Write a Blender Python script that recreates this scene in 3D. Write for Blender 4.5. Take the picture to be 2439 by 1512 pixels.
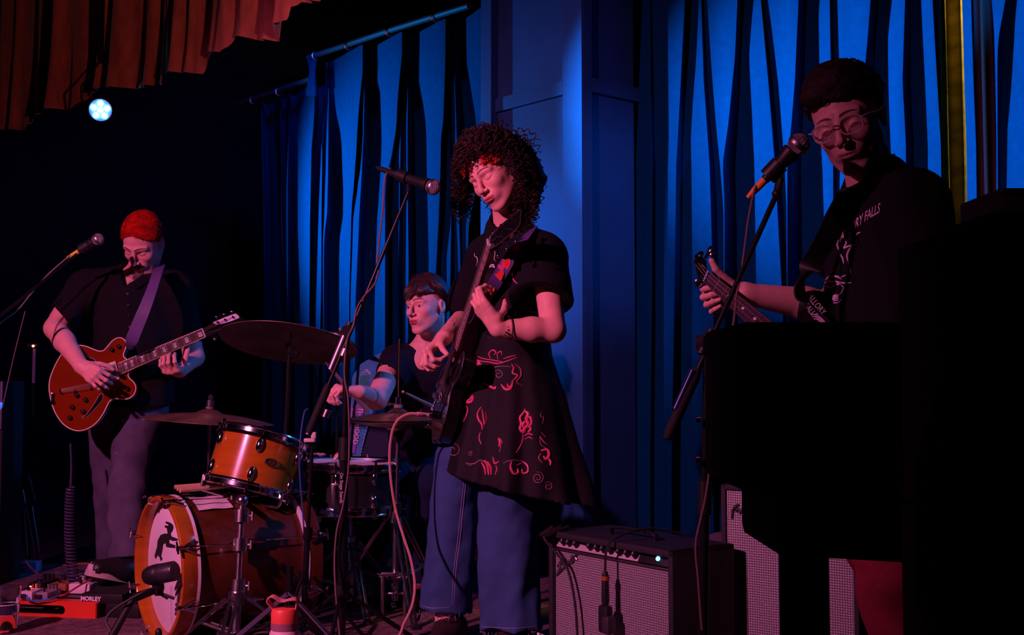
import bpy, bmesh, math, random
import numpy as np
from mathutils import Vector, Matrix
random.seed(7)
for o in list(bpy.data.objects): bpy.data.objects.remove(o)
SC = bpy.context.scene
COL = SC.collection
R_ = math.radians
# ------------------------------------------------------------------ camera, world, lights, exposure
CAMZ = 0.85; FPX = 2615.0; PITCH = R_(3.4)
cd = bpy.data.cameras.new('camera'); cam = bpy.data.objects.new('camera', cd); COL.objects.link(cam)
cam.location = (0, 0, CAMZ); cam.rotation_euler = (R_(90) + PITCH, 0, 0)
cd.sensor_width = 36; cd.lens = 36 * FPX / 2439; cd.clip_start = 0.05; cd.clip_end = 60
SC.camera = cam
SC.view_settings.view_transform = 'Standard'; SC.view_settings.look = 'None'
SC.view_settings.exposure = 0.0; SC.view_settings.gamma = 1.0
SC.view_settings.use_curve_mapping = False
w = bpy.data.worlds.new('world'); SC.world = w; w.use_nodes = True
bg = w.node_tree.nodes['Background']; bg.inputs[0].default_value = (0.1, 0.12, 0.4, 1); bg.inputs[1].default_value = 0.004

def at(px, py, Y):
    """world point seen at photo pixel (px, py) at world depth Y"""
    vx = (px - 1219.5) / FPX; vz = (756 - py) / FPX
    dy = math.cos(PITCH) - vz * math.sin(PITCH); dz = math.sin(PITCH) + vz * math.cos(PITCH)
    t = Y / dy
    return Vector((vx * t, Y, CAMZ + dz * t))
def V(*a): return Vector(a)
def spot(name, loc, target, energy, color, size=50, blend=0.4, rad=0.03):
    l = bpy.data.lights.new(name, 'SPOT'); l.energy = energy; l.color = color; l.spot_size = R_(size)
    l.spot_blend = blend; l.shadow_soft_size = rad
    o = bpy.data.objects.new(name, l); COL.objects.link(o); o.location = loc
    o.rotation_euler = (Vector(target) - Vector(loc)).to_track_quat('-Z', 'Y').to_euler()
    return o
PAR = at(239, 262, 6.0)
#LIGHTS
spot('pink_front_light', (-2.6, 0.6, 2.55), (-0.42, 4.0, 0.72), 620, (1.0, 0.225, 0.53), 66, 0.85, 0.06)
spot('blue_back_left_light', (-2.55, 6.5, 1.95), (-1.0, 6.66, 1.95), 560, (0.01, 0.36, 1.0), 82, 1.0, 0.03)
spot('blue_cross_light', (-2.25, 4.2, 2.35), (2.3, 4.7, 1.95), 3500, (0.01, 0.36, 1.0), 34, 1.0, 0.02)
spot('blue_pillar_light', (-2.2, 4.1, 2.3), (0.12, 5.4, 1.45), 360, (0.01, 0.30, 1.0), 27, 1.0, 0.02)
spot('blue_side_light', (1.9, 4.4, 2.35), (-0.5, 4.25, 1.0), 170, (0.02, 0.22, 1.0), 30, 0.7, 0.05)
spot('blue_right_light', (2.4, 3.4, 2.7), (0.55, 5.2, 1.7), 105, (0.02, 0.28, 1.0), 26, 1.0, 0.05)
spot('amber_backstage_light', (2.75, 5.0, 3.4), (2.25, 5.35, 1.6), 110, (1.0, 0.72, 0.12), 80, 0.4, 0.03)
spot('red_valance_light', (0.2, 2.3, 2.0), (-1.4, 5.2, 2.85), 85, (1.0, 0.27, 0.24), 46, 0.8, 0.05)
spot('blue_wall_fill', (-1.2, 6.3, 3.2), (-3.6, 9.4, 1.4), 45, (0.01, 0.10, 1.0), 95, 1.0, 0.1)  # added fill with no fixture, lifts the dark back-left wall to navy
#ENDLIGHTS
# ------------------------------------------------------------------ materials
MATS = {}
def mat(name, col, rough=0.6, metal=0.0, noise=0.0, nscale=8.0, bump=0.0, bscale=60.0, emit=None, estr=0.0,
        vcol=False, coat=0.0, trans=0.0, spec=0.5, stretch=None, ior=1.45, sheen=0.0, alpha=1.0, sss=0.0):
    if name in MATS: return MATS[name]
    m = bpy.data.materials.new(name); m.use_nodes = True; MATS[name] = m
    nt = m.node_tree; b = nt.nodes['Principled BSDF']
    b.inputs['Roughness'].default_value = rough; b.inputs['Metallic'].default_value = metal
    b.inputs['Specular IOR Level'].default_value = spec; b.inputs['IOR'].default_value = ior
    b.inputs['Coat Weight'].default_value = coat; b.inputs['Coat Roughness'].default_value = 0.08
    b.inputs['Transmission Weight'].default_value = trans
    b.inputs['Sheen Weight'].default_value = sheen
    b.inputs['Alpha'].default_value = alpha
    if sss:
        b.inputs['Subsurface Weight'].default_value = sss; b.inputs['Subsurface Radius'].default_value = (0.012, 0.005, 0.003)
        b.inputs['Subsurface Scale'].default_value = 0.6
    tc = nt.nodes.new('ShaderNodeTexCoord'); src = tc.outputs['Object']
    if stretch:
        mp = nt.nodes.new('ShaderNodeMapping'); mp.inputs['Scale'].default_value = stretch
        nt.links.new(src, mp.inputs[0]); src = mp.outputs[0]
    c4 = (col[0], col[1], col[2], 1)
    last = None
    if vcol:
        vc = nt.nodes.new('ShaderNodeVertexColor'); vc.layer_name = 'Col'; last = vc.outputs[0]
    if noise:
        n = nt.nodes.new('ShaderNodeTexNoise'); n.inputs['Scale'].default_value = nscale; n.inputs['Detail'].default_value = 5
        nt.links.new(src, n.inputs['Vector'])
        mx = nt.nodes.new('ShaderNodeMix'); mx.data_type = 'RGBA'; mx.blend_type = 'MULTIPLY'; mx.inputs[0].default_value = 1
        rp = nt.nodes.new('ShaderNodeMapRange'); rp.inputs[1].default_value = 0.3; rp.inputs[2].default_value = 0.7
        rp.inputs[3].default_value = 1 - noise; rp.inputs[4].default_value = 1 + noise * 0.6
        nt.links.new(n.outputs[0], rp.inputs[0]); 
        if last: nt.links.new(last, mx.inputs[6])
        else: mx.inputs[6].default_value = c4
        nt.links.new(rp.outputs[0], mx.inputs[7]); last = mx.outputs[2]
    if last: nt.links.new(last, b.inputs['Base Color'])
    else: b.inputs['Base Color'].default_value = c4
    if bump:
        n2 = nt.nodes.new('ShaderNodeTexNoise'); n2.inputs['Scale'].default_value = bscale; n2.inputs['Detail'].default_value = 3
        nt.links.new(src, n2.inputs['Vector'])
        bp = nt.nodes.new('ShaderNodeBump'); bp.inputs['Strength'].default_value = bump; bp.inputs['Distance'].default_value = 0.004
        nt.links.new(n2.outputs[0], bp.inputs['Height']); nt.links.new(bp.outputs[0], b.inputs['Normal'])
    if emit:
        b.inputs['Emission Color'].default_value = (*emit, 1); b.inputs['Emission Strength'].default_value = estr
    return m
M_black = mat('black_plastic', (0.012, 0.012, 0.013), 0.45)
M_matte = mat('matte_black', (0.006, 0.006, 0.007), 0.9, spec=0.1)
M_blackm = mat('black_metal', (0.02, 0.02, 0.022), 0.32, 0.6)
M_rubber = mat('black_rubber', (0.01, 0.01, 0.01), 0.8)
M_chrome = mat('chrome', (0.75, 0.75, 0.78), 0.12, 1.0)
M_chromed = mat('worn_chrome', (0.5, 0.48, 0.48), 0.28, 1.0, noise=0.3, nscale=40)
M_steel = mat('dull_steel', (0.35, 0.34, 0.35), 0.4, 1.0)
M_brass = mat('dark_bronze', (0.30, 0.19, 0.11), 0.38, 0.9, noise=0.35, nscale=14, bump=0.2, bscale=120)
M_brassold = mat('tarnished_bronze', (0.24, 0.15, 0.10), 0.5, 0.55, noise=0.5, nscale=9, bump=0.3, bscale=160)
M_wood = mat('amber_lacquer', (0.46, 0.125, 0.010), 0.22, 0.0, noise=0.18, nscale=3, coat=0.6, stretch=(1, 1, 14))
M_wooddk = mat('dark_and_shaded_amber_lacquer', (0.085, 0.018, 0.005), 0.35, 0.0, noise=0.3, nscale=3, coat=0.3, stretch=(1, 8, 1))
M_white = mat('white_head', (0.82, 0.78, 0.80), 0.6, noise=0.08, nscale=5)
M_pinkcable = mat('pale_cable_sleeve', (0.62, 0.30, 0.28), 0.6, bump=0.4, bscale=500)
M_cable = mat('black_cable', (0.02, 0.018, 0.02), 0.5)
M_cablebr = mat('braided_cable', (0.22, 0.12, 0.13), 0.7, bump=0.6, bscale=700)
M_pearl = mat('pearl', (0.8, 0.75, 0.78), 0.25)
M_cream = mat('cream_plastic', (0.75, 0.62, 0.5), 0.35)
M_red = mat('red_metal', (0.75, 0.05, 0.02), 0.4, noise=0.1)

# ------------------------------------------------------------------ object helpers
def setp(o, label=None, cat=None, group=None, kind=None):
    if label: o['label'] = label
    if cat: o['category'] = cat
    if group: o['group'] = group
    if kind: o['kind'] = kind
    return o
def thing(name, label, cat, loc=(0, 0, 0), group=None, rot=None):
    o = bpy.data.objects.new(name, None); COL.objects.link(o); o.location = loc
    if rot is not None: o.rotation_euler = rot
    o.empty_display_size = 0.05
    return setp(o, label, cat, group)
def link(name, me, mats, parent=None, label=None, smooth=True):
    o = bpy.data.objects.new(name, me); COL.objects.link(o)
    if not isinstance(mats, (list, tuple)): mats = [mats]
    for m in mats: me.materials.append(m)
    if smooth is True:
        me.shade_smooth() if hasattr(me, 'shade_smooth') else None
    if parent:
        o.parent = parent
        bpy_mw = Matrix.LocRotScale(parent.location, parent.rotation_euler, parent.scale)
        if parent.parent: bpy_mw = Matrix.LocRotScale(parent.parent.location, parent.parent.rotation_euler, None) @ parent['_mpi'] if False else bpy_mw
    if label: o['label'] = label
    return o
def frame_z(d, up=Vector((0, 0, 1))):
    """orthonormal frame whose z is d"""
    z = Vector(d).normalized()
    if abs(z.dot(up)) > 0.98: up = Vector((0, 1, 0))
    x = up.cross(z).normalized(); y = z.cross(x)
    return Matrix((x, y, z)).transposed()
class MB:
    """mesh builder, points in world space (converted to the parent's space on build)"""
    def __init__(s): s.v = []; s.f = []; s.mi = []; s.m = 0
    def add(s, vs, fs):
        n = len(s.v); s.v.extend([Vector(p) for p in vs]); s.f.extend([tuple(i + n for i in f) for f in fs]); s.mi.extend([s.m] * len(fs)); return s
    def box(s, c, size, R=None, bev=0.0):
        c = Vector(c); hx, hy, hz = size[0] / 2, size[1] / 2, size[2] / 2
        R = R or Matrix.Identity(3)
        if bev <= 0:
            vs = [c + R @ Vector((x, y, z)) for x in (-hx, hx) for y in (-hy, hy) for z in (-hz, hz)]
            return s.add(vs, [(0, 1, 3, 2), (4, 6, 7, 5), (0, 4, 5, 1), (2, 3, 7, 6), (0, 2, 6, 4), (1, 5, 7, 3)])
        bm = bmesh.new(); bmesh.ops.create_cube(bm, size=1)
        for v in bm.verts: v.co = Vector((v.co.x * 2 * hx, v.co.y * 2 * hy, v.co.z * 2 * hz))
        bmesh.ops.bevel(bm, geom=bm.edges[:], offset=bev, segments=2, affect='EDGES', profile=0.6)
        bm.verts.index_update()
        s.add([c + R @ v.co for v in bm.verts], [tuple(v.index for v in f.verts) for f in bm.faces]); bm.free(); return s
    def tube(s, pts, r, n=8, cap=True, flat=None):
        pts = [Vector(p) for p in pts]; k = len(pts)
        rs = r if isinstance(r, (list, tuple)) else [r] * k
        ring = []; base = len(s.v); prev = None
        for i, p in enumerate(pts):
            d = (pts[min(i + 1, k - 1)] - pts[max(i - 1, 0)])
            if d.length < 1e-9: d = Vector((0, 0, 1))
            d.normalize()
            if prev is None:
                F = frame_z(d); x = F.col[0]; y = F.col[1]
            else:
                x = (prev - d * prev.dot(d)); x = x.normalized() if x.length > 1e-6 else frame_z(d).col[0]
                y = d.cross(x)
            prev = x.copy() if hasattr(x, 'copy') else x
            for j in range(n):
                a = 2 * math.pi * j / n
                s.v.append(p + (x * math.cos(a) + y * math.sin(a) * (flat or 1.0)) * rs[i])
        for i in range(k - 1):
            for j in range(n):
                a = base + i * n + j; b = base + i * n + (j + 1) % n
                s.f.append((a, b, b + n, a + n)); s.mi.append(s.m)
        if cap:
            s.f.append(tuple(base + j for j in reversed(range(n)))); s.mi.append(s.m)
            s.f.append(tuple(base + (k - 1) * n + j for j in range(n))); s.mi.append(s.m)
        return s
    def lathe(s, prof, c, R=None, n=24, closed=False):
        """prof: list of (r, z) about local z"""
        c = Vector(c); R = R or Matrix.Identity(3); base = len(s.v); k = len(prof)
        for r, z in prof:
            for j in range(n):
                a = 2 * math.pi * j / n; s.v.append(c + R @ Vector((r * math.cos(a), r * math.sin(a), z)))
        for i in range(k - 1 + (1 if closed else 0)):
            for j in range(n):
                a = base + i * n + j; b = base + i * n + (j + 1) % n; i2 = base + ((i + 1) % k) * n
                s.f.append((a, b, i2 + (j + 1) % n, i2 + j)); s.mi.append(s.m)
        return s
    def ball(s, c, r, n=10, R=None, sc=(1, 1, 1)):
        prof = [(max(1e-5, math.sin(math.pi * i / (n // 2 + 2))) * 1.0, -math.cos(math.pi * i / (n // 2 + 2))) for i in range(n // 2 + 3)]
        c = Vector(c); R = R or Matrix.Identity(3); b0 = len(s.v)
        s.lathe(prof, (0, 0, 0), None, n)
        for i in range(b0, len(s.v)):
            v = s.v[i]; s.v[i] = c + R @ Vector((v.x * r * sc[0], v.y * r * sc[1], v.z * r * sc[2]))
        return s
    def prism(s, poly, h, c=(0, 0, 0), R=None, z0=None):
        """extrude a 2-D outline (local xy) along local z from -h/2 to h/2"""
        c = Vector(c); R = R or Matrix.Identity(3); n = len(poly); base = len(s.v)
        a0, a1 = (-h / 2, h / 2) if z0 is None else (z0, z0 + h)
        for z in (a0, a1):
            for x, y in poly: s.v.append(c + R @ Vector((x, y, z)))
        from mathutils.geometry import tessellate_polygon
        tris = tessellate_polygon([[Vector((x, y, 0)) for x, y in poly]])
        for t in tris:
            s.f.append((base + t[2], base + t[1], base + t[0])); s.mi.append(s.m)
            s.f.append((base + n + t[0], base + n + t[1], base + n + t[2])); s.mi.append(s.m)
        for i in range(n):
            j = (i + 1) % n
            s.f.append((base + i, base + j, base + n + j, base + n + i)); s.mi.append(s.m)
        return s
    def ribbon(s, pts, wdirs, width, th=0.002):
        """flat band along pts, wdirs = unit width direction(s)"""
        k = len(pts); base = len(s.v); pts = [Vector(p) for p in pts]
        if isinstance(wdirs, Vector): wdirs = [wdirs] * k
        for i, p in enumerate(pts):
            d = (pts[min(i + 1, k - 1)] - pts[max(i - 1, 0)]).normalized(); wd = wdirs[i]; wd = (wd - d * wd.dot(d)).normalized(); nn = d.cross(wd)
            ww = width[i] if isinstance(width, (list, tuple)) else width
            for a, b in ((-1, -1), (1, -1), (1, 1), (-1, 1)): s.v.append(p + wd * (a * ww / 2) + nn * (b * th / 2))
        for i in range(k - 1):
            for j in range(4):
                a = base + i * 4 + j; b = base + i * 4 + (j + 1) % 4; s.f.append((a, b, b + 4, a + 4)); s.mi.append(s.m)
        s.f.append((base + 3, base + 2, base + 1, base)); s.f.append(tuple(base + (k - 1) * 4 + j for j in range(4))); s.mi += [s.m] * 2
        return s
    def build(s, name, mats, parent=None, label=None, smooth=True, ang=40, **kw):
        off = Matrix.Identity(4)
        if parent is not None:
            q = parent
            off = Matrix.LocRotScale(q.location, q.rotation_euler, None)
            while q.parent is not None:
                q = q.parent; off = Matrix.LocRotScale(q.location, q.rotation_euler, None) @ off
            off = off.inverted()
        me = bpy.data.meshes.new(name); me.from_pydata([off @ v for v in s.v], [], s.f)
        o = bpy.data.objects.new(name, me); COL.objects.link(o)
        if not isinstance(mats, (list, tuple)): mats = [mats]
        for m in mats: me.materials.append(m)
        if len(mats) > 1: me.polygons.foreach_set('material_index', s.mi)
        me.update()
        bm = bmesh.new(); bm.from_mesh(me); bmesh.ops.recalc_face_normals(bm, faces=bm.faces[:]); bm.to_mesh(me); bm.free()
        if smooth:
            me.polygons.foreach_set('use_smooth', [True] * len(me.polygons))
            try: me.set_sharp_from_angle(angle=R_(ang))
            except Exception: pass
        if parent is not None: o.parent = parent
        setp(o, label, kw.get('cat'), kw.get('group'), kw.get('kind'))
        return o
def catmull(P, n=8):
    P = [Vector(p) for p in P]; out = []
    Q = [P[0] * 2 - P[1]] + P + [P[-1] * 2 - P[-2]]
    for i in range(1, len(Q) - 2):
        p0, p1, p2, p3 = Q[i - 1], Q[i], Q[i + 1], Q[i + 2]
        for k in range(n):
            t = k / n; out.append(0.5 * ((2 * p1) + (p2 - p0) * t + (2 * p0 - 5 * p1 + 4 * p2 - p3) * t * t + (3 * p1 - p0 - 3 * p2 + p3) * t ** 3))
    out.append(P[-1]); return out
def catmull2(P, n=6, closed=True):
    """smooth closed 2-D outline"""
    out = []; m = len(P)
    for i in range(m):
        p0, p1, p2, p3 = [np.array(P[(i + k) % m], float) for k in (-1, 0, 1, 2)]
        for k in range(n):
            t = k / n; out.append(tuple(0.5 * ((2 * p1) + (p2 - p0) * t + (2 * p0 - 5 * p1 + 4 * p2 - p3) * t * t + (3 * p1 - p0 - 3 * p2 + p3) * t ** 3)))
    return out
def text_obj(s, name, c, R, h, m, parent=None, label=None, ext=0.0006, align='CENTER', sx=1.0, bold=0.0):
    """lettering as a thin mesh lying in local xy of R at c"""
    cu = bpy.data.curves.new('t', 'FONT'); cu.body = s; cu.size = h; cu.extrude = ext; cu.align_x = align; cu.align_y = 'CENTER'; cu.offset = bold
    cu.resolution_u = 3
    t = bpy.data.objects.new('t', cu); COL.objects.link(t)
    bpy.context.view_layer.update()
    me = bpy.data.meshes.new_from_object(t); bpy.data.objects.remove(t)
    mb = MB(); R = R or Matrix.Identity(3)
    mb.add([Vector(c) + R @ Vector((v.co.x * sx, v.co.y, v.co.z)) for v in me.vertices], [tuple(p.vertices) for p in me.polygons])
    bpy.data.meshes.remove(me)
    return mb.build(name, m, parent, label, smooth=False)
# ------------------------------------------------------------------ the room
M_wall = mat('black_wall_paint', (0.008, 0.012, 0.035), 0.8, noise=0.3, nscale=3, spec=0.2)
M_wallb = mat('dark_blue_wall_paint', (0.012, 0.02, 0.06), 0.8, noise=0.25, nscale=2, spec=0.2)
M_floor = mat('stage_boards', (0.03, 0.02, 0.024), 0.6, noise=0.4, nscale=4)
M_rug = mat('stage_rug', (0.20, 0.11, 0.13), 0.95, noise=0.5, nscale=38, bump=0.9, bscale=260, spec=0.1)
def wall(name, c, size, m, R=None):
    return MB().box(c, size, R).build(name, m, smooth=False, kind='structure')
STAGE_Y = 2.25
wall('floor', (0, 1.0, -0.75), (9.4, 5.4, 0.1), M_floor)
wall('trim_1', (0, STAGE_Y + 0.02, -0.36), (9.0, 0.04, 0.67), M_wall)
# stage deck: boards as pieces
deck = bpy.data.objects.new('floor', None); COL.objects.link(deck); deck['kind'] = 'structure'
bw = 0.35; x = -4.5; bd = MB().box((0, 0, -0.015), (bw - 0.004, 7.3, 0.03)).build('board', M_floor, None, smooth=False)
k = 0
while x < 4.5:
    if k == 0: b = bd
    else: b = bd.copy(); COL.objects.link(b)
    b.parent = deck; b.location = (x + bw / 2, STAGE_Y + 3.65, 0); x += bw; k += 1
wall('wall_back', (0, 9.6, 1.4), (9.4, 0.1, 5.4), M_wall)
wall('wall_left', (-4.6, 4.0, 1.4), (0.1, 11.3, 5.4), M_wallb)
wall('wall_right', (4.6, 4.0, 1.4), (0.1, 11.3, 5.4), M_wall)
wall('wall_front', (0, -1.65, 1.4), (9.4, 0.1, 5.4), M_wall)
wall('ceiling', (0, 4.0, 4.15), (9.4, 11.4, 0.1), M_wall)

# stage rug: a slab with a slightly wavy top and rounded edge
def flat_rug():
    a = at(-40, 1452, 4.2); xs = np.linspace(-3.0, 1.0, 60); 
    mb = MB(); P = []
    # outline: front edge runs down to the right in the picture, back edge behind the pedal board
    A = Vector((-2.35, 3.92, 0)); B = Vector((-0.55, 2.85, 0)); C = Vector((1.0, 4.75, 0)); D = Vector((-2.6, 5.25, 0))
    n1, n2 = 60, 50
    for i in range(n1 + 1):
        for j in range(n2 + 1):
            u = i / n1; v = j / n2
            p = A * (1 - u) * (1 - v) + B * u * (1 - v) + C * u * v + D * (1 - u) * v
            e = min(u, 1 - u, v, 1 - v)
            z = 0.010 * min(1, e * 60) + 0.0025 * math.sin(9 * u + 5 * v) * math.sin(7 * v)
            P.append(Vector((p.x, p.y, max(0.001, z))))
    fs = [(i * (n2 + 1) + j, (i + 1) * (n2 + 1) + j, (i + 1) * (n2 + 1) + j + 1, i * (n2 + 1) + j + 1) for i in range(n1) for j in range(n2)]
    mb.add(P, fs)
    return mb.build('stage_rug', M_rug, label='worn mottled rug spread under the pedalboard and drum kit', cat='rug')
flat_rug()

# ------------------------------------------------------------------ curtains
M_velvetb = mat('midnight_blue_cloth', (0.0008, 0.042, 0.112), 0.85, noise=0.12, nscale=30, sheen=0.0, bump=0.1, bscale=900, spec=0.02)
M_velvetr = mat('red_velvet', (0.50, 0.13, 0.10), 0.5, noise=0.25, nscale=25, bump=0.15, bscale=400, sheen=0.4, spec=0.3, stretch=(1, 1, 0.4))
M_drapep = mat('dark_purple_drape', (0.030, 0.008, 0.014), 0.8, noise=0.2)
M_gold = mat('ochre_wall', (0.55, 0.42, 0.16), 0.7, noise=0.35, nscale=5, bump=0.5, bscale=12, stretch=(1, 1, 2.5))
def ray_s(px, py, p0, dr):
    """hit of the pixel's ray with the vertical plane through p0 (xy) along dr: returns (s, z)"""
    a = at(px, py, 1.0); d = a - Vector((0, 0, CAMZ))
    # t*(dx,dy) = p0 + s*dr
    det = d.x * (-dr[1]) - d.y * (-dr[0])
    t = (p0[0] * (-dr[1]) - p0[1] * (-dr[0])) / det
    s = (d.x * p0[1] - d.y * p0[0]) / -det if False else ((t * d.x - p0[0]) * dr[0] + (t * d.y - p0[1]) * dr[1])
    return s, CAMZ + d.z * t
def curtain(name, label, m, folds, p0, p1, ztop, zbot, depth, thing_parts=None, nseg=7, seed=1, wr=0.003, flip=False, fac=0.75, head=None):
    """folds: list of dicts {py: (lit_start_px, lit_end_px)} from left to right; the cloth comes forward over each
    lit run and drops back behind its right edge"""
    dr = np.array(p1, float) - np.array(p0, float); L = np.linalg.norm(dr); dr = dr / L
    nrm = np.array([dr[1], -dr[0]])  # towards the room
    if nrm[1] > 0: nrm = -nrm
    rnd = random.Random(seed)
    pys = list(range(-500, 1900, 50))
    tracks = []
    for f in folds:
        ks = sorted(f.keys()); a = np.interp(pys, ks, [f[k][0] for k in ks]); b = np.interp(pys, ks, [f[k][1] for k in ks])
        for arr, off in ((a, 0.0), (b, 1.0)):
            sz = [ray_s(x, y, p0, dr) for x, y in zip(arr, pys)]
            tracks.append((np.array([q[0] for q in sz]), np.array([q[1] for q in sz]), off))
    nz = 70; zs = np.linspace(zbot, ztop, nz); V_ = []; 
    rows = []
    for z in zs:
        ss = []; oo = []
        for s_, z_, off in tracks:
            o = np.argsort(z_); ss.append(float(np.interp(z, z_[o], s_[o]))); oo.append(off)
        for i in range(1, len(ss)): ss[i] = max(ss[i], ss[i - 1] + 0.004)
        rows.append((ss, oo))
    ncol = None
    for z, (ss, oo) in zip(zs, rows):
        row = []
        for i in range(len(ss) - 1):
            wdt = ss[i + 1] - ss[i]; lit = oo[i] == 0
            sm = 0.5 * (ss[i] + ss[i + 1]); hp = np.array([p0[0] + dr[0] * sm, p0[1] + dr[1] * sm]); hp = hp / np.linalg.norm(hp); shf = float(hp @ dr) / float(hp @ nrm)
            for k in range(nseg):
                t = k / nseg
                if lit: e = 0.5 - 0.5 * math.cos(math.pi * t) ; e = 0.55 * e + 0.45 * t ; dd = e
                else: e = min(1, t / 0.4); dd = 1 - e * e * (3 - 2 * e)
                if flip:
                    dk = (ss[i] - ss[i - 1]) if (lit and i > 0) else (ss[i + 1] - ss[i])
                else:
                    dk = (ss[i + 2] - ss[i + 1]) if (lit and i + 2 < len(ss)) else (ss[i + 1] - ss[i])
                amp = min(depth, max(0.012, dk * fac, (wdt if lit else (ss[i] - ss[i - 1] if i else wdt)) * .45))
                if flip:
                    if lit: dd = 1 - (0.5 * t + 0.5 * math.sin(t * math.pi / 2))
                    else: dd = t ** 3
                row.append((ss[i] + wdt * t + shf * dd * amp, dd * amp, i, t))
        row.append((ss[-1], 0, 0, 0)); ncol = len(row)
        for (s, d, i, t) in row:
            wv = wr * math.sin(s * 23 + z * 1.7 + seed) * math.sin(z * 2.3 + s * 9) + wr * 0.5 * math.sin(s * 61 + z * 4)
            zz = z if head is None else zbot + (z - zbot) * (np.interp(s, head[0], head[1]) - 0.015 - zbot) / (ztop - zbot)
            V_.append(Vector((p0[0] + dr[0] * s + nrm[0] * (d + wv), p0[1] + dr[1] * s + nrm[1] * (d + wv), zz)))
    mb = MB()
    mb.add(V_, [(r * ncol + c, r * ncol + c + 1, (r + 1) * ncol + c + 1, (r + 1) * ncol + c) for r in range(nz - 1) for c in range(ncol - 1)])
    return mb, dr, nrm

# left run of curtain: from beside the pillar back into the dark corner
LP0 = (-1.92, 7.9); LP1 = (-0.14, 5.85)
LF = [
 {0: (612, 622), 300: (618, 624), 700: (626, 632)},
 {250: (655, 668), 320: (662, 668), 600: (670, 676)},
 {200: (684, 690), 400: (680, 686), 800: (682, 688)},
 {220: (702, 750), 300: (706, 742), 500: (707, 738), 700: (712, 737)},
 {200: (771, 778), 300: (755, 768), 400: (750, 768), 500: (748, 766), 700: (744, 764), 900: (742, 760)},
 {200: (780, 784), 300: (777, 783), 400: (774, 782), 500: (769, 780), 560: (768, 772)},
 {150: (790, 864), 250: (797, 855), 300: (805, 850), 400: (814, 845), 480: (826, 836), 700: (828, 832)},
 {150: (866, 869), 300: (861, 867), 400: (850, 863), 500: (838, 856), 700: (834, 849), 900: (832, 846)},
 {100: (880, 957), 250: (903, 945), 300: (908, 940), 360: (912, 930), 410: (914, 917), 700: (914, 917)},
 {150: (958, 962), 300: (949, 953), 550: (947, 951), 600: (948, 950)},
 {150: (968, 971), 400: (966, 972), 600: (965, 974), 800: (966, 972)},
 {100: (983, 1060), 250: (1000, 1057), 300: (1003, 1050), 400: (1004, 1047), 500: (1007, 1045), 650: (1014, 1036), 900: (1016, 1030)},
 {150: (1063, 1068), 400: (1058, 1075), 500: (1058, 1074), 700: (1060, 1071)},
 {150: (1078, 1084), 400: (1084, 1092), 700: (1090, 1100)},
 {80: (1100, 1150), 250: (1125, 1156), 330: (1134, 1157), 480: (1106, 1118), 600: (1108, 1116)},
]
zt = 0
ct = thing('stage_curtain', 'black pleated curtain hanging from a sloping rail left of the square pillar', 'curtain', (-1.0, 6.9, 0))
_dr = np.array(LP1) - np.array(LP0); _dr = _dr / np.linalg.norm(_dr); _r = [ray_s(x, y, LP0, _dr) for x, y in ((560, 270), (600, 256), (778, 196), (779, 144), (970, 82), (1158, 26))]
mbc, cdr, cn = curtain('curtain', '', M_velvetb, LF, LP0, LP1, 3.02, 0.02, 0.09, seed=3, fac=0.7, nseg=10, head=([q[0] for q in _r], [q[1] for q in _r]))
mbc.build('cloth', M_velvetb, ct)
# rail with rings
_, z1 = ray_s(1150, 32, LP0, cdr); _, z2 = ray_s(775, 150, LP0, cdr); _, z3 = ray_s(600, 250, LP0, cdr)
def onrail(px, py):
    s, z = ray_s(px, py, LP0, cdr); return Vector((LP0[0] + cdr[0] * s + cn[0] * 0.12, LP0[1] + cdr[1] * s + cn[1] * 0.12, z))
M_rail = mat('blue_grey_rail', (0.07, 0.07, 0.10), 0.5, 0.3)
MB().tube([onrail(1158, 26), onrail(970, 82), onrail(772, 146)], 0.017, 8).tube([onrail(778, 196), onrail(690, 226), onrail(600, 256)], 0.017, 8).build('rail', M_rail, ct)
for px, py in ((1076, 50), (966, 84), (868, 116), (790, 140), (702, 224), (640, 244)):
    p = onrail(px, py); rg = MB().lathe([(0.024, -0.004), (0.03, 0), (0.024, 0.004), (0.019, 0)], p + Vector((0, 0, -0.006)), frame_z(Vector((cdr[0], cdr[1], 0))), 10, closed=True)
    rg.build('ring', M_steel, ct)
# gathered tuft where the two curtain heads meet
tf = MB()
for k in range(7):
    a = onrail(772 + k * 2.6, 143 + k * 0.5); b = onrail(778 + k * 1.5, 178 + k * 2); c = onrail(771 + k * 3.0, 236)
    tf.tube(catmull([a, b, c], 5), [0.016, 0.013, 0.012, 0.011, 0.010, 0.009, 0.010, 0.012, 0.014, 0.014, 0.01][:11], 7)
tf.build('gathered_heading', M_velvetb, ct)

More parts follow.
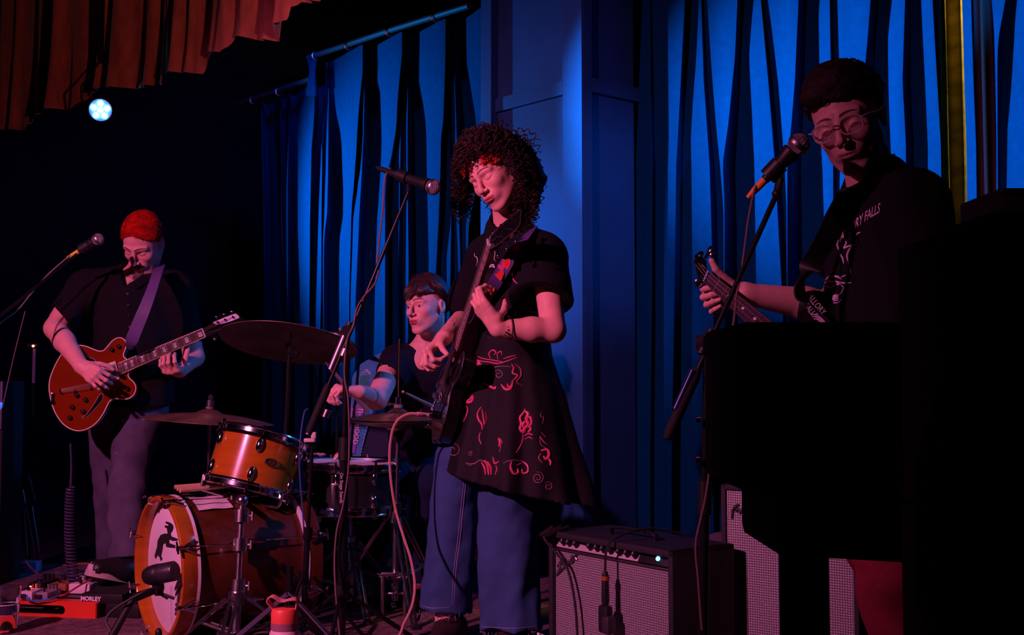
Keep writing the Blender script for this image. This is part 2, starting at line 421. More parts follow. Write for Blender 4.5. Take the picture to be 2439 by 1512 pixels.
# right run of curtain
RP0 = (0.60, 5.35); RP1 = (2.55, 4.45)
RF = [
 {0: (1530, 1548), 400: (1514, 1553), 750: (1510, 1552), 1100: (1508, 1550)},
 {0: (1556, 1632), 200: (1560, 1622), 400: (1560, 1611), 750: (1558, 1606), 1100: (1556, 1600)},
 {0: (1642, 1670), 200: (1639, 1676), 400: (1640, 1690), 750: (1640, 1700), 1100: (1640, 1700)},
 {0: (1675, 1757), 150: (1690, 1750), 300: (1702, 1736), 400: (1714, 1722), 500: (1722, 1726), 1100: (1724, 1728)},
 {0: (1778, 1812), 200: (1778, 1830), 400: (1780, 1846), 750: (1786, 1865), 1100: (1790, 1866)},
 {0: (1815, 1903), 200: (1840, 1894), 300: (1852, 1886), 400: (1866, 1876), 500: (1872, 1876), 1100: (1874, 1878)},
 {0: (1937, 1976), 140: (1937, 1978), 300: (1938, 1984), 560: (1942, 1985), 1100: (1946, 1988)},
 {0: (1982, 2075), 140: (1988, 2064), 400: (1990, 2035), 600: (1992, 2020), 1100: (1992, 2020)},
 {0: (2105, 2156), 200: (2102, 2150), 350: (2100, 2158), 1100: (2100, 2160)},
 {0: (2183, 2221), 200: (2188, 2232), 350: (2195, 2241), 1100: (2200, 2250)},
 {0: (2238, 2240), 1100: (2252, 2254)},
]
ct2 = thing('stage_curtain', 'long black curtain in deep folds behind the bassist, right of the square pillar', 'curtain', (1.5, 4.95, 0))
mbc, rdr, rn = curtain('curtain', '', M_velvetb, RF, RP0, RP1, 3.5, 0.02, 0.16, seed=5, nseg=10, fac=1.0)
mbc.build('cloth', M_velvetb, ct2)
RF2 = [
 {0: (2292, 2313), 200: (2297, 2319), 350: (2302, 2325), 1100: (2310, 2335)},
 {0: (2355, 2396), 110: (2366, 2376), 300: (2370, 2376), 1100: (2374, 2380)},
 {0: (2420, 2450), 200: (2404, 2450), 300: (2396, 2440), 1100: (2392, 2440)},
 {0: (2480, 2520), 1100: (2480, 2520)},
]
ct3 = thing('stage_curtain', 'dark curtain at the right edge beyond the gap onto an ochre wall', 'curtain', (2.45, 4.6, 0))
mbc, _, _ = curtain('curtain', '', M_velvetb, RF2, RP0, RP1, 3.5, 0.02, 0.07, seed=8)
mbc.build('cloth', M_velvetb, ct3)
# purple leg drape in front of it
def leg_drape():
    mb = MB(); n = 24; nz = 20
    a = at(2318, 0, 4.15); b = at(2362, 0, 4.15)
    vs = []
    for j in range(nz + 1):
        z = 0.02 + 3.2 * j / nz
        for i in range(n + 1):
            u = i / n; x = a.x + (b.x - a.x) * u
            vs.append(Vector((x, 4.15 + 0.006 * math.sin(u * 9), z)))
    mb.add(vs, [(j * (n + 1) + i, j * (n + 1) + i + 1, (j + 1) * (n + 1) + i + 1, (j + 1) * (n + 1) + i) for j in range(nz) for i in range(n)])
    return mb.build('side_drape', M_drapep, label='narrow dark maroon drape hanging at the right side of the stage', cat='curtain')
leg_drape()
# ochre wall glimpsed through the gap
g = MB().box((2.5, 5.75, 1.7), (1.4, 0.06, 3.4))
g.build('wall_backstage', M_gold, smooth=False, kind='structure')
M_goldcl = mat('ochre_cloth', (0.5, 0.38, 0.14), 0.8, noise=0.4, nscale=7, stretch=(1, 1, 3), bump=0.4, bscale=15)
def gold_panel():
    mb = MB(); n = 30; nz = 26; a = at(2225, 300, 5.2); b = at(2300, 300, 5.2); vs = []
    for j in range(nz + 1):
        z = 0.02 + 3.4 * j / nz
        for i in range(n + 1):
            u = i / n; x = a.x + (b.x - a.x) * u
            d = 0.022 * math.sin(u * 13 + 0.25 * math.sin(z * 2)) + (0.05 if 0.42 < u < 0.60 else 0)
            vs.append(Vector((x, 5.2 + d, z)))
    mb.add(vs, [(j * (n + 1) + i, j * (n + 1) + i + 1, (j + 1) * (n + 1) + i + 1, (j + 1) * (n + 1) + i) for j in range(nz) for i in range(n)])
    mb.build('sheer_drape', M_goldcl, label='thin ochre drape glowing in the gap between the right curtains', cat='curtain')
gold_panel()

# ------------------------------------------------------------------ pillar of framed panels
M_pillar = mat('blue_panel_paint', (0.016, 0.07, 0.21), 0.6, noise=0.12, nscale=6, bump=0.25, bscale=300, spec=0.3)
PC = Vector((0.33, 5.12)); PL = Vector((-0.125, 5.60)); PR = Vector((0.60, 5.33))
pil = bpy.data.objects.new('trim_2', None); COL.objects.link(pil); pil['kind'] = 'structure'; pil['label'] = 'square panelled pillar between the two runs of curtain'
def face_box(A, B, u0, u1, z0, z1, out, th, name):
    """board on the face A-B between fractions u0..u1 and heights z0..z1, proud by out"""
    d = (B - A); L = d.length; d = d / L; n = Vector((d.y, -d.x)); 
    if n.y > 0: n = -n
    c = A + d * ((u0 + u1) / 2 * L) + n * (out - th / 2)
    Rm = Matrix(((d.x, -n.x, 0), (d.y, -n.y, 0), (0, 0, 1)))
    mb = MB().box((c.x, c.y, (z0 + z1) / 2), ((u1 - u0) * L, th, z1 - z0), Rm, 0.003)
    return mb.build(name, M_pillar, pil, smooth=False)
zr0 = at(1190, 270, 5.55).z; zr1 = at(1190, 238, 5.55).z
face_box(PL, PC, 0.02, 1.0, 0.0, 4.1, 0.0, 0.05, 'panel')
face_box(PL, PC, 0.0, 0.12, 0.0, 4.1, 0.05, 0.05, 'stile')
face_box(PL, PC, 0.84, 1.03, 0.0, 4.1, 0.022, 0.022, 'stile')
face_box(PL, PC, 0.12, 0.84, zr0, zr1, 0.022, 0.022, 'rail')
face_box(PC, PR, 0.0, 1.0, 0.0, 4.1, 0.0, 0.05, 'panel')
face_box(PC, PR, -0.03, 0.14, 0.0, 4.1, 0.022, 0.022, 'stile')
face_box(PC, PR, 0.14, 1.14, zr0 + 0.0, zr1 + 0.0, 0.022, 0.022, 'rail')
# core behind the faces
q = (PL + PR) / 2
MB().box((0.27, 5.62, 2.05), (0.4, 0.4, 4.1), Matrix.Rotation(R_(-47), 3, 'Z')).build('core', M_wall, pil, smooth=False)

# ------------------------------------------------------------------ red valance
def valance():
    root = thing('stage_valance', 'red velvet valance with a stepped scalloped hem hanging above the stage at upper left', 'curtain', (-1.9, 5.6, 3))
    # hem polyline in the picture (px, py), nearer towards the right
    hem = [(-60, 318), (0, 312), (62, 310), (66, 296), (118, 268), (148, 265), (205, 262), (214, 232), (250, 215), (310, 213), (360, 205), (402, 202),
           (404, 178), (488, 178), (498, 145), (505, 128), (556, 133), (566, 118), (575, 92), (650, 98), (668, 97), (700, 80), (732, 62), (734, 30), (745, 14), (790, 10), (830, 8), (840, -60)]
    p0 = np.array([-0.62, 4.65]); p1 = np.array([-3.35, 7.0]); dr = (p1 - p0) / np.linalg.norm(p1 - p0)
    nrm = np.array([dr[1], -dr[0]]); nrm = -nrm if nrm[1] > 0 else nrm
    hx = [h[0] for h in hem]; hy = [h[1] for h in hem]
    n = 520; nz = 26; vs = []
    pxs = np.linspace(838, -60, n)
    creases = [40, 90, 140, 152, 188, 228, 252, 290, 360, 438, 466, 476, 518, 528, 552, 598, 640, 700, 720, 770, 800]
    for px in pxs:
        py = float(np.interp(px, hx, hy)); s, zb = ray_s(px, py, p0, dr)
        d = 0.0
        for i, c in enumerate(creases):
            wd = 7 + 10 * ((i * 37) % 10) / 10
            d += 0.045 * math.exp(-((px - c) / wd) ** 2)
        d += 0.030 * math.sin(px * 0.045 + 1.3) + 0.012 * math.sin(px * 0.13)
        if px > 690: d += 0.05 * min(1, (px - 690) / 20)
        for j in range(nz + 1):
            t = j / nz; z = zb + (3.9 - zb) * (t ** 1.3)
            flare = math.exp(-(z - zb) / 0.10) * 0.015
            dd = d * (0.75 + 0.25 * math.cos(t * 3)) + flare + 0.006 * math.sin(px * 0.3 + z * 6) * (1 - t)
            vs.append(Vector((p0[0] + dr[0] * s + nrm[0] * dd, p0[1] + dr[1] * s + nrm[1] * dd, z)))
    mb = MB(); mb.add(vs, [(i * (nz + 1) + j, (i + 1) * (nz + 1) + j, (i + 1) * (nz + 1) + j + 1, i * (nz + 1) + j + 1) for i in range(n - 1) for j in range(nz)])
    o = mb.build('cloth', M_velvetr, root, ang=180)
    s0, _ = ray_s(845, 0, p0, dr); s1, _ = ray_s(-80, 0, p0, dr)
    a = Vector((*(p0 + dr * s0 - nrm * 0.05), 3.92)); b = Vector((*(p0 + dr * s1 - nrm * 0.05), 3.92))
    MB().tube([a, b], 0.03, 8).build('rail', M_blackm, root)
valance()

# ------------------------------------------------------------------ LED par lamp at the back left
def par_lamp():
    root = thing('stage_lamp', 'small LED par lamp glowing blue-white under the red valance', 'lamp', PAR)
    d = (Vector((0.6, 0.0, 1.0)) - PAR).normalized(); F = frame_z(d)
    MB().lathe([(0.002, -0.12), (0.05, -0.12), (0.075, -0.09), (0.08, 0.0), (0.085, 0.0), (0.085, 0.012), (0.062, 0.012), (0.060, -0.004), (0.002, -0.004)], PAR, F, 28).build('housing', M_matte, root)
    ml = mat('led_lens', (0.8, 0.9, 1), 0.2, emit=(0.22, 0.62, 1.0), estr=26)
    mc = mat('led_glass', (0.2, 0.4, 1), 0.2, emit=(0.005, 0.08, 0.8), estr=.12)
    MB().lathe([(0.001, 0), (0.060, 0)], PAR + F @ Vector((0, 0, 0.001)), F, 24).build('lens_plate', mc, root)
    for k in range(6):
        a = 2 * math.pi * k / 5 + 0.35; r = 0.036 if k < 5 else 0
        c = PAR + F @ Vector((r * math.cos(a), r * math.sin(a), 0.006))
        MB().ball(c, 0.0145, 12, F, (1, 1, 0.5)).build('led', ml, root)
    up = PAR + Vector((0, 0, 0.28))
    MB().tube([PAR + F @ Vector((0.09, 0, -0.04)), PAR + F @ Vector((0.1, 0, -0.04)) + Vector((0, 0, 0.12)), up, PAR + F @ Vector((-0.1, 0, -0.04)) + Vector((0, 0, 0.12)), PAR + F @ Vector((-0.09, 0, -0.04))], 0.006, 6).build('yoke', M_blackm, root)
    MB().tube([up, up + Vector((0, 0, 1.2))], 0.012, 6).build('hanger', M_blackm, root)
par_lamp()
# ------------------------------------------------------------------ helpers for flat things seen in perspective
def OP(px, py, C, n):
    o = Vector((0, 0, CAMZ)); d = at(px, py, 1.0) - o
    t = (Vector(C) - o).dot(n) / d.dot(n)
    return o + d * t
def plane_frame(n, xdir):
    z = Vector(n).normalized(); x = (Vector(xdir) - z * Vector(xdir).dot(z)).normalized(); y = z.cross(x)
    return Matrix((x, y, z)).transposed()
def loc2(P, C, F):
    q = F.transposed() @ (Vector(P) - Vector(C)); return (q.x, q.y)
def poly_on(pts, C, F):
    n = F.col[2]; return [loc2(OP(px, py, C, n), C, F) for px, py in pts]
def rodq(mb, a, b, r, n=8): mb.tube([a, b], r, n)

# ------------------------------------------------------------------ bass drum
def bass_drum():
    n = Vector((-0.80, -0.60, 0.0)).normalized(); C = at(406, 1362, 3.70); C.z = 0.238
    F = plane_frame(n, Vector((0.6, -0.8, 0)))   # x: to the right-front, z: out of the front head

    root = thing('bass_drum', 'amber wooden bass drum with black creatures painted on its white front head', 'drum', (C.x, C.y, 0))
    R0 = 0.218; L = 0.40
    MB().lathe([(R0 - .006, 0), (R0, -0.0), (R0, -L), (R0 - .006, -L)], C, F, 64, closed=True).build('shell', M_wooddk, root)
    for z0, nm in ((0.0, 'front_hoop'), (-L, 'rear_hoop')):
        sgn = 1 if z0 == 0 else -1
        a0, a1 = (z0 - 0.006 * sgn, z0 + 0.045 * sgn)
        MB().lathe([(R0 + 0.002, a0), (R0 + 0.016, a0), (R0 + 0.018, a0 + 0.003 * sgn), (R0 + 0.018, a1 - 0.003 * sgn), (R0 + 0.015, a1), (R0 + 0.005, a1), (R0 + 0.002, a1 - .004 * sgn)], C, F, 72, closed=True).build(nm, M_wood if z0 == 0 else M_wooddk, root)  # rear hoop takes the dark lacquer; its shadow is put into the colour
        MB().lathe([(R0, a0 - 0.008 * sgn), (R0 + 0.0195, a0 - 0.008 * sgn), (R0 + 0.0195, a0), (R0, a0)], C, F, 72, closed=True).build('hoop_ring', M_pearl, root, 'pale rim ring')
    # heads
    hd = MB().lathe([(0.0005, 0.003), (R0 - 0.004, 0.003), (R0 + 0.001, 0.0)], C, F, 64).build('front_head', M_white, root)
    MB().lathe([(0.0005, -L - 0.003), (R0 - 0.004, -L - 0.003), (R0 + 0.001, -L)], C, F, 64).build('rear_head', M_white, root)
    K = lambda pts: [(x * .3253, 1020 + y * .3253) for x, y in pts]
    f1 = [(1215, 680), (1240, 688), (1262, 700), (1271, 722), (1265, 748), (1250, 770), (1255, 790), (1300, 808), (1302, 822), (1270, 824), (1240, 815), (1240, 840), (1285, 856), (1283, 876), (1245, 873), (1218, 868), (1212, 838), (1195, 850), (1188, 900), (1180, 935), (1190, 955), (1178, 972), (1168, 942), (1155, 930), (1140, 957), (1132, 935), (1140, 900), (1150, 870), (1155, 820), (1175, 782), (1200, 770), (1228, 770), (1222, 732), (1205, 722), (1208, 710), (1230, 712), (1235, 703), (1213, 695)]
    f2 = [(1350, 775), (1358, 810), (1370, 850), (1385, 890), (1396, 930), (1405, 980), (1402, 1030), (1386, 1080), (1400, 1092), (1380, 1140), (1366, 1190), (1385, 1200), (1382, 1216), (1360, 1236), (1340, 1249), (1328, 1240), (1340, 1215), (1335, 1182), (1320, 1182), (1300, 1212), (1285, 1232), (1282, 1215), (1298, 1165), (1280, 1192), (1278, 1170), (1300, 1110), (1310, 1070), (1340, 1050), (1353, 1020), (1350, 960), (1352, 900), (1360, 850), (1348, 800)]
    Ch = C + n * 0.0036
    M_ink = mat('black_ink', (0.012, 0.01, 0.014), 0.7)
    for f in (f1, f2):
        MB().prism(poly_on(K(f), Ch, F), 0.0008, Ch, F).build('painted_creature', M_ink, hd, smooth=False)
    M_tape = mat('masking_tape', (0.78, 0.52, 0.34), 0.7)
    MB().prism(poly_on(K([(1243, 572), (1290, 560), (1335, 600), (1325, 680), (1270, 672), (1258, 640), (1245, 632)]), Ch, F), 0.0006, Ch, F).build('tape_patch', M_tape, hd, smooth=False)
    M_stain = mat('grey_smudge', (0.58, 0.53, 0.56), 0.7)
    for q in ([(1245, 1160), (1262, 1150), (1258, 1300), (1275, 1500), (1258, 1500), (1248, 1330)], [(1290, 1250), (1300, 1250), (1302, 1400), (1322, 1510), (1304, 1510), (1290, 1400)], [(1325, 1265), (1345, 1265), (1350, 1420), (1340, 1500), (1328, 1440)]):
        MB().prism(poly_on(K(q), Ch, F), 0.0004, Ch, F).build('smudge', M_stain, hd, smooth=False)
    # claws, tension rods, lugs
    for k in range(8):
        a = 2 * math.pi * (k + 0.5) / 8; ra = Vector((math.cos(a), math.sin(a), 0)); ta = Vector((-math.sin(a), math.cos(a), 0))
        for sg, z0 in ((1, 0.045), (-1, -L - 0.045)):
            m = MB(); P = lambda r, t, z: C + F @ (ra * r + ta * t + Vector((0, 0, z)))
            m.tube([P(R0 + .002, 0, z0 - .01 * sg), P(R0 + .006, 0, z0 + .006 * sg), P(R0 + .022, 0, z0 + .006 * sg), P(R0 + .03, 0, z0 - .02 * sg)], [.004, .007, .009, .006], 8)
            m.tube([P(R0 + .024, -.022, z0 - .045 * sg), P(R0 + .028, 0, z0 + .002 * sg), P(R0 + .024, .022, z0 - .045 * sg)], [.004, .007, .004], 8)
            m.tube([P(R0 + .03, -.02, z0 + .016 * sg), P(R0 + .03, .02, z0 + .016 * sg)], .0035, 6)
            m.tube([P(R0 + .03, 0, z0 + .02 * sg), P(R0 + .03, 0, z0 - .03 * sg)], .0045, 6)
            m.build('claw', M_chrome, root)
        P = lambda r, t, z: C + F @ (ra * r + ta * t + Vector((0, 0, z)))
        MB().tube([P(R0 + .03, 0, .04), P(R0 + .026, 0, -.16)], .003, 6).tube([P(R0 + .026, 0, -L + .16), P(R0 + .03, 0, -L - .04)], .003, 6).build('tension_rod', M_chrome, root)
        MB().tube([P(R0, 0, -.2), P(R0 + .034, 0, -.2)], [.01, .006], 8).tube([P(R0 + .026, 0, -.17), P(R0 + .026, 0, -.23)], .008, 8).build('lug', M_chrome, root)
    for sx in (-1, 1):
        b = C + F @ Vector((sx * (R0 + 0.005) * 0.8, -(R0) * 0.6, -0.12)); e = Vector((b.x, b.y, 0)) + F @ Vector((sx * 0.14, 0, 0.10)); e.z = 0.012
        MB().tube([b, e], [.008, .005], 8).build('spur', M_chromed, root)
    # felt strip, cloth and sticks lying on top
    return root, C, F
bd_root, BDC, BDF = bass_drum()
def on_drum():
    top = BDC + Vector((0, 0, 0.240)); ax = -BDF.col[2]
    m_st = mat('hickory', (0.62, 0.40, 0.24), 0.5, noise=0.15, nscale=30)
    for k in range(3):
        a = top + ax * 0.02 + BDF.col[0] * (0.02 - 0.025 * k) + Vector((0, 0, 0.012 + .004 * k)); b = a + ax * 0.36 + BDF.col[0] * (0.03 * (k - 1)) + Vector((0, 0, 0.01))
        MB().tube([a, a + (b - a) * .8, a + (b - a) * .96, b], [.0075, .0072, .003, .004], 8).build('drumstick', m_st,
            label=['wooden drumstick lying on the bass drum, nearest the front rim', 'wooden drumstick lying on the bass drum, middle one', 'wooden drumstick lying on the bass drum, furthest back'][k], cat='drumstick', group='drumsticks on the bass drum')
    m = MB(); vs = []; n1 = 14
    for i in range(n1 + 1):
        for j in range(n1 + 1):
            u = i / n1; v = j / n1; s = 0.05 + 0.12 * u; ang = R_(8 - 38 * v); r = 0.223 + 0.0015 * math.sin(9 * u + 4 * v) + .002
            vs.append(BDC + ax * s + (BDF.col[0] * -math.sin(ang) + Vector((0, 0, 1)) * math.cos(ang)) * r)
    m.add(vs, [(i * (n1 + 1) + j, (i + 1) * (n1 + 1) + j, (i + 1) * (n1 + 1) + j + 1, i * (n1 + 1) + j + 1) for i in range(n1) for j in range(n1)])
    m.build('paper_sheet', mat('paper', (0.75, 0.68, 0.72), 0.8), label='white sheet of paper draped over the top of the bass drum', cat='paper')
on_drum()

# ------------------------------------------------------------------ tom and snare
def drum(name, label, C, up, r, h, msh, nl=6, badge=None, rot=0.0, hoopm=None, lugm=None):
    F = frame_z(up, Vector((0, -1, 0))); root = thing(name, label, 'drum', (C.x, C.y, C.z - h / 2))
    hoopm = hoopm or M_chrome; lugm = lugm or M_chrome
    MB().lathe([(r - .006, -h / 2), (r, -h / 2), (r, h / 2), (r - .006, h / 2)], C, F, 56, closed=True).build('shell', msh, root)
    for sg, nm in ((1, 'top'), (-1, 'bottom')):
        z = sg * h / 2
        MB().lathe([(r + .001, z - .014 * sg), (r + .012, z - .016 * sg), (r + .014, z - .010 * sg), (r + .006, z - .006 * sg), (r + .006, z + .008 * sg), (r + .013, z + .011 * sg), (r + .011, z + .015 * sg), (r + .001, z + .010 * sg)], C, F, 56, closed=True).build(nm + '_hoop', hoopm, root)
        MB().lathe([(.0005, z + .002 * sg), (r - .004, z + .002 * sg), (r + .003, z - .004 * sg)], C, F, 48).build(nm + '_head', M_white if sg > 0 else mat('clear_head', (0.10, 0.05, 0.06), 0.35), root)
    for k in range(nl):
        a = 2 * math.pi * k / nl + rot; ra = Vector((math.cos(a), math.sin(a), 0)); P = lambda rr, z: C + F @ (ra * rr + Vector((0, 0, z)))
        for sg in (1, -1):
            zc = sg * h * 0.27
            Fl = plane_frame(F @ ra, F.col[2])
            MB().ball(P(r + .004, zc), .018, 14, Fl, (1.5, .72, .75)).build('lug', lugm, root)
            MB().tube([P(r + .012, zc), P(r + .012, sg * (h / 2 + .016))], .0028, 6).tube([P(r + .012, sg * (h / 2 + .012)), P(r + .012, sg * (h / 2 + .024))], .005, 6).build('tension_rod', M_chrome, root)
    return root, F
tomC = at(608, 1106, 3.86); tomU = Vector((0.235, 0.25, 1)).normalized()
tom, tF = drum('tom_drum', 'amber lacquered rack tom with chrome hoops and an oval badge', tomC, tomU, 0.150, 0.185, M_wood, 6, rot=R_(100))
def tom_extra():
    d = OP(649, 1102, tomC + Vector((0, -0.15, 0)), Vector((0.2, -1, 0.2)).normalized())
    v = d - tomC; v = v - tomU * v.dot(tomU); nn = v.normalized(); c = tomC + nn * 0.1515 + tomU * (d - tomC).dot(tomU)
    F = plane_frame(nn, tomU.cross(nn))
    bg = MB().lathe([(.0005, .001), (.024, .001), (.026, .0022), (.028, 0)], (0, 0, 0), None, 28)
    bg.v = [c + F @ Vector((p.x, p.y * .52, p.z)) for p in bg.v]
    bo = bg.build('badge', mat('badge_bronze', (0.12, 0.06, 0.03), 0.3, 0.6), tom)
    r1 = MB().lathe([(.024, .0012), (.027, .0012), (.027, .003), (.024, .003)], (0, 0, 0), None, 28, closed=True); r1.v = [c + F @ Vector((p.x, p.y * .52, p.z)) for p in r1.v]
    r2 = MB().lathe([(.005, .0012), (.0075, .0012), (.0075, .003), (.005, .003)], (0, 0, 0), None, 20, closed=True); r2.v = [c + F @ p for p in r2.v]
    r1.build('badge_ring', mat('gold_line', (0.8, 0.5, 0.2), 0.3, 0.9), bo); r2.build('badge_ring', MATS['gold_line'], bo)
    # black stick-on bracket at left side
    MB().tube([at(512, 1108, 3.86), at(498, 1130, 3.88), at(495, 1150, 3.9)], .008, 8).build('bracket', M_chromed, tom)
tom_extra()
snC = at(838, 1156, 4.12); snU = Vector((0.02, -0.02, 1)).normalized()
snare, sF = drum('snare_drum', 'dark snare drum with white top head behind the centre microphone stand', snC, snU, 0.172, 0.155, M_black, 8, rot=R_(80))
MB().box(snC + Vector((-0.03, -0.185, -0.02)), (0.03, 0.02, 0.09), None, .004).tube([snC + Vector((-0.03, -0.2, -.05)), snC + Vector((-0.03, -0.2, .02))], .006, 8).build('strainer', M_chromed, snare)

def tripod(mb, hub, zfoot, rad, r=0.009, n0=0.3, k=3, brace=None):
    out = []
    for i in range(k):
        a = n0 + 2 * math.pi * i / k; out.append((hub, Vector((hub.x + rad * math.cos(a), hub.y + rad * math.sin(a), zfoot))))
    return out
def stand(name, label, base, top, legz=0.34, rad=0.26, r=0.011, m=None, rot=0.4, cat='stand', group=None, dbl=True, joints=(0.45,), legr=0.008):
    m = m or M_chromed
    root = thing(name, label, cat, (base.x, base.y, 0), group)
    b = Vector((base.x, base.y, 0.06)); ax = (top - b); L = ax.length; ax.normalize()
    MB().tube([b, b + ax * L * joints[0]], r * 1.25, 10).build('lower_tube', m, root)
    MB().tube([b + ax * L * joints[0], top], r * 0.8, 10).build('upper_tube', m, root)
    for t in joints:
        c = b + ax * L * t; F = frame_z(ax)
        MB().tube([c - ax * .02, c + ax * .02], r * 1.9, 10).tube([c, c + F.col[0] * .035], .004, 6).tube([c + F.col[0] * .035 - ax * .014, c + F.col[0] * .035 + ax * .014], .0045, 6).build('wing_clamp', m, root)
    hub = Vector((base.x, base.y, legz))
    MB().tube([hub - Vector((0, 0, .02)), hub + Vector((0, 0, .02))], r * 2.1, 10).build('leg_collar', m, root)
    for i in range(3):
        a = rot + 2 * math.pi * i / 3; d = Vector((math.cos(a), math.sin(a), 0)); s = d.cross(Vector((0, 0, 1)))
        foot = Vector((base.x, base.y, 0.015)) + d * rad; kn = hub + d * .03; mb = MB()
        offs = (-.012, .012) if dbl else (0,)
        for o in offs:
            mb.tube([kn + s * o, foot + s * o * .6], legr * .75 if dbl else legr, 6)
        low = Vector((base.x, base.y, legz * .38)) + d * .02; mid = kn.lerp(foot, .55)
        for o in offs: mb.tube([low + s * o, mid + s * o], legr * .7, 6)
        lg = mb.build('leg', m, root)
        MB().tube([foot - d * .01, foot + d * .018], .012, 8).ball(foot, .015, 8).build('rubber_foot', M_rubber, lg)
    return root
def cymbal(name, label, C, up, r, m, bell=0.045, bow=0.022, group=None):
    F = frame_z(up); prof = [(.004, bow + .018), (bell * .5, bow + .014), (bell, bow + .002), (bell * 1.15, bow - .002)]
    for i in range(1, 9): t = i / 8; prof.append((bell * 1.15 + (r - bell * 1.15) * t, (bow - .002) * (1 - t ** 1.5)))
    back = [(rr, z - .0016) for rr, z in reversed(prof)]
    root = thing(name, label, 'cymbal', C - Vector((0, 0, 0.03)), group)
    MB().lathe(prof + back, C, F, 72, closed=True).build('bronze_disc', m, root, ang=25)
    # lathing grooves as thin raised rings
    g = MB()
    for k in range(9):
        rr = bell * 1.3 + (r - bell * 1.4) * k / 8; t = (rr - bell * 1.15) / (r - bell * 1.15); z = (bow - .002) * (1 - max(0, t) ** 1.5)
        g.lathe([(rr, z + .0004), (rr + .0012, z + .0004), (rr + .0012, z - .0024), (rr, z - .0024)], C, F, 60, closed=True)
    g.build('lathed_rings', m, root)
    MB().tube([C + F @ Vector((0, 0, bow + .018)), C + F @ Vector((0, 0, bow + .03))], .016, 12).build('felt', mat('grey_felt', (.25, .2, .22), .95), root)
    return root, F
# crash
crC = at(688, 818, 4.0); crU = Vector((0.085, 0.285, 1)).normalized()
cymbal('crash_cymbal', 'large dark bronze crash cymbal tilted so its underside shows', crC, crU, 0.250, M_brassold, 0.05, 0.03)
M_goldp = mat('gilt_tube', (0.55, 0.36, 0.12), 0.25, 1.0)
cs = stand('cymbal_stand', 'tall stand carrying the crash cymbal beside the bass drum', at(664, 1400, 3.95), at(689, 848, 3.93), 0.30, 0.28, 0.011, M_blackm, 0.9, joints=(0.46,))
MB().tube([at(688, 850, 3.932), at(683, 1010, 3.938)], .0065, 10).build('gilt_rod', M_goldp, cs, 'gilt upper tube')
MB().tube([at(689, 850, 3.93), crC + crU * 0.075], .005, 8).tube([crC + crU * 0.055, crC + crU * 0.07], .012, 8).tube([crC - crU * .02, crC + crU * .0], .014, 10).build('tilter', M_chromed, cs)
MB().tube([at(681, 838, 3.92), at(706, 842, 3.92)], .006, 6).ball(at(708, 842, 3.92), .012, 8, None, (.6, .6, 1.2)).build('wing_nut', M_blackm, cs)
# left ride
rdC = at(497, 1002, 4.35); rdU = Vector((0.075, 0.0, 1)).normalized()
cymbal('ride_cymbal', 'flat bronze cymbal seen edge-on between the left guitarist and the tom', rdC, rdU, 0.252, M_brassold, 0.05, 0.03)
cs2 = stand('cymbal_stand', 'chrome stand under the low left cymbal behind the bass drum', at(492, 1400, 4.42), at(499, 1000, 4.37), 0.28, 0.24, 0.010, M_chromed, 0.2)
MB().tube([rdC + rdU * .01, rdC + rdU * .105], .004, 8).tube([rdC + rdU * .055, rdC + rdU * .082], .017, 12).tube([rdC + rdU * .085, rdC + rdU * .1], .011, 8).build('tilter', M_chromed, cs2)
# far right small cymbal behind the microphone stand
scC = at(806, 808, 4.62); scU = Vector((0.38, 0.12, 1)).normalized()
cymbal('splash_cymbal', 'small cymbal whose rim peeps out right of the crash cymbal', scC, scU, 0.10, M_brass, 0.03, 0.018)
cs4 = stand('cymbal_stand', 'thin stand holding the small cymbal behind the drummer side', at(800, 1300, 4.64), at(804, 815, 4.63), 0.24, 0.16, 0.008, M_blackm, 0.5)
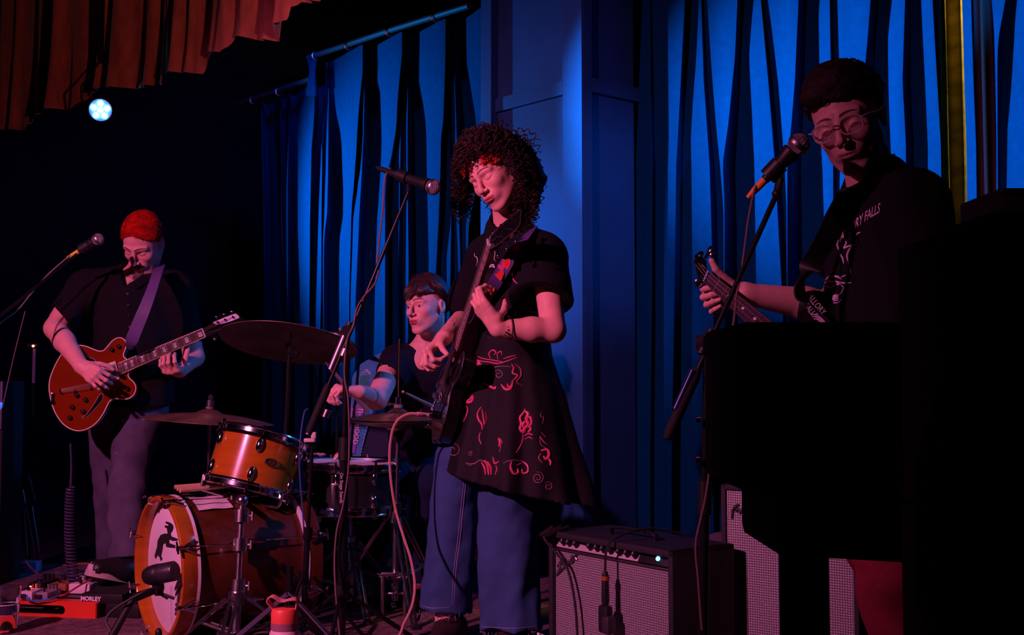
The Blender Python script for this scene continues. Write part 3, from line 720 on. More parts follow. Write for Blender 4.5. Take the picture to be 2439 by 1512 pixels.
# hi-hat
def hihat():
    C = at(948, 1001, 4.05)
    root = stand('hi_hat_stand', 'chrome hi-hat stand with pedal in front of the drummer', Vector((C.x - 0.008, C.y, 0)), C + Vector((0, 0, -.05)), 0.36, 0.26, 0.011, M_chromed, -1.2, joints=(0.55,))
    MB().tube([C + Vector((0.004, 0, .30)), C + Vector((0, 0, -.06))], .0032, 8).build('pull_rod', M_goldp, root)
    MB().tube([C + Vector((0, 0, .035)), C + Vector((0, 0, .085))], .010, 10).tube([C + Vector((0, 0, .062)), C + Vector((-.035, -.01, .062))], .004, 6).tube([C + Vector((-.035, -.01, .052)), C + Vector((-.035, -.01, .072))], .004, 6).build('clutch', M_chrome, root)
    MB().tube([C + Vector((0, 0, -.075)), C + Vector((0, 0, -.035))], [.014, .03], 12).build('seat_cup', M_blackm, root)
    # pedal frame
    b = Vector((C.x - .008, C.y - .01, 0))
    MB().box(b + Vector((-.04, -.02, .085)), (.012, .03, .15), None, .003).box(b + Vector((.04, -.02, .085)), (.012, .03, .15), None, .003).box(b + Vector((0, -.02, .16)), (.092, .03, .014), None, .003).build('pedal_frame', M_chromed, root)
    fp = MB().box(b + Vector((0, .12, .06)), (.075, .27, .008), Matrix.Rotation(R_(-12), 3, 'X'), .003).build('footboard', M_chromed, root)
    ch = MB()
    for k in range(6): ch.lathe([(.006, -.003), (.010, 0), (.006, .003), (.003, 0)], b + Vector((0, -.03, .05 + k * .017)), Matrix.Rotation(R_(90 * (k % 2)), 3, 'Z') @ Matrix.Rotation(R_(90), 3, 'X'), 8, closed=True)
    ch.build('chain', M_chrome, root)
    cymbal('hi_hat_cymbal', 'upper hi-hat cymbal of the closed pair in front of the drummer', C + Vector((0, 0, .004)), Vector((0.01, 0.0, 1)), 0.176, M_brass, 0.042, 0.024, 'hi-hat cymbals')
    cymbal('hi_hat_cymbal', 'lower upturned hi-hat cymbal of the closed pair in front of the drummer', C - Vector((0, 0, .004)), Vector((0.0, 0.0, -1)), 0.176, M_brass, 0.042, 0.024, 'hi-hat cymbals')
hihat()
# tom basket stand in front of the bass drum, snare basket
def basket(root, C, r, F, m):
    for k in range(3):
        a = 2 * math.pi * k / 3 + .5; d = F @ Vector((math.cos(a), math.sin(a), 0)); u = F.col[2]
        MB().tube([C, C + d * r * .97, C + d * r + u * .012, C + d * (r + .004) + u * .05], .0055, 6).build('basket_arm', m, root)
tb = tomC - tomU * (0.185 / 2 + 0.04)
ts = stand('tom_stand', 'chrome basket stand holding up the tom in front of the bass drum', at(561, 1500, 3.52), Vector((at(562, 1196, 3.52).x, 3.60, at(562, 1196, 3.55).z)), 0.17, 0.24, 0.0125, M_chromed, 0.55, joints=(0.35, 0.66, 0.88))
topj = Vector((at(562, 1196, 3.52).x, 3.60, at(562, 1196, 3.55).z))
MB().tube([topj, topj + (tb - topj) * .5, tb], .009, 8).ball(topj, .02, 10).build('tilter', M_chromed, ts)
basket(ts, tb, .158, tF, M_chromed)
sb = snC - snU * (0.155 / 2 + 0.03)
ss_ = stand('snare_stand', 'chrome basket stand under the snare drum', Vector((sb.x, sb.y, 0)), sb, 0.26, 0.26, 0.011, M_chromed, 0.9, joints=(0.5,))
basket(ss_, sb, .18, sF, M_chromed)
# throne and kick pedal
def throne():
    c = Vector((at(985, 1130, 4.62).x, 4.62, 0.47)); root = thing('drum_throne', 'round black padded drum throne under the seated drummer', 'stool', (c.x, c.y, 0))
    MB().lathe([(.001, -.04), (.15, -.04), (.165, -.02), (.165, .02), (.15, .035), (.001, .04)], c, None, 36).build('seat', M_black, root)
    MB().tube([c - Vector((0, 0, .04)), Vector((c.x, c.y, .1))], .014, 10).build('post', M_chromed, root)
    for k in range(3):
        a = 2 * math.pi * k / 3 + .3; MB().tube([Vector((c.x, c.y, .3)), Vector((c.x + .24 * math.cos(a), c.y + .24 * math.sin(a), .015))], .009, 8).build('leg', M_chromed, root)
throne()
def kick_pedal():
    c = BDC - BDF.col[2] * -(-0.50) ; c = BDC + BDF.col[2] * (-0.47); ax = BDF.col[2]
    root = thing('kick_pedal', 'black kick drum pedal with a pale felt beater behind the bass drum', 'pedal', (c.x, c.y, 0))
    F = plane_frame(Vector((0, 0, 1)), ax); Rb = F
    MB().box((c.x, c.y, .012), (.09, .09, .012), Rb, .003).build('base_plate', M_blackm, root)
    for s in (-1, 1): MB().tube([Vector((c.x, c.y, .01)) + F.col[1] * s * .05, Vector((c.x, c.y, .2)) + F.col[1] * s * .05], .008, 8).build('post', M_chromed, root)
    MB().tube([Vector((c.x, c.y, .19)) - F.col[1] * .06, Vector((c.x, c.y, .19)) + F.col[1] * .06], .006, 8).build('axle', M_chromed, root)
    MB().tube([Vector((c.x, c.y, .19)), Vector((c.x, c.y, .34)) - ax * .05], .004, 6).build('beater_rod', M_chromed, root)
    MB().ball(Vector((c.x, c.y, .36)) - ax * .055, .028, 14).build('beater', mat('pale_felt', (.7, .6, .45), .95), root)
    MB().box(Vector((c.x, c.y, .05)) - ax * .16, (.26, .07, .007), Rb @ Matrix.Rotation(R_(10), 3, 'Y'), .002).build('footboard', M_chromed, root)
kick_pedal()
# ------------------------------------------------------------------ microphones and their stands
M_mesh = mat('steel_mesh', (0.50, 0.42, 0.46), 0.4, 0.8, bump=1.0, bscale=900)
M_orange = mat('orange_ring', (0.95, 0.28, 0.02), 0.5)
def microphone(name, label, head, tail, ring=None, scale=1.0, headm=None):
    """hand microphone whose ball is at head and cable end at tail"""
    ax = (head - tail); L = ax.length; ax.normalize(); F = frame_z(ax); s = scale
    root = thing(name, label, 'microphone', tail)
    T = lambda z: tail + ax * z
    MB().lathe([(.001, 0), (.010 * s, 0), (.011 * s, .004), (.0125 * s, .03), (.017 * s, L - .055 * s), (.022 * s, L - .035 * s), (.022 * s, L - .028 * s), (.02 * s, L - .026 * s)], tail, F, 24).build('handle', M_black, root)
    c = T(L - .008 * s)
    MB().lathe([(.0245 * s, -.006 * s), (.0255 * s, -.003 * s), (.0255 * s, .003 * s), (.0245 * s, .006 * s)], c, F, 28).build('grille_band', M_steel, root)
    g = MB().ball(c, .0245 * s, 24, F, (1, 1, .98)); g.build('grille_ball', headm or M_mesh, root)
    w = MB()
    for k in range(9):
        a = math.pi * k / 9
        w.tube([c + F @ (Vector((math.cos(a) * math.sin(t), math.sin(a) * math.sin(t), math.cos(t))) * .0249 * s) for t in [i * math.pi / 8 - math.pi / 2 for i in range(9)]], .0007, 4)
    for k in range(1, 6):
        z = .0249 * s * math.cos(k * math.pi / 12); r = .0249 * s * math.sin(k * math.pi / 12); w.lathe([(r, z - .0006), (r + .0007, z), (r, z + .0006)], c, F, 20)
    w.build('grille_wire', M_mesh, root)
    MB().tube([T(-.055), T(-.03), T(.002)], [.0055, .0085, .0095], 12).build('plug', ring or M_black, root)
    return root
def cable(name, label, pts, r, m, n=8, sides=6):
    o = MB().tube(catmull(pts, n), r, sides).build(name, m, label=label, cat='cable'); return o
def clip_at(root, p, ax, s=1):
    F = frame_z(ax); MB().lathe([(.0165 * s, -.02), (.021 * s, -.02), (.021 * s, .02), (.0165 * s, .02)], p, F, 16, closed=True).build('clip', M_black, root)
# A: centre stand
YA = 3.42
def boom_stand(name, label, foot, pivot, tip, tail, m=M_blackm, wt=True, r=.0095, rad=.28, rot=0.3, lower_label=None):
    root = thing(name, label, 'microphone stand', (foot.x, foot.y, 0))
    f = Vector((foot.x, foot.y, .05)); ax = (pivot - f); L = ax.length; ax.normalize()
    j = f + ax * L * .62
    MB().tube([f, j], r * 1.45, 12).build('lower_tube', m, root); MB().tube([j, pivot], r, 12).build('upper_tube', m, root)
    MB().tube([j - ax * .035, j + ax * .035], [r * 2.1, r * 1.9], 12).build('clutch', M_black, root)
    bx = (tip - tail).normalized()
    MB().tube([tail + bx * .16, tip], .0062, 10).build('boom', m, root)
    MB().tube([tail, tail + bx * .02, tail + bx * .15, tail + bx * .17], [.009, .0125, .0125, .008], 12).build('counterweight', M_rubber if wt else m, root)
    q = pivot; side = bx.cross(Vector((0, 0, 1))).normalized()
    MB().tube([q - side * .02, q + side * .02], .018, 12).tube([q - bx * .03, q + bx * .03], .011, 10).tube([q - side * .02, q - side * .05], .006, 6).build('pivot_joint', M_black, root)
    MB().tube([q - side * .05 - Vector((0, 0, .018)), q - side * .05 + Vector((0, 0, .018))], .005, 6).build('wing_knob', M_chromed, root)
    hub = Vector((foot.x, foot.y, .20)); MB().tube([hub - Vector((0, 0, .03)), hub + Vector((0, 0, .03))], .02, 12).build('leg_collar', M_black, root)
    for i in range(3):
        a = rot + 2 * math.pi * i / 3; d = Vector((math.cos(a), math.sin(a), 0)); ft = Vector((foot.x, foot.y, .016)) + d * rad
        lg = MB().tube([hub + d * .02, ft], .007, 8).build('leg', m, root); MB().ball(ft, .016, 8).build('rubber_foot', M_rubber, lg)
    return root
A_foot = at(812, 1500, 3.42); A_piv = at(826, 788, 3.42); A_tip = at(973, 458, 3.44); A_tail = at(733, 1036, 3.40)
st = boom_stand('microphone_stand', 'black boom microphone stand reaching up to the singer, in front of the hi-hat', A_foot, A_piv, A_tip, A_tail, rot=0.5)
bxA = (A_tip - A_tail).normalized()
MB().tube([A_piv - bxA * .13, A_piv + bxA * .0], .0115, 12).build('boom_sleeve', M_steel, st)
MB().tube([A_tail + bxA * .002, A_tail + bxA * .135], [.010, .0125], 12).build('boom_grip', M_steel, st, 'pale counterweight grip')
for px, py in ((821, 840), (778, 985)):
    MB().tube([at(px, py, 3.417) - bxA * .012, at(px, py, 3.417) + bxA * .012], .0145, 12).build('boom_collar', M_chromed, st)
text_obj('On Stage Stands', 'stand_lettering', at(813, 1162, 3.397), plane_frame(Vector((0, -1, 0)), Vector((0, 0, -1))), .014, M_pearl, st)
A_h = at(1036, 447, 3.40); A_t = at(926, 409, 3.50)
mA = microphone('microphone', 'black vocal microphone with steel ball grille close to the singer\'s face', A_h, A_t)
clip_at(st, A_t.lerp(A_h, .32), A_h - A_t); MB().tube([A_tip, at(972, 440, 3.46)], .006, 8).build('swivel', M_black, st)
cable('microphone_cable', 'braided cable looping from the singer\'s microphone down its boom stand', [at(918, 407, 3.52), at(930, 402, 3.51), at(917, 425, 3.48), at(912, 500, 3.46), at(905, 560, 3.45), at(899, 620, 3.44), at(902, 640, 3.43), at(893, 675, 3.40), at(868, 705, 3.40), at(850, 735, 3.42), at(842, 775, 3.40), at(828, 805, 3.40), at(822, 850, 3.39), at(821, 900, 3.39), at(830, 960, 3.39), at(831, 1100, 3.39), at(818, 1200, 3.39), at(803, 1260, 3.39), at(797, 1330, 3.39), at(799, 1400, 3.37), at(806, 1480, 3.37), at(812, 1540, 3.36)], .0032, M_cablebr, 7)
# B: bassist stand
B_foot = at(1668, 1500, 2.40); B_piv = at(1683, 815, 2.40); B_tip = at(1850, 462, 2.44); B_tail = at(1588, 1046, 2.38)
stB = boom_stand('microphone_stand', 'black boom microphone stand reaching up to the bassist in glasses', B_foot, B_piv, B_tip, B_tail, r=.0075, rot=1.2, rad=.22)
MB().tube([at(1651, 882, 2.39), at(1609, 975, 2.385)], .008, 10).build('boom_sleeve', mat('blue_black_metal', (.03, .04, .12), .3, .7), stB)
for px, py in ((1663, 1000), (1662, 1095)): MB().tube([at(px - 5, py, 2.385), at(px + 5, py, 2.385)], .006, 8).build('clutch_screw', M_chrome, stB)
B_h = at(1908, 338, 2.42); B_t = at(1822, 428, 2.46)
mB = microphone('microphone', 'black vocal microphone with orange cable ring in front of the bassist\'s glasses', B_h, B_t, M_orange, 1.0)
clip_at(stB, B_t.lerp(B_h, .25), B_h - B_t); MB().tube([B_tip, at(1858, 430, 2.45), at(1848, 412, 2.45)], [.009, .010, .008], 8).ball(at(1850, 462, 2.44), .011, 10).build('swivel', M_black, stB)
MB().tube([at(1846, 468, 2.438), at(1853, 462, 2.44)], .0095, 10).build('swivel_nut', M_steel, stB)
cable('microphone_cable', 'thin cable hanging from the bassist\'s microphone past the bass neck to the floor', [at(1810, 438, 2.465), at(1798, 450, 2.46), at(1783, 520, 2.44), at(1775, 580, 2.43), at(1765, 650, 2.42), at(1755, 700, 2.41), at(1747, 770, 2.40), at(1730, 860, 2.38), at(1705, 1000, 2.36), at(1683, 1170, 2.36), at(1668, 1240, 2.36), at(1657, 1300, 2.36), at(1663, 1380, 2.36), at(1672, 1500, 2.36)], .0026, M_cablebr, 7)
# C: left stand
C_foot = at(-260, 1480, 3.75); C_piv = at(-190, 905, 3.8); C_tip = at(183, 606, 4.2); C_tail = at(-330, 1015, 3.65)
stC = boom_stand('microphone_stand', 'thin boom microphone stand entering from the left edge', C_foot, C_piv, C_tip, C_tail, r=.007, rot=0.1)
C_h = at(237, 568, 4.2); C_t = at(188, 598, 4.21)
mC = microphone('microphone', 'black vocal microphone with yellow cable ring left of the red-haired guitarist', C_h, C_t, mat('yellow_ring', (.8, .6, .05), .5), .95)
clip_at(stC, C_t.lerp(C_h, .3), C_h - C_t)
M_cgrey = mat('grey_cable', (0.25, 0.2, 0.2), 0.6)
cable('microphone_cable', 'cable strung along the boom of the left microphone stand', [at(176, 602, 4.21), at(150, 622, 4.2), at(110, 658, 4.17), at(72, 702, 4.13), at(40, 740, 4.05), at(0, 770, 4.0), at(-90, 850, 3.9), at(-190, 915, 3.78), at(-230, 1100, 3.75), at(-240, 1450, 3.73)], .0026, M_cgrey, 7)
cable('hanging_cable', 'thin grey cable slanting down to the lower left edge', [at(60, 741, 4.5), at(45, 800, 4.5), at(28, 870, 4.5), at(8, 960, 4.5), at(-8, 1030, 4.5), at(-20, 1300, 4.5)], .0022, M_cgrey, 7)
# kick drum microphone
def kick_mic():
    a = at(350, 1372, 3.50); b = at(412, 1360, 3.47); ax = (b - a).normalized(); F = frame_z(ax)
    root = thing('kick_drum_microphone', 'large black egg-shaped microphone on a short boom in front of the bass drum', 'microphone', a)
    MB().lathe([(.001, -.012), (.014, -.010), (.024, -.002), (.030, .012), (.032, .03), (.032, .048), (.031, .05)], a, F, 32).build('body', M_black, root)
    g = MB().lathe([(.0295, .048), (.0298, .10), (.027, .106), (.001, .107)], a, F, 32).build('grille', mat('dark_mesh', (.10, .09, .11), .4, .7), root)
    rr = MB()
    for k in range(11): rr.lathe([(.0297, .052 + k * .0048), (.0312, .0532 + k * .0048), (.0297, .0544 + k * .0048)], a, F, 32)
    rr.build('grille_ridges', MATS['dark_mesh'], root)
    m = at(378, 1402, 3.50)
    MB().tube([a + ax * .035, m, m + Vector((0, 0, -.02))], [.02, .018, .012], 12).build('mount', M_black, root)
    ft = Vector((at(232, 1600, 3.30).x, 3.30, 0))
    p1 = at(318, 1424, 3.47); p2 = at(268, 1512, 3.40); p3 = at(235, 1590, 3.33)
    s = thing('short_microphone_stand', 'short black stand with angled boom holding the bass drum microphone', 'microphone stand', ft)
    MB().tube([m, p1], [.011, .015], 12).build('boom', M_blackm, s)
    MB().tube([p1, p2, p3, Vector((p3.x, p3.y, .03))], .0125, 12).build('post', M_black, s)
    MB().lathe([(.001, 0), (.085, 0), (.085, .01), (.02, .02), (.001, .02)], Vector((p3.x, p3.y, 0)), None, 28).build('round_base', M_blackm, s)
    for k in (0.03, 0.05): MB().tube([m + Vector((0, 0, -.012)), m + Vector((k, 0, -.03))], .005, 6).build('knob', M_black, s)
    cable('kick_drum_cable', 'black cable looping beside the short microphone stand', [at(372, 1400, 3.47), at(340, 1410, 3.44), at(300, 1432, 3.43), at(266, 1455, 3.42), at(252, 1478, 3.41), at(262, 1502, 3.4), at(275, 1540, 3.38), at(330, 1600, 3.3)], .004, M_cable)
kick_mic()
# small mic / fittings at the foot of the bass drum
def low_cluster():
    c = at(392, 1500, 3.42)
    root = thing('drum_key_clamp', 'small chrome clamp with black knobs at the foot of the bass drum', 'clamp', c)
    c.z = .04
    for k in range(6):
        a = k * 1.05; p = c + Vector((math.cos(a) * .028, -.01 + .012 * math.sin(a * 2), math.sin(a) * .02)); MB().tube([c, p], .004, 6).ball(p, .0065, 8).build('screw', M_chrome, root)
    p = c + Vector((-.015, -.01, .045)); MB().tube([c, p], .007, 8).ball(p, .014, 10, None, (.8, .8, 1.2)).build('knob', M_black, root)
    MB().tube([c, Vector((c.x, c.y, .002))], .009, 8).build('foot', M_chromed, root)
low_cluster()

# ------------------------------------------------------------------ amplifiers
M_tolex = mat('black_tolex', (0.018, 0.018, 0.022), 0.55, bump=0.6, bscale=500)
def grille_mat():
    m = bpy.data.materials.new('silver_grille_cloth'); m.use_nodes = True; nt = m.node_tree; b = nt.nodes['Principled BSDF']
    b.inputs['Roughness'].default_value = .45; b.inputs['Metallic'].default_value = 0.25
    tc = nt.nodes.new('ShaderNodeTexCoord'); sx = nt.nodes.new('ShaderNodeSeparateXYZ'); nt.links.new(tc.outputs['UV'], sx.inputs[0])
    outs = []
    for ax, sc in ((0, 1.0), (1, 1.0)):
        mu = nt.nodes.new('ShaderNodeMath'); mu.operation = 'MULTIPLY'; mu.inputs[1].default_value = 2 * math.pi / 0.0066; nt.links.new(sx.outputs[ax], mu.inputs[0])
        sn = nt.nodes.new('ShaderNodeMath'); sn.operation = 'SINE'; nt.links.new(mu.outputs[0], sn.inputs[0]); outs.append(sn)
    mx = nt.nodes.new('ShaderNodeMath'); mx.operation = 'MULTIPLY'; nt.links.new(outs[0].outputs[0], mx.inputs[0]); nt.links.new(outs[1].outputs[0], mx.inputs[1])
    ad = nt.nodes.new('ShaderNodeMath'); ad.operation = 'ADD'; nt.links.new(outs[0].outputs[0], ad.inputs[0]); nt.links.new(outs[1].outputs[0], ad.inputs[1])
    cr = nt.nodes.new('ShaderNodeMapRange'); cr.inputs[1].default_value = -1.2; cr.inputs[2].default_value = 1.6; nt.links.new(ad.outputs[0], cr.inputs[0])
    n = nt.nodes.new('ShaderNodeTexNoise'); n.inputs['Scale'].default_value = 220; nt.links.new(tc.outputs['UV'], n.inputs['Vector'])
    m3 = nt.nodes.new('ShaderNodeMath'); m3.operation = 'MULTIPLY'; nt.links.new(cr.outputs[0], m3.inputs[0]); nt.links.new(n.outputs[0], m3.inputs[1])
    cc = nt.nodes.new('ShaderNodeMix'); cc.data_type = 'RGBA'; cc.inputs[6].default_value = (.10, .09, .10, 1); cc.inputs[7].default_value = (1, .95, .98, 1); nt.links.new(m3.outputs[0], cc.inputs[0])
    nt.links.new(cc.outputs[2], b.inputs['Base Color'])
    bp = nt.nodes.new('ShaderNodeBump'); bp.inputs['Strength'].default_value = .5; bp.inputs['Distance'].default_value = .001; nt.links.new(cr.outputs[0], bp.inputs['Height']); nt.links.new(bp.outputs[0], b.inputs['Normal'])
    return m
M_grille = grille_mat()
def grid_panel(name, c0, X, Y, w, h, m, parent, nx=8, ny=8, dent=0.0):
    n = X.cross(Y).normalized(); vs = []; uv = []
    for j in range(ny + 1):
        for i in range(nx + 1):
            u = i / nx; v = j / ny; vs.append(c0 + X * u * w + Y * v * h + n * dent * math.sin(u * math.pi) * math.sin(v * math.pi)); uv.append((u * w, v * h))
    mb = MB().add(vs, [(j * (nx + 1) + i, j * (nx + 1) + i + 1, (j + 1) * (nx + 1) + i + 1, (j + 1) * (nx + 1) + i) for j in range(ny) for i in range(nx)])
    o = mb.build(name, m, parent, smooth=False); me = o.data; ul = me.uv_layers.new(name='UVMap')
    for l in me.loops: ul.data[l.index].uv = uv[l.vertex_index]
    return o
def amp1():
    X = Vector((.60, -.80, 0)); Zu = Vector((0, 0, 1)); N = X.cross(Zu); N = Vector((-.80, -.60, 0))  # outward of the front
    A = Vector((at(1306, 1290, 3.2).x, 3.2, 0)); Wd = .50; H = .425; D = .23
    root = thing('guitar_amplifier', 'black combo amplifier with silver grille, knob row and a blue-white jewel light', 'amplifier', A + X * .25 - N * .1)
    F = Matrix((X, N, Zu)).transposed()  # columns
    def P(x, y, z): return A + X * x + N * y + Zu * z
    def bx(mb, x0, x1, y0, y1, z0, z1, bev=.004): return mb.box(P((x0 + x1) / 2, (y0 + y1) / 2, (z0 + z1) / 2), (x1 - x0, y1 - y0, z1 - z0), F, bev)
    cab = MB(); bx(cab, 0, .018, -D, 0, 0, H); bx(cab, Wd - .018, Wd, -D, 0, 0, H); bx(cab, .0, Wd, -D, 0, H - .018, H); bx(cab, 0, Wd, -D, 0, .0, .018); bx(cab, .01, Wd - .01, -D, -D + .02, .1, H - .1)
    cab.build('cabinet', M_tolex, root)
    bf = MB(); bx(bf, .018, Wd - .018, -.035, -.015, .018, .375, 0); bf.build('baffle', M_black, root)
    grid_panel('grille_cloth', P(.020, -.012, .022), X, Zu, Wd - .045, .350, M_grille, root)
    tr = MB(); bx(tr, .019, Wd - .022, -.014, -.006, .372, .378, .001); tr.build('grille_trim', mat('aluminium', (.6, .58, .6), .3, 1.0), root)
    # sloping control panel
    a = P(.02, -.010, .380); up = (Zu * .030 - N * .016); n2 = X.cross(up).normalized(); n2 = n2 if n2.dot(N) > 0 else -n2
    pm = mat('brushed_panel', (.55, .46, .52), .4, .2)
    Fp = Matrix((X, up.normalized(), X.cross(up.normalized()))).transposed()
    cp = MB().box(a + X * .17 + up * .5, (.345, .032, .003), Fp, .0008).build('control_panel', pm, root)
    MB().box(a + X * .40 + up * .5, (.11, .032, .003), Fp, .0008).build('lamp_panel', M_black, root)
    for x in (.035, .06, .09, .15, .18, .205, .235, .27, .30, .33):
        c = a + X * x + up * .5 + n2 * .002; Fk = frame_z(n2)
        kb = MB().lathe([(.001, .014), (.0075, .014), (.0085, .008), (.0095, .002), (.0115, 0)], c, Fk, 16).build('knob', M_black, root)
        MB().box(c + n2 * .0148, (.0015, .007, .0008), Fk).build('pointer', M_pearl, kb, smooth=False)
    for x in (.048, .12, .135):
        c = a + X * x + up * .5; MB().tube([c, c + n2 * .012], .0025, 8).build('toggle_switch', M_chrome, root)
    c = a + X * .415 + up * .5 + n2 * .002
    MB().lathe([(.009, 0), (.009, .004), (.006, .004)], c, frame_z(n2), 16).build('jewel_bezel', M_chrome, root)
    MB().ball(c + n2 * .003, .0065, 12).build('jewel_light', mat('jewel', (.3, .8, 1), .2, emit=(.10, .62, 1.0), estr=5), root)
    # script badge
    m = M_chromed; bd = MB(); B0 = P(.03, -.008, .325)
    S = [[(0, 0), (.03, .022), (.012, .012), (.01, -.002), (.0, -.02), (.004, -.012)], [(.018, .004), (.028, .010), (.026, -.002), (.034, .004), (.044, .014), (.040, .002), (.050, .010), (.058, .028), (.054, .010), (.062, .014), (.070, .022), (.076, .016)], [(-.006, -.022), (.03, .0), (.085, .036)]]
    for st_ in S: bd.tube(catmull([B0 + X * (x * 1.15) + Zu * (y * 1.15 + x * .15) for x, y in st_], 4), .0028, 6)
    bd.build('script_badge', M_steel, root)
    hd = MB().tube(catmull([P(.16, -.1, H), P(.17, -.1, H + .018), P(.25, -.1, H + .022), P(.33, -.1, H + .018), P(.34, -.1, H)], 5), .009, 8, flat=.5).build('handle', M_black, root)
    # mic hanging over the grille
    mr = thing('hanging_microphone', 'dark side-address microphone hanging by its cable in front of the amplifier grille', 'microphone', P(.28, .03, .33))
    f = P(.285, .035, 0)
    q = lambda z, dx=0: P(.285 + dx, .035, z)
    MB().tube([q(.35), q(.34), q(.275), q(.262)], [.006, .009, .0105, .009], 12).build('plug', M_black, mr)
    MB().tube([q(.338), q(.327)], .0108, 12).build('colour_ring', mat('rust_ring', (.35, .10, .03), .5), mr)
    MB().box(q(.225), (.038, .024, .075), F, .010).build('head', M_black, mr)
    MB().box(q(.212, .012), (.030, .030, .050), F, .010).build('grille', MATS['dark_mesh'], mr)
    cable('amplifier_cable', 'black cable draped over the amplifier top down to the hanging microphone', [P(.35, -.22, H + .006), P(.31, -.1, H + .03), P(.29, 0, H + .012), P(.285, .03, H - .02), q(.36), q(.345)], .0035, M_cable)
    cable('amplifier_cable', 'black cable curving across the left of the amplifier grille', [P(.03, -.05, H + .008), P(.02, .03, H - .01), P(.06, .02, .37), P(.10, .012, .33), P(.13, .012, .25), P(.145, .014, .15), P(.15, .018, .06), P(.15, .03, .008), P(.10, .15, .006)], .0042, M_cable)
    cj = MB()
    for k in range(3): cj.tube([P(.02 + k * .012, .0 - k * .02, H + .012), P(.005 + k * .01, .035, H - .012)], .006, 8)
    cj.build('cable_plugs', M_black, label='cluster of black plugs at the left end of the amplifier top', cat='plug')
    return P
P1 = amp1()
def amp2():
    X = Vector((.80, -.60, 0)); Zu = Vector((0, 0, 1)); N = Vector((-.60, -.80, 0)); A = Vector((at(1716, 1170, 3.0).x, 3.0, 0)); Wd = .375; H = .575; D = .30
    root = thing('speaker_cabinet', 'tall speaker cabinet with sparkling silver grille cloth behind the bassist', 'speaker', A + X * .2)
    F = Matrix((X, N, Zu)).transposed()
    P = lambda x, y, z: A + X * x + N * y + Zu * z
    def bx(mb, x0, x1, y0, y1, z0, z1, bev=.004): return mb.box(P((x0 + x1) / 2, (y0 + y1) / 2, (z0 + z1) / 2), (x1 - x0, y1 - y0, z1 - z0), F, bev)
    cab = MB(); bx(cab, 0, .014, -D, 0, 0, H); bx(cab, Wd - .014, Wd, -D, 0, 0, H); bx(cab, 0, Wd, -D, 0, H - .014, H); bx(cab, 0, Wd, -D, 0, 0, .014); bx(cab, .01, Wd - .01, -D, -D + .02, .01, H - .01)
    cab.build('cabinet', M_tolex, root)
    bf = MB(); bx(bf, .014, Wd - .014, -.03, -.012, .014, H - .014, 0); bf.build('baffle', M_black, root)
    grid_panel('grille_cloth', P(.015, -.008, .015), X, Zu, Wd - .03, H - .03, M_grille, root)
    bd = MB(); B0 = P(.03, -.004, H - .07)
    for st_ in ([(0, 0), (.02, .02), (.006, .01), (.0, -.02)], [(.012, 0), (.02, .008), (.022, -.004), (.03, .006), (.036, .02), (.034, .0), (.044, .008)]): bd.tube(catmull([B0 + X * x + Zu * y for x, y in st_], 4), .0024, 6)
    bd.build('script_badge', M_steel, root)
amp2()
# dark gig bag behind the amplifier
def gig_bag():
    c = at(1590, 1262, 3.55); c.z = .18; mb = MB()
    out = catmull2([(-.19, -.18), (-.13, .06), (-.02, .14), (.09, .17), (.2, .17), (.22, -.18)], 6)
    F = plane_frame(Vector((-.25, -1, .15)), Vector((1, -.25, 0)))
    mb.prism(out, .10, c, F); root = thing('gig_bag', 'dark purple padded gig bag slumped behind the amplifier', 'bag', (c.x, c.y, 0))
    mb.build('shell', mat('dark_purple_nylon', (.07, .045, .08), .7, noise=.3, bump=.3, bscale=200), root)
    MB().tube([c + F @ Vector((x, y, .052)) for x, y in catmull([Vector((-.19, -.05, 0)), Vector((-.12, .03, 0)), Vector((-.02, .075, 0)), Vector((.06, .08, 0)), Vector((.12, .06, 0))], 6) for x, y in [(x, y)]] if False else [c + F @ Vector((p.x, p.y, .052)) for p in catmull([Vector((-.19, -.05, 0)), Vector((-.12, .03, 0)), Vector((-.02, .075, 0)), Vector((.06, .08, 0)), Vector((.12, .06, 0))], 6)], .0022, 6).build('piping', mat('tan_piping', (.45, .32, .28), .6), root)
gig_bag()
# a clear-bagged stand leg and white spring coil near the singer's heel
co = MB().tube([Vector((at(1292, 1500, 3.05).x + .012 * math.cos(t), 3.05 + .012 * math.sin(t), .005 + .0021 * t * 2.2)) for t in [i * .5 for i in range(70)]], .0036, 6)
co.build('coiled_cable', M_pearl, label='white coiled cable standing beside the silver-grille amplifier', cat='cable')

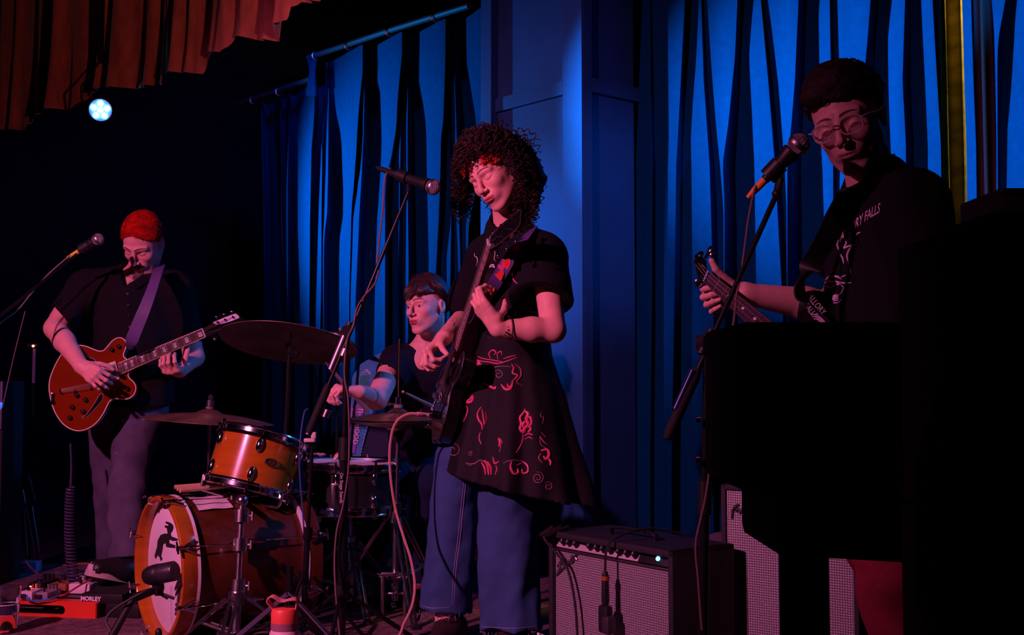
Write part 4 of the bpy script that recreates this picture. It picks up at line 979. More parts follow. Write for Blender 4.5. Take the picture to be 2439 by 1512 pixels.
# ------------------------------------------------------------------ foreground loudspeakers (unlit)
def pa_speaker():
    Y = 1.62; a = at(1676, 768, Y + .30); b = at(2150, 768, Y); z1 = at(1676, 766, Y).z; z0 = at(1676, 1172, Y).z; zb = at(1676, 1300, Y).z
    w_ = b.x - a.x; D = .30; c = Vector(((a.x + b.x) / 2, Y + D / 2, (z0 + z1) / 2))
    root = thing('loudspeaker', 'black loudspeaker cabinet on a pole silhouetted in front of the bassist', 'speaker', (c.x, c.y, -.68))
    MB().box(c, (w_, D, z1 - z0), None, .012).build('cabinet', M_matte, root)
    MB().box(c + Vector((0, D / 2 + .004, 0)), (w_ - .03, .01, z1 - z0 - .03), None, .004).build('front_grille', M_matte, root)
    x0 = at(1766, 1172, Y + .28).x
    pr = [(x0, z0 + .01), (x0, zb), (at(1868, 1328, Y).x, at(1868, 1328, Y).z), (b.x, at(2100, 1345, Y).z), (b.x, z0 + .01)]
    Fp = Matrix(((1, 0, 0), (0, 0, -1), (0, 1, 0)))
    MB().prism(pr, D * .85, Vector((0, Y + D / 2, 0)), Fp).build('lower_wedge', M_matte, root)
    xp = (at(1868, 1400, Y + .1).x + at(1986, 1400, Y + .1).x) / 2; rp = (at(1986, 1400, Y + .1).x - at(1868, 1400, Y + .1).x) / 2
    MB().tube([Vector((xp, Y + .13, zb + .05)), Vector((xp, Y + .13, -.68))], rp, 20).build('pole', M_matte, root)
    MB().lathe([(.001, 0), (.22, 0), (.22, .015), (.05, .03), (.001, .03)], Vector((xp, Y + .13, -.70)), None, 32).build('round_base', M_matte, root)
    MB().tube([Vector((c.x - .07, Y - .02, z1 - .02)), Vector((c.x + .07, Y - .02, z1 - .02))], .01, 8).build('handle', M_matte, root)
pa_speaker()
def pa_stack():
    Y = 1.95; a = at(2132, 548, Y + .25); a.z = at(2132, 548, Y).z; a2 = at(2232, 502, Y + .25); a2.z = at(2232, 500, Y).z; b = at(2700, 470, Y)
    root = thing('loudspeaker', 'tall black loudspeaker stack silhouetted at the right edge', 'speaker', ((a.x + b.x) / 2, Y + .2, -.7))
    def bx(x0, x1, z0, z1, nm, y0=Y, D=.25): MB().box(((x0 + x1) / 2, y0 + D / 2, (z0 + z1) / 2), (x1 - x0, D, z1 - z0), None, .012).build(nm, M_matte, root)
    bx(a2.x, b.x, .62, a2.z, 'upper_cabinet'); bx(a.x, b.x, .62, a.z, 'side_bin'); bx(a.x - .004, b.x + .01, -.70, .61, 'lower_cabinet')
    MB().tube([Vector((a2.x + .1, Y - .01, a2.z - .04)), Vector((a2.x + .3, Y - .01, a2.z - .04))], .01, 8).build('handle', M_matte, root)
pa_stack()
def side_case():
    # dark upright case behind, its top edge at the far right
    c = at(2440, 600, 3.3); z1 = at(2400, 447, 3.3).z; x0 = at(2385, 600, 3.3).x
    root = thing('equipment_case', 'black upright equipment case at the right edge behind the bassist', 'case', (x0 + .3, 3.45, 0))
    MB().box((x0 + .3, 3.45, z1 / 2), (.6, .3, z1), None, .01).build('body', M_matte, root)
    MB().box((x0 + .3, 3.29, z1 - .01), (.6, .02, .012), None, .004).build('edge_trim', M_blackm, root)
side_case()

# ------------------------------------------------------------------ pedalboard, pedals, glass, bottle
def pedalboard():
    A = at(-30, 1463, 4.05); A.z = .0; B = at(231, 1470, 3.98); B.z = 0; X = (B - A); Wd = X.length; X.normalize(); Y_ = Vector((0, 0, 1)).cross(X); F = Matrix((X, Y_, Vector((0, 0, 1)))).transposed()
    P = lambda x, y, z: A + X * x + Y_ * y + Vector((0, 0, z)); H = .062; D = .27
    root = thing('pedalboard', 'red metal pedalboard with a rounded slot, carrying small pedals', 'pedalboard', A + X * .2)
    # front panel with a slot: frame pieces around a hole
    def panel(y):
        mb = MB(); x0, x1 = .03, Wd - .125; z0, z1 = .018, .050; n = 10
        out = [(0, .006), (Wd, .006), (Wd, H), (0, H)]
        hole = []
        r = (z1 - z0) / 2
        for k in range(n + 1): a = -math.pi / 2 + math.pi * k / n; hole.append((x1 + r * math.cos(a) - r, (z0 + z1) / 2 + r * math.sin(a)))
        for k in range(n + 1): a = math.pi / 2 + math.pi * k / n; hole.append((x0 + r * math.cos(a) + r, (z0 + z1) / 2 + r * math.sin(a)))
        from mathutils.geometry import tessellate_polygon
        allp = out + hole; tr = tessellate_polygon([[Vector((x, z, 0)) for x, z in out], [Vector((x, z, 0)) for x, z in hole]])
        for t, yy in ((0, y), (1, y + .006)): mb.add([P(x, yy, z) for x, z in allp], [tuple(t_) for t_ in tr])
        nh = len(hole)
        mb.add([P(x, y, z) for x, z in hole] + [P(x, y + .006, z) for x, z in hole], [(i, (i + 1) % nh, nh + (i + 1) % nh, nh + i) for i in range(nh)])
        mb.add([P(x, y, z) for x, z in out] + [P(x, y + .006, z) for x, z in out], [(i, (i + 1) % 4, 4 + (i + 1) % 4, 4 + i) for i in range(4)])
        return mb.build('front_rail' if y < .1 else 'rear_rail', M_red, root, smooth=False)
    panel(0); panel(D - .006)
    for x in (.003, Wd - .003): MB().box(P(x, D / 2, H / 2 + .003), (.006, D, H - .006), F).build('side_rail', mat('dark_red_metal', (.12, .02, .015), .5), root, smooth=False)
    for k in range(4): MB().box(P(Wd / 2, .03 + k * .07, H), (Wd, .045, .004), F).build('slat', M_red if k == 0 else M_black, root, smooth=False)
    for x in (.03, Wd - .03):
        for y in (.03, D - .03): MB().tube([P(x, y, 0), P(x, y, .008)], .012, 10).build('rubber_foot', M_rubber, root)
    def pedal(x, y, w_, d_, h_, m, label, cols=(M_black,), led=False, plug=True):
        c = P(x, y, H + .003); r = thing('effects_pedal', label, 'pedal', c); T = lambda a, b, z: c + X * a + Y_ * b + Vector((0, 0, z))
        MB().box(T(0, 0, h_ / 2), (w_, d_, h_), F, .004).build('housing', m, r)
        for i in range(3): MB().tube([T(-w_ * .3 + i * w_ * .3, d_ * .28, h_), T(-w_ * .3 + i * w_ * .3, d_ * .28, h_ + .018)], .0075, 12).build('knob', cols[i % len(cols)], r)
        MB().tube([T(0, -d_ * .28, h_), T(0, -d_ * .28, h_ + .012)], [.007, .006], 10).build('footswitch', M_chrome, r)
        if plug: MB().box(T(-.008, -d_ / 2 - .008, h_ * .5), (.022, .016, .014), F, .003).build('jack_plug', M_black, r)
        if led: MB().ball(T(-w_ * .38, .01, h_ + .006), .004, 8).build('indicator_led', mat('red_led', (1, .1, .05), .3, emit=(1, .04, .02), estr=30), r)
    M_lil = mat('pale_pedal_paint', (.72, .60, .70), .4); M_gr = mat('grey_pedal_paint', (.28, .22, .28), .45); M_wh = mat('cream_pedal_paint', (.80, .66, .70), .45)
    x0 = (at(82, 1410, 4.1).x - A.x)
    pedal(x0 + .0, .05, .048, .09, .030, M_lil, 'pale lilac effects pedal at the front left of the red pedalboard', (M_black, M_steel), True)
    pedal(x0 + .062, .05, .046, .09, .028, M_gr, 'grey effects pedal in the middle front of the red pedalboard', (M_steel,))
    pedal(x0 + .128, .17, .085, .06, .036, M_wh, 'cream effects pedal with chrome switches at the back of the red pedalboard', (M_black, M_chrome), False, False)
    pedal(x0 - .035, .17, .06, .11, .040, M_black, 'black effects pedal at the back left of the red pedalboard', (M_black,), False, False)
    pedal(x0 + .045, .18, .07, .10, .036, mat('copper_pedal_paint', (.35, .10, .04), .4), 'copper-brown effects pedal at the back centre of the red pedalboard', (M_black, M_chrome), False, False)
    cable('patch_cable', 'blue patch cable curling along the front of the pedals', [P(x0 + .012, -.006, H + .02), P(x0 + .02, -.016, H + .009), P(x0 + .05, -.02, H + .006), P(x0 + .085, -.016, H + .009), P(x0 + .11, -.01, H + .012), P(x0 + .12, .02, H + .02)], .0035, mat('blue_cable', (.02, .16, .55), .4))
    cable('patch_cable', 'red patch cable rising behind the cream pedal', [P(x0 + .10, .03, H + .012), P(x0 + .13, .05, H + .02), P(x0 + .15, .10, H + .04), P(x0 + .165, .16, H + .055)], .0032, mat('red_cable', (.5, .02, .03), .5))
    cable('grey_cable', 'short grey cable lying under the front of the red pedalboard', [P(-.02, -.07, .018), P(.06, -.075, .015), P(.16, -.08, .015)], .0045, M_steel)
    # wah treadle
    c = P(Wd + .015, .16, 0); r = thing('wah_pedal', 'large black treadle pedal with white lettering at the right of the red board', 'pedal', c)
    T = lambda a, b, z: A + X * (Wd + a) + Y_ * b + Vector((0, 0, z))
    a0, a1 = -.075, .085
    MB().box(T(.005, .14, .075), (a1 - a0, .24, .035), F, .004).build('housing', M_black, r)
    MB().box(T(.085, .14, .034), (.13, .24, .05), F, .004).build('base', M_black, r)
    Ft = F @ Matrix.Rotation(R_(9), 3, 'X')
    MB().box(T(.012, .15, .104), (a1 - a0 - .01, .23, .012), Ft, .003).build('treadle', M_rubber, r)
    text_obj('MORLEY', 'lettering', T(-.037, .0195, .0735), plane_frame(-Y_, X), .021, M_pearl, r, 'white lettering', sx=.98, bold=.0009)
    return T
T_wah = pedalboard()
def coil():
    # straight lead from the guitar then a coiled part down to the board
    p = [at(168, 1056, 4.3), at(170, 1110, 4.3), at(168, 1160, 4.28)]; top = p[-1]; bot = at(176, 1388, 4.2); pts = catmull(p, 6); n = 29; L = []
    for i in range(n * 12 + 1):
        t = i / (n * 12); a = 2 * math.pi * n * t; c = top.lerp(bot, t) + Vector((-.010 * math.sin(t * 3.1), 0, 0)); r = .0145 + .004 * t
        L.append(c + Vector((r * math.cos(a), r * math.sin(a), 0)))
    MB().tube(pts + L, .0042, 7).build('coiled_guitar_lead', mat('dark_blue_lead', (.05, .035, .09), .45), label='dark coiled guitar lead hanging from the orange guitar to the pedals', cat='cable')
coil()
M_glass = mat('clear_glass', (1, 1, 1), 0.03, trans=1.0, ior=1.45)
def pint():
    c = at(14, 1497, 3.76); c.z = .012; root = thing('pint_glass', 'clear pint glass with a printed band at the lower left corner', 'glass', c)
    MB().lathe([(.001, 0), (.033, 0), (.036, .004), (.046, .148), (.0438, .148), (.034, .012), (.001, .010)], c, None, 40).build('glass', M_glass, root)
    pl = MB(); n = 18; r = .0418
    pl.add([c + Vector((r * math.sin(a), -r * math.cos(a), z)) for a in [(-1.1 + 2.0 * i / n) for i in range(n + 1)] for z in (.062, .092)], [(2 * i, 2 * i + 2, 2 * i + 3, 2 * i + 1) for i in range(n)])
    pl.build('printed_band', mat('band_print', (.03, .02, .05), .5), root)
    MB().lathe([(.0415, .092), (.0424, .094), (.0415, .096)], c, None, 30).build('printed_line', M_pearl, root)
    MB().lathe([(.0405, .060), (.041, .0615), (.0405, .063)], c, None, 30).build('printed_line', M_pearl, root)
pint()
def bottle():
    Y = 3.02; c = at(675, 1700, Y); zt = at(675, 1432, Y).z; c.z = .01
    root = thing('water_bottle', 'pale pink water bottle with a coral lid and carry loop in front of the drums', 'bottle', c)
    r = .040; Hh = zt - .01
    zl = at(675, 1497, Y).z - .01; z2 = at(675, 1480, Y).z - .01
    MB().lathe([(.001, 0), (r - .003, 0), (r, .004), (r + .001, .03), (r, zl - .012), (r - .004, zl - .002), (r - .008, zl), (.001, zl)], c, None, 40).build('body', mat('pale_pink_coat', (.85, .55, .62), .5, bump=.2, bscale=400), root)
    MB().lathe([(r - .0045, zl - .001), (r - .0035, zl), (r - .0035, z2), (r - .005, z2 + .001), (.001, z2 + .001)], c, None, 40).build('collar', mat('mauve_band', (.35, .14, .18), .5), root)
    MB().lathe([(r - .004, z2), (r - .004, z2 + .028), (r - .009, z2 + .036), (.001, z2 + .038)], c, None, 40).build('lid', mat('coral_plastic', (.90, .10, .07), .45), root)
    zt2 = z2 + .036; lp = catmull([c + Vector((-.030, 0, zt2)), c + Vector((-.043, -.01, zt2 + .022)), c + Vector((-.030, -.02, zt2 + .036)), c + Vector((-.005, -.012, zt2 + .022)), c + Vector((.018, -.015, zt2 + .026)), c + Vector((.034, -.005, zt2 + .022)), c + Vector((.032, 0, zt2 - .002))], 7)
    MB().ribbon(lp, Vector((0.15, 1, 0.1)), .020, .003).build('carry_loop', mat('coral_pale', (.85, .30, .26), .5), root)
bottle()
# tripod legs of the front tom stand region: extra flat-legged stand base by the bottle
def flat_tripod():
    c = at(690, 1420, 3.35); c.z = .24; root = thing('stand_base', 'folded steel tripod base with flat blue-lit legs behind the pink bottle', 'stand', (c.x, c.y, 0))
    for a in (-2.55, -.55, 1.4):
        d = Vector((math.cos(a), math.sin(a), 0)); e = Vector((c.x, c.y, .012)) + d * .30
        MB().ribbon([c + Vector((0, 0, -.02)), e], d.cross(Vector((0, 0, 1))) * 1.0 + Vector((0, 0, .3)), .022, .004).build('leg', mat('dull_leg', (.10, .09, .14), .6, .5), root)
    MB().tube([Vector((c.x, c.y, .05)), Vector((c.x, c.y, .30))], .011, 10).build('post', M_blackm, root)
flat_tripod()
# black upright pole stand between tom and centre stand, holding a clip microphone
bs = stand('percussion_stand', 'slim black stand with a square clamp between the tom and the centre microphone stand', at(722, 1450, 3.62), at(744, 1052, 3.62), 0.22, .2, .008, M_blackm, .2, joints=(.5,))
MB().box(at(738, 1048, 3.61), (.035, .03, .012), None, .003).box(at(747, 1036, 3.61), (.016, .016, .02), None, .003).build('clamp', M_cream, bs)
cable('drum_cable', 'thin blue-grey cable arching from behind the tom to its stand', [at(733, 973, 3.75), at(724, 985, 3.74), at(715, 1050, 3.7), at(714, 1130, 3.7), at(722, 1230, 3.7), at(728, 1330, 3.68), at(735, 1400, 3.66), at(715, 1470, 3.6)], .0028, mat('blue_grey_cable', (.06, .07, .2), .5))
# guitar stand, set list light and lamp pole on the far left
def left_bits():
    r = thing('folding_stand', 'thin metal folding stand at the far left behind the pedalboard', 'stand', at(72, 1330, 5.0))
    for a, b in (((68, 1128), (83, 1190)), ((56, 1200), (66, 1325)), ((62, 1200), (84, 1325)), ((76, 1205), (95, 1325))): MB().tube([at(*a, 5.0), at(*b, 5.0)], .0035, 6).build('leg', M_steel, r)
    MB().tube([at(60, 1200, 5.0), at(78, 1203, 5.0)], .006, 6).build('hinge', M_blackm, r)
    MB().tube([at(54, 1165, 5.0), at(60, 1200, 5.0)], .0035, 6).build('neck_rest', M_steel, r)
    c = at(74, 1332, 4.95); MB().box((c.x, c.y, .03), (.075, .06, .055), None, .004).build('power_box', mat('pale_blue_plastic', (.35, .32, .5), .5), label='small pale box on the floor at the foot of the folding stand', cat='box')
    c = at(22, 1322, 5.05); g = MB(); F = frame_z(Vector((0.1, -1, .1)))
    for k in range(7): a = k * .9; g.ball(c + F @ Vector((math.cos(a) * .012, math.sin(a) * .014, .004)), .011, 8, F, (1, 1, .6))
    g.ball(c, .012, 8); g.tube([c, Vector((c.x, c.y + .03, .0))], .003, 5)
    g.build('flower', mat('yellow_petals', (.85, .42, .03), .6), label='small yellow flower on the floor by the left edge', cat='flower')
    r = thing('pole_light', 'slim pole with a tiny glowing red lamp beside the guitarist', 'lamp', at(80, 905, 5.2))
    MB().tube([at(82, 830, 5.2), at(80, 912, 5.2)], .008, 8).build('pale_sleeve', mat('lilac_plastic', (.22, .18, .35), .5), r)
    MB().tube([at(80, 912, 5.2), Vector((at(80, 912, 5.2).x, 5.2, 0))], .007, 8).build('pole', M_blackm, r)
    MB().box(at(78, 823, 5.2), (.05, .03, .018), None, .004).build('head', M_black, r); MB().ball(at(79, 824, 5.18), .006, 10).build('red_lamp', mat('red_lamp', (1, .2, .1), .3, emit=(1, .10, .04), estr=14), r)
    r = thing('rack_panel', 'edge of a tall equipment rack with a small blue light at the left edge', 'rack', at(-40, 1200, 4.6))
    a = at(-90, 908, 4.6); b = at(9, 908, 4.6)
    MB().box(((a.x + b.x) / 2, 4.7, a.z / 2), (b.x - a.x, .2, a.z), None, .006).build('body', M_tolex, r)
    MB().box((b.x - .006, 4.596, a.z - .1), (.01, .008, .2), None, .002).build('edge_strip', mat('lilac_strip', (.16, .10, .22), .5), r)
    MB().ball(at(2, 966, 4.59), .010, 10, None, (1, .5, 1.5)).build('blue_light', mat('blue_led', (.1, .3, 1), .3, emit=(.0, .10, 1.0), estr=1.5), r)
left_bits()
# cables on the floor
M_orc = mat('orange_cable', (.45, .07, .03), .6)
cable('floor_cable', 'orange-red cable lying across the floor behind the pedalboard', [Vector((at(150, 1340, 5.1).x, 5.1, .012)), Vector((at(200, 1340, 5.15).x, 5.15, .012)), Vector((at(300, 1338, 5.1).x, 5.12, .012)), Vector((at(420, 1340, 5.1).x, 5.2, .012)), Vector((at(520, 1340, 5.1).x, 5.3, .012))], .006, M_orc)
cable('floor_cable', 'dark red cable sweeping from the left edge onto the rug', [at(-30, 1240, 4.9), at(5, 1275, 4.85), at(30, 1308, 4.8), at(55, 1330, 4.8), Vector((at(85, 1348, 4.75).x, 4.8, .02)), Vector((at(150, 1360, 4.7).x, 4.75, .02)), Vector((at(230, 1365, 4.7).x, 4.75, .02))], .004, mat('dark_red_cable', (.14, .03, .03), .6))
cable('floor_cable', 'black cable looping over the floor around the hi-hat stand', [at(1010, 1400, 3.9), Vector((-.35, 3.85, .01)), Vector((-.6, 3.6, .014)), Vector((-.75, 3.75, .014)), Vector((-.85, 4.1, .014)), Vector((-.6, 4.35, .01))], .005, M_cable)

# ------------------------------------------------------------------ blue bag with lettered pennant behind the drummer
def blue_bag():
    Y = 4.75; C = at(880, 1000, Y); n = Vector((-.25, -.95, .12)).normalized(); F = plane_frame(n, Vector((1, -.2, 0)))
    root = thing('denim_jacket', 'blue quilted jacket with white stitching hung behind the drummer', 'jacket', (C.x, C.y, C.z - .4))
    out = [(938, 828), (962, 850), (950, 900), (905, 955), (893, 975), (884, 1000), (868, 1060), (857, 1098), (862, 1112), (845, 1112), (832, 1108), (836, 1010), (838, 980), (842, 900), (846, 892), (862, 868), (895, 848)]
    M_den = mat('bright_blue_cloth', (.04, .22, .50), .75, noise=.25, nscale=22, bump=.4, bscale=250)
    MB().prism(poly_on(out, C, F), .03, C, F).build('body', M_den, root)
    dk = [(893, 985), (876, 1045), (858, 1100), (905, 1108), (935, 1085), (925, 1000)]
    MB().prism(poly_on(dk, C - n * .004, F), .028, C - n * .004, F).build('dark_panel', mat('navy_cloth', (.008, .012, .05), .8), root)
    M_st = mat('white_thread', (.8, .8, .85), .6); mb = MB()
    ln = [(887, 972), (876, 1010), (866, 1050), (859, 1085), (860, 1103)]
    pts = [OP(x, y, C + n * .0165, n) for x, y in ln]; Ln = catmull(pts, 9)
    for i in range(0, len(Ln) - 1, 2): mb.tube([Ln[i], Ln[i].lerp(Ln[i + 1], .9)], .0014, 4)
    ln2 = [(856, 905), (858, 896), (864, 892), (880, 891), (884, 894), (883, 900), (878, 908)]
    Ln = catmull([OP(x, y, C + n * .0165, n) for x, y in ln2], 5)
    for i in range(0, len(Ln) - 1, 2): mb.tube([Ln[i], Ln[i].lerp(Ln[i + 1], .9)], .0012, 4)
    for a, b in (((860, 890), (873, 880)), ((873, 880), (884, 890)), ((866, 889), (873, 884)), ((873, 884), (880, 889)), ((870, 880), (876, 880))): mb.tube([OP(*a, C + n * .0165, n), OP(*b, C + n * .0165, n)], .0012, 4)
    mb.build('stitching', M_st, root, 'white dashed stitching')
    MB().prism(poly_on([(858, 896), (882, 894), (878, 912), (865, 920), (857, 912)], C + n * .012, F), .008, C + n * .012, F).build('green_patch', mat('teal_patch', (.02, .22, .2), .8), root)
    # pennant with vertical lettering
    pr = thing('pennant', 'purple felt pennant with white lettering running down it, behind the drummer', 'pennant', C - Vector((0, 0, .3)))
    pn = [(836, 962), (868, 966), (866, 985), (856, 1010), (846, 1078), (840, 1082), (836, 1040)]
    Cp = C + n * .019; MB().prism(poly_on(pn, Cp, F), .003, Cp, F).build('felt', mat('purple_felt', (.22, .12, .42), .9), pr)
    dn = (OP(843, 1070, Cp, n) - OP(858, 972, Cp, n)).normalized(); Ft = plane_frame(n, dn)
    text_obj('THERHOOD', 'lettering', OP(852, 1014, Cp + n * .002, n), Ft, .032, M_pearl, pr, 'white vertical lettering', sx=.9)
    text_obj('DS AND', 'lettering', OP(839, 990, Cp + n * .002, n), Ft, .020, M_pearl, pr, 'small white vertical lettering', sx=.9)
    # rainbow sticker and pad on the snare
    c = at(808, 1090, 4.02); r = thing('rainbow_badge', 'small rainbow badge beside the centre microphone stand at snare height', 'badge', c); Fr = plane_frame(Vector((0, -1, .1)), Vector((1, 0, 0)))
    for k, col in enumerate(((.8, .15, .1), (.9, .5, .1), (.8, .75, .8), (.15, .1, .5))):
        rr = .020 - k * .0042; mb = MB(); nn = 14; vs = []
        for i in range(nn + 1):
            a = math.pi * i / nn
            for q in (rr, rr - .004): vs.append(c + Fr @ Vector((q * math.cos(a), q * math.sin(a), 0)))
        mb.add(vs, [(2 * i, 2 * i + 2, 2 * i + 3, 2 * i + 1) for i in range(nn)]); mb.build('arc', mat('rainbow_%s' % 'abcd'[k], col, .5), r)
    for s in (-1, 1): MB().ball(c + Fr @ Vector((s * .014, -.004, .002)), .007, 8).build('cloud', M_pearl, r)
    MB().tube([c + Vector((0, .004, 0)), c + Vector((0, .01, -.05))], .002, 5).build('pin', M_steel, r)
    c = at(755, 1084, 4.05); mb = MB(); rnd = random.Random(3)
    for k in range(9): mb.ball(c + Vector((rnd.uniform(-.03, .03), rnd.uniform(-.02, .02), rnd.uniform(-.004, .006))), .011, 8, None, (1.3, 1, .6))
    mb.build('muffling_gel', mat('grey_gel', (.35, .28, .32), .5), label='lumpy grey damping cloth on the snare drum rim', cat='cloth')
blue_bag()
def drum_case():
    # lettered black case behind the bass drum (only its scrawled stickers catch the light)
    c = at(740, 1350, 4.32); c.z = .19; root = thing('drum_case', 'black round drum case with white scrawled lettering behind the bass drum', 'case', (c.x, c.y, 0))
    F = frame_z(Vector((.25, -1, .05)))
    MB().lathe([(.001, -.08), (.17, -.08), (.18, -.07), (.18, .07), (.17, .08), (.001, .08)], c + Vector((0, .1, 0)), F, 40).build('shell', M_black, root)
    mb = MB(); n = Vector((.25, -1, .05)).normalized(); Cq = c + Vector((0, .1, 0)) + n * .083
    for pts in ([(738, 1305), (745, 1310), (739, 1318), (746, 1325), (738, 1330)], [(742, 1337), (735, 1345), (736, 1358), (745, 1352), (737, 1362)], [(744, 1345), (733, 1352), (744, 1365), (738, 1372)], [(734, 1372), (740, 1377), (746, 1372)], [(741, 1304), (742, 1331)]):
        mb.tube(catmull([OP(x, y, Cq, n) for x, y in pts], 5), .0018, 5)
    mb.build('scrawled_lettering', M_pearl, root)
    c = at(728, 1228, 4.5); MB().lathe([(.001, -.02), (.045, -.02), (.05, -.012), (.05, .012), (.045, .02), (.001, .02)], c, frame_z(Vector((-.2, -1, .35))), 28).build('wood_block', mat('pale_maple', (.75, .50, .22), .5), label='round pale wooden disc behind the bass drum and below the snare', cat='percussion')
drum_case()
# ------------------------------------------------------------------ implicit-surface modelling for people
f32 = np.float32
def A3(v): return np.array([v[0], v[1], v[2]], dtype=f32)
def s_cap(a, b, ra, rb, flat=None):
    a = A3(a); b = A3(b); ab = b - a; L2 = float(ab @ ab) + 1e-12
    if flat is not None: fn = A3(Vector(flat[0]).normalized()); fs = flat[1]
    def f(P):
        q = P - a; t = np.clip((q @ ab) / L2, 0, 1); d = q - t[:, None] * ab
        if flat is not None:
            c = d @ fn; d = d + ((fs - 1) * c)[:, None] * fn
        r = ra + (rb - ra) * t
        return np.sqrt((d * d).sum(1)) - r
    R = math.sqrt(L2) / 2 + max(ra, rb)
    return f, (a + b) / 2, R
def s_ell(c, r, R=None):
    c = A3(c); r = A3(r); M = None if R is None else np.array(R, dtype=f32)
    def f(P):
        q = P - c
        if M is not None: q = q @ M
        k0 = np.sqrt(((q / r) ** 2).sum(1)); k1 = np.sqrt(((q / (r * r)) ** 2).sum(1)) + 1e-9
        return k0 * (k0 - 1) / k1
    return f, c, float(r.max())
def s_cut(prim, pt, n):
    """remove what lies beyond the plane at pt along n"""
    f0, c, R = prim; pt = A3(pt); n = A3(Vector(n).normalized())
    return (lambda P: np.maximum(f0(P), (P - pt) @ n)), c, R
def smin(a, b, k):
    if k <= 0: return np.minimum(a, b)
    h = np.maximum(k - np.abs(a - b), 0) / k
    return np.minimum(a, b) - h * h * k * 0.25
class SDF:
    def __init__(s): s.p = []; s.disp = None
    def add(s, prim, k=0.0): s.p.append((prim[0], prim[1], prim[2], k, 1)); return s
    def sub(s, prim, k=0.0): s.p.append((prim[0], prim[1], prim[2], k, -1)); return s
    def cap(s, a, b, ra, rb, k=0.01, flat=None): return s.add(s_cap(a, b, ra, rb, flat), k)
    def ell(s, c, r, R=None, k=0.01): return s.add(s_ell(c, r, R), k)
    def ev(s, P, prims=None):
        P = np.asarray(P, dtype=f32); d = np.full(len(P), 1.0, dtype=f32)
        for f, c, R, k, op in (s.p if prims is None else prims):
            v = f(P)
            d = smin(d, v, k) if op > 0 else -smin(-d, v, k)
        if s.disp is not None: d = d + s.disp(P)
        return d
    def bounds(s, pad=0.03):
        lo = np.min([c - R for f, c, R, k, op in s.p if op > 0], 0) - pad; hi = np.max([c + R for f, c, R, k, op in s.p if op > 0], 0) + pad
        return lo, hi
def nets(sdf, lo, hi, h, B=16):
    lo = np.array(lo, float); hi = np.array(hi, float); n = np.maximum(np.ceil((hi - lo) / h).astype(int) + 1, 3)
    F = np.full(tuple(n), 1.0, dtype=f32)
    ax = [(lo[i] + h * np.arange(n[i])).astype(f32) for i in range(3)]
    hd = h * B * 0.87
    for i in range(0, n[0], B):
        for j in range(0, n[1], B):
            for k in range(0, n[2], B):
                c = lo + h * (np.array([i, j, k]) + B / 2)
                near = [q for q in sdf.p if np.linalg.norm(q[1] - c) - q[2] < hd + 0.03 + q[3]]
                if not any(q[4] > 0 for q in near): continue
                dc = float(sdf.ev(np.array([c]), near)[0])
                if dc > hd * 1.5 + 0.02: continue
                sl = (slice(i, min(i + B, n[0])), slice(j, min(j + B, n[1])), slice(k, min(k + B, n[2])))
                if dc < -hd * 1.6 - 0.02: F[sl] = -1; continue
                X, Y, Z = np.meshgrid(ax[0][sl[0]], ax[1][sl[1]], ax[2][sl[2]], indexing='ij')
                F[sl] = sdf.ev(np.stack([X.ravel(), Y.ravel(), Z.ravel()], 1), near).reshape(X.shape)
    ins = F < 0
    c8 = [ins[a:n[0] - 1 + a, b:n[1] - 1 + b, c:n[2] - 1 + c] for a in (0, 1) for b in (0, 1) for c in (0, 1)]
    al = c8[0].copy(); an = c8[0].copy()
    for q in c8[1:]: al &= q; an |= q
    I, J, K = np.nonzero(an & ~al); m = len(I)
    if m == 0: return np.zeros((0, 3)), np.zeros((0, 4), int)
    idx = np.full(al.shape, -1, dtype=np.int64); idx[I, J, K] = np.arange(m)
    S = np.zeros((m, 3)); C = np.zeros(m)
    cor = {(a, b, c): F[I + a, J + b, K + c] for a in (0, 1) for b in (0, 1) for c in (0, 1)}
    for a in (0, 1):
        for b in (0, 1):
            for axn in range(3):
                p0 = [0, 0, 0]; p1 = [0, 0, 0]; o = [q for q in range(3) if q != axn]
                p0[o[0]] = p1[o[0]] = a; p0[o[1]] = p1[o[1]] = b; p1[axn] = 1
                v0 = cor[tuple(p0)]; v1 = cor[tuple(p1)]; x = (v0 < 0) != (v1 < 0)
                t = np.where(x, v0 / np.where(x, v0 - v1, 1), 0)
                pos = np.tile(np.array(p0, float), (m, 1)); pos[:, axn] = t
                S += pos * x[:, None]; C += x
    V = lo + h * (np.stack([I, J, K], 1) + S / C[:, None])
    faces = []
    for axn in range(3):
        o = [q for q in range(3) if q != axn]; sl0 = [slice(None)] * 3; sl1 = [slice(None)] * 3
        sl0[axn] = slice(0, n[axn] - 1); sl1[axn] = slice(1, n[axn])
        ch = ins[tuple(sl0)] != ins[tuple(sl1)]
        E = np.array(np.nonzero(ch)); ok = (E[o[0]] > 0) & (E[o[1]] > 0) & (E[o[0]] < n[o[0]] - 1) & (E[o[1]] < n[o[1]] - 1); E = E[:, ok]
        if E.shape[1] == 0: continue
        q = []
        for da, db in ((-1, -1), (0, -1), (0, 0), (-1, 0)):
            e = E.copy(); e[o[0]] += da; e[o[1]] += db; q.append(idx[e[0], e[1], e[2]])
        q = np.stack(q, 1); s0 = ins[E[0], E[1], E[2]]
        fl = s0 if axn != 1 else ~s0
        q = np.where(fl[:, None], q, q[:, ::-1]); faces.append(q)
    Fc = np.concatenate(faces); Fc = Fc[(Fc >= 0).all(1)]
    return V, Fc
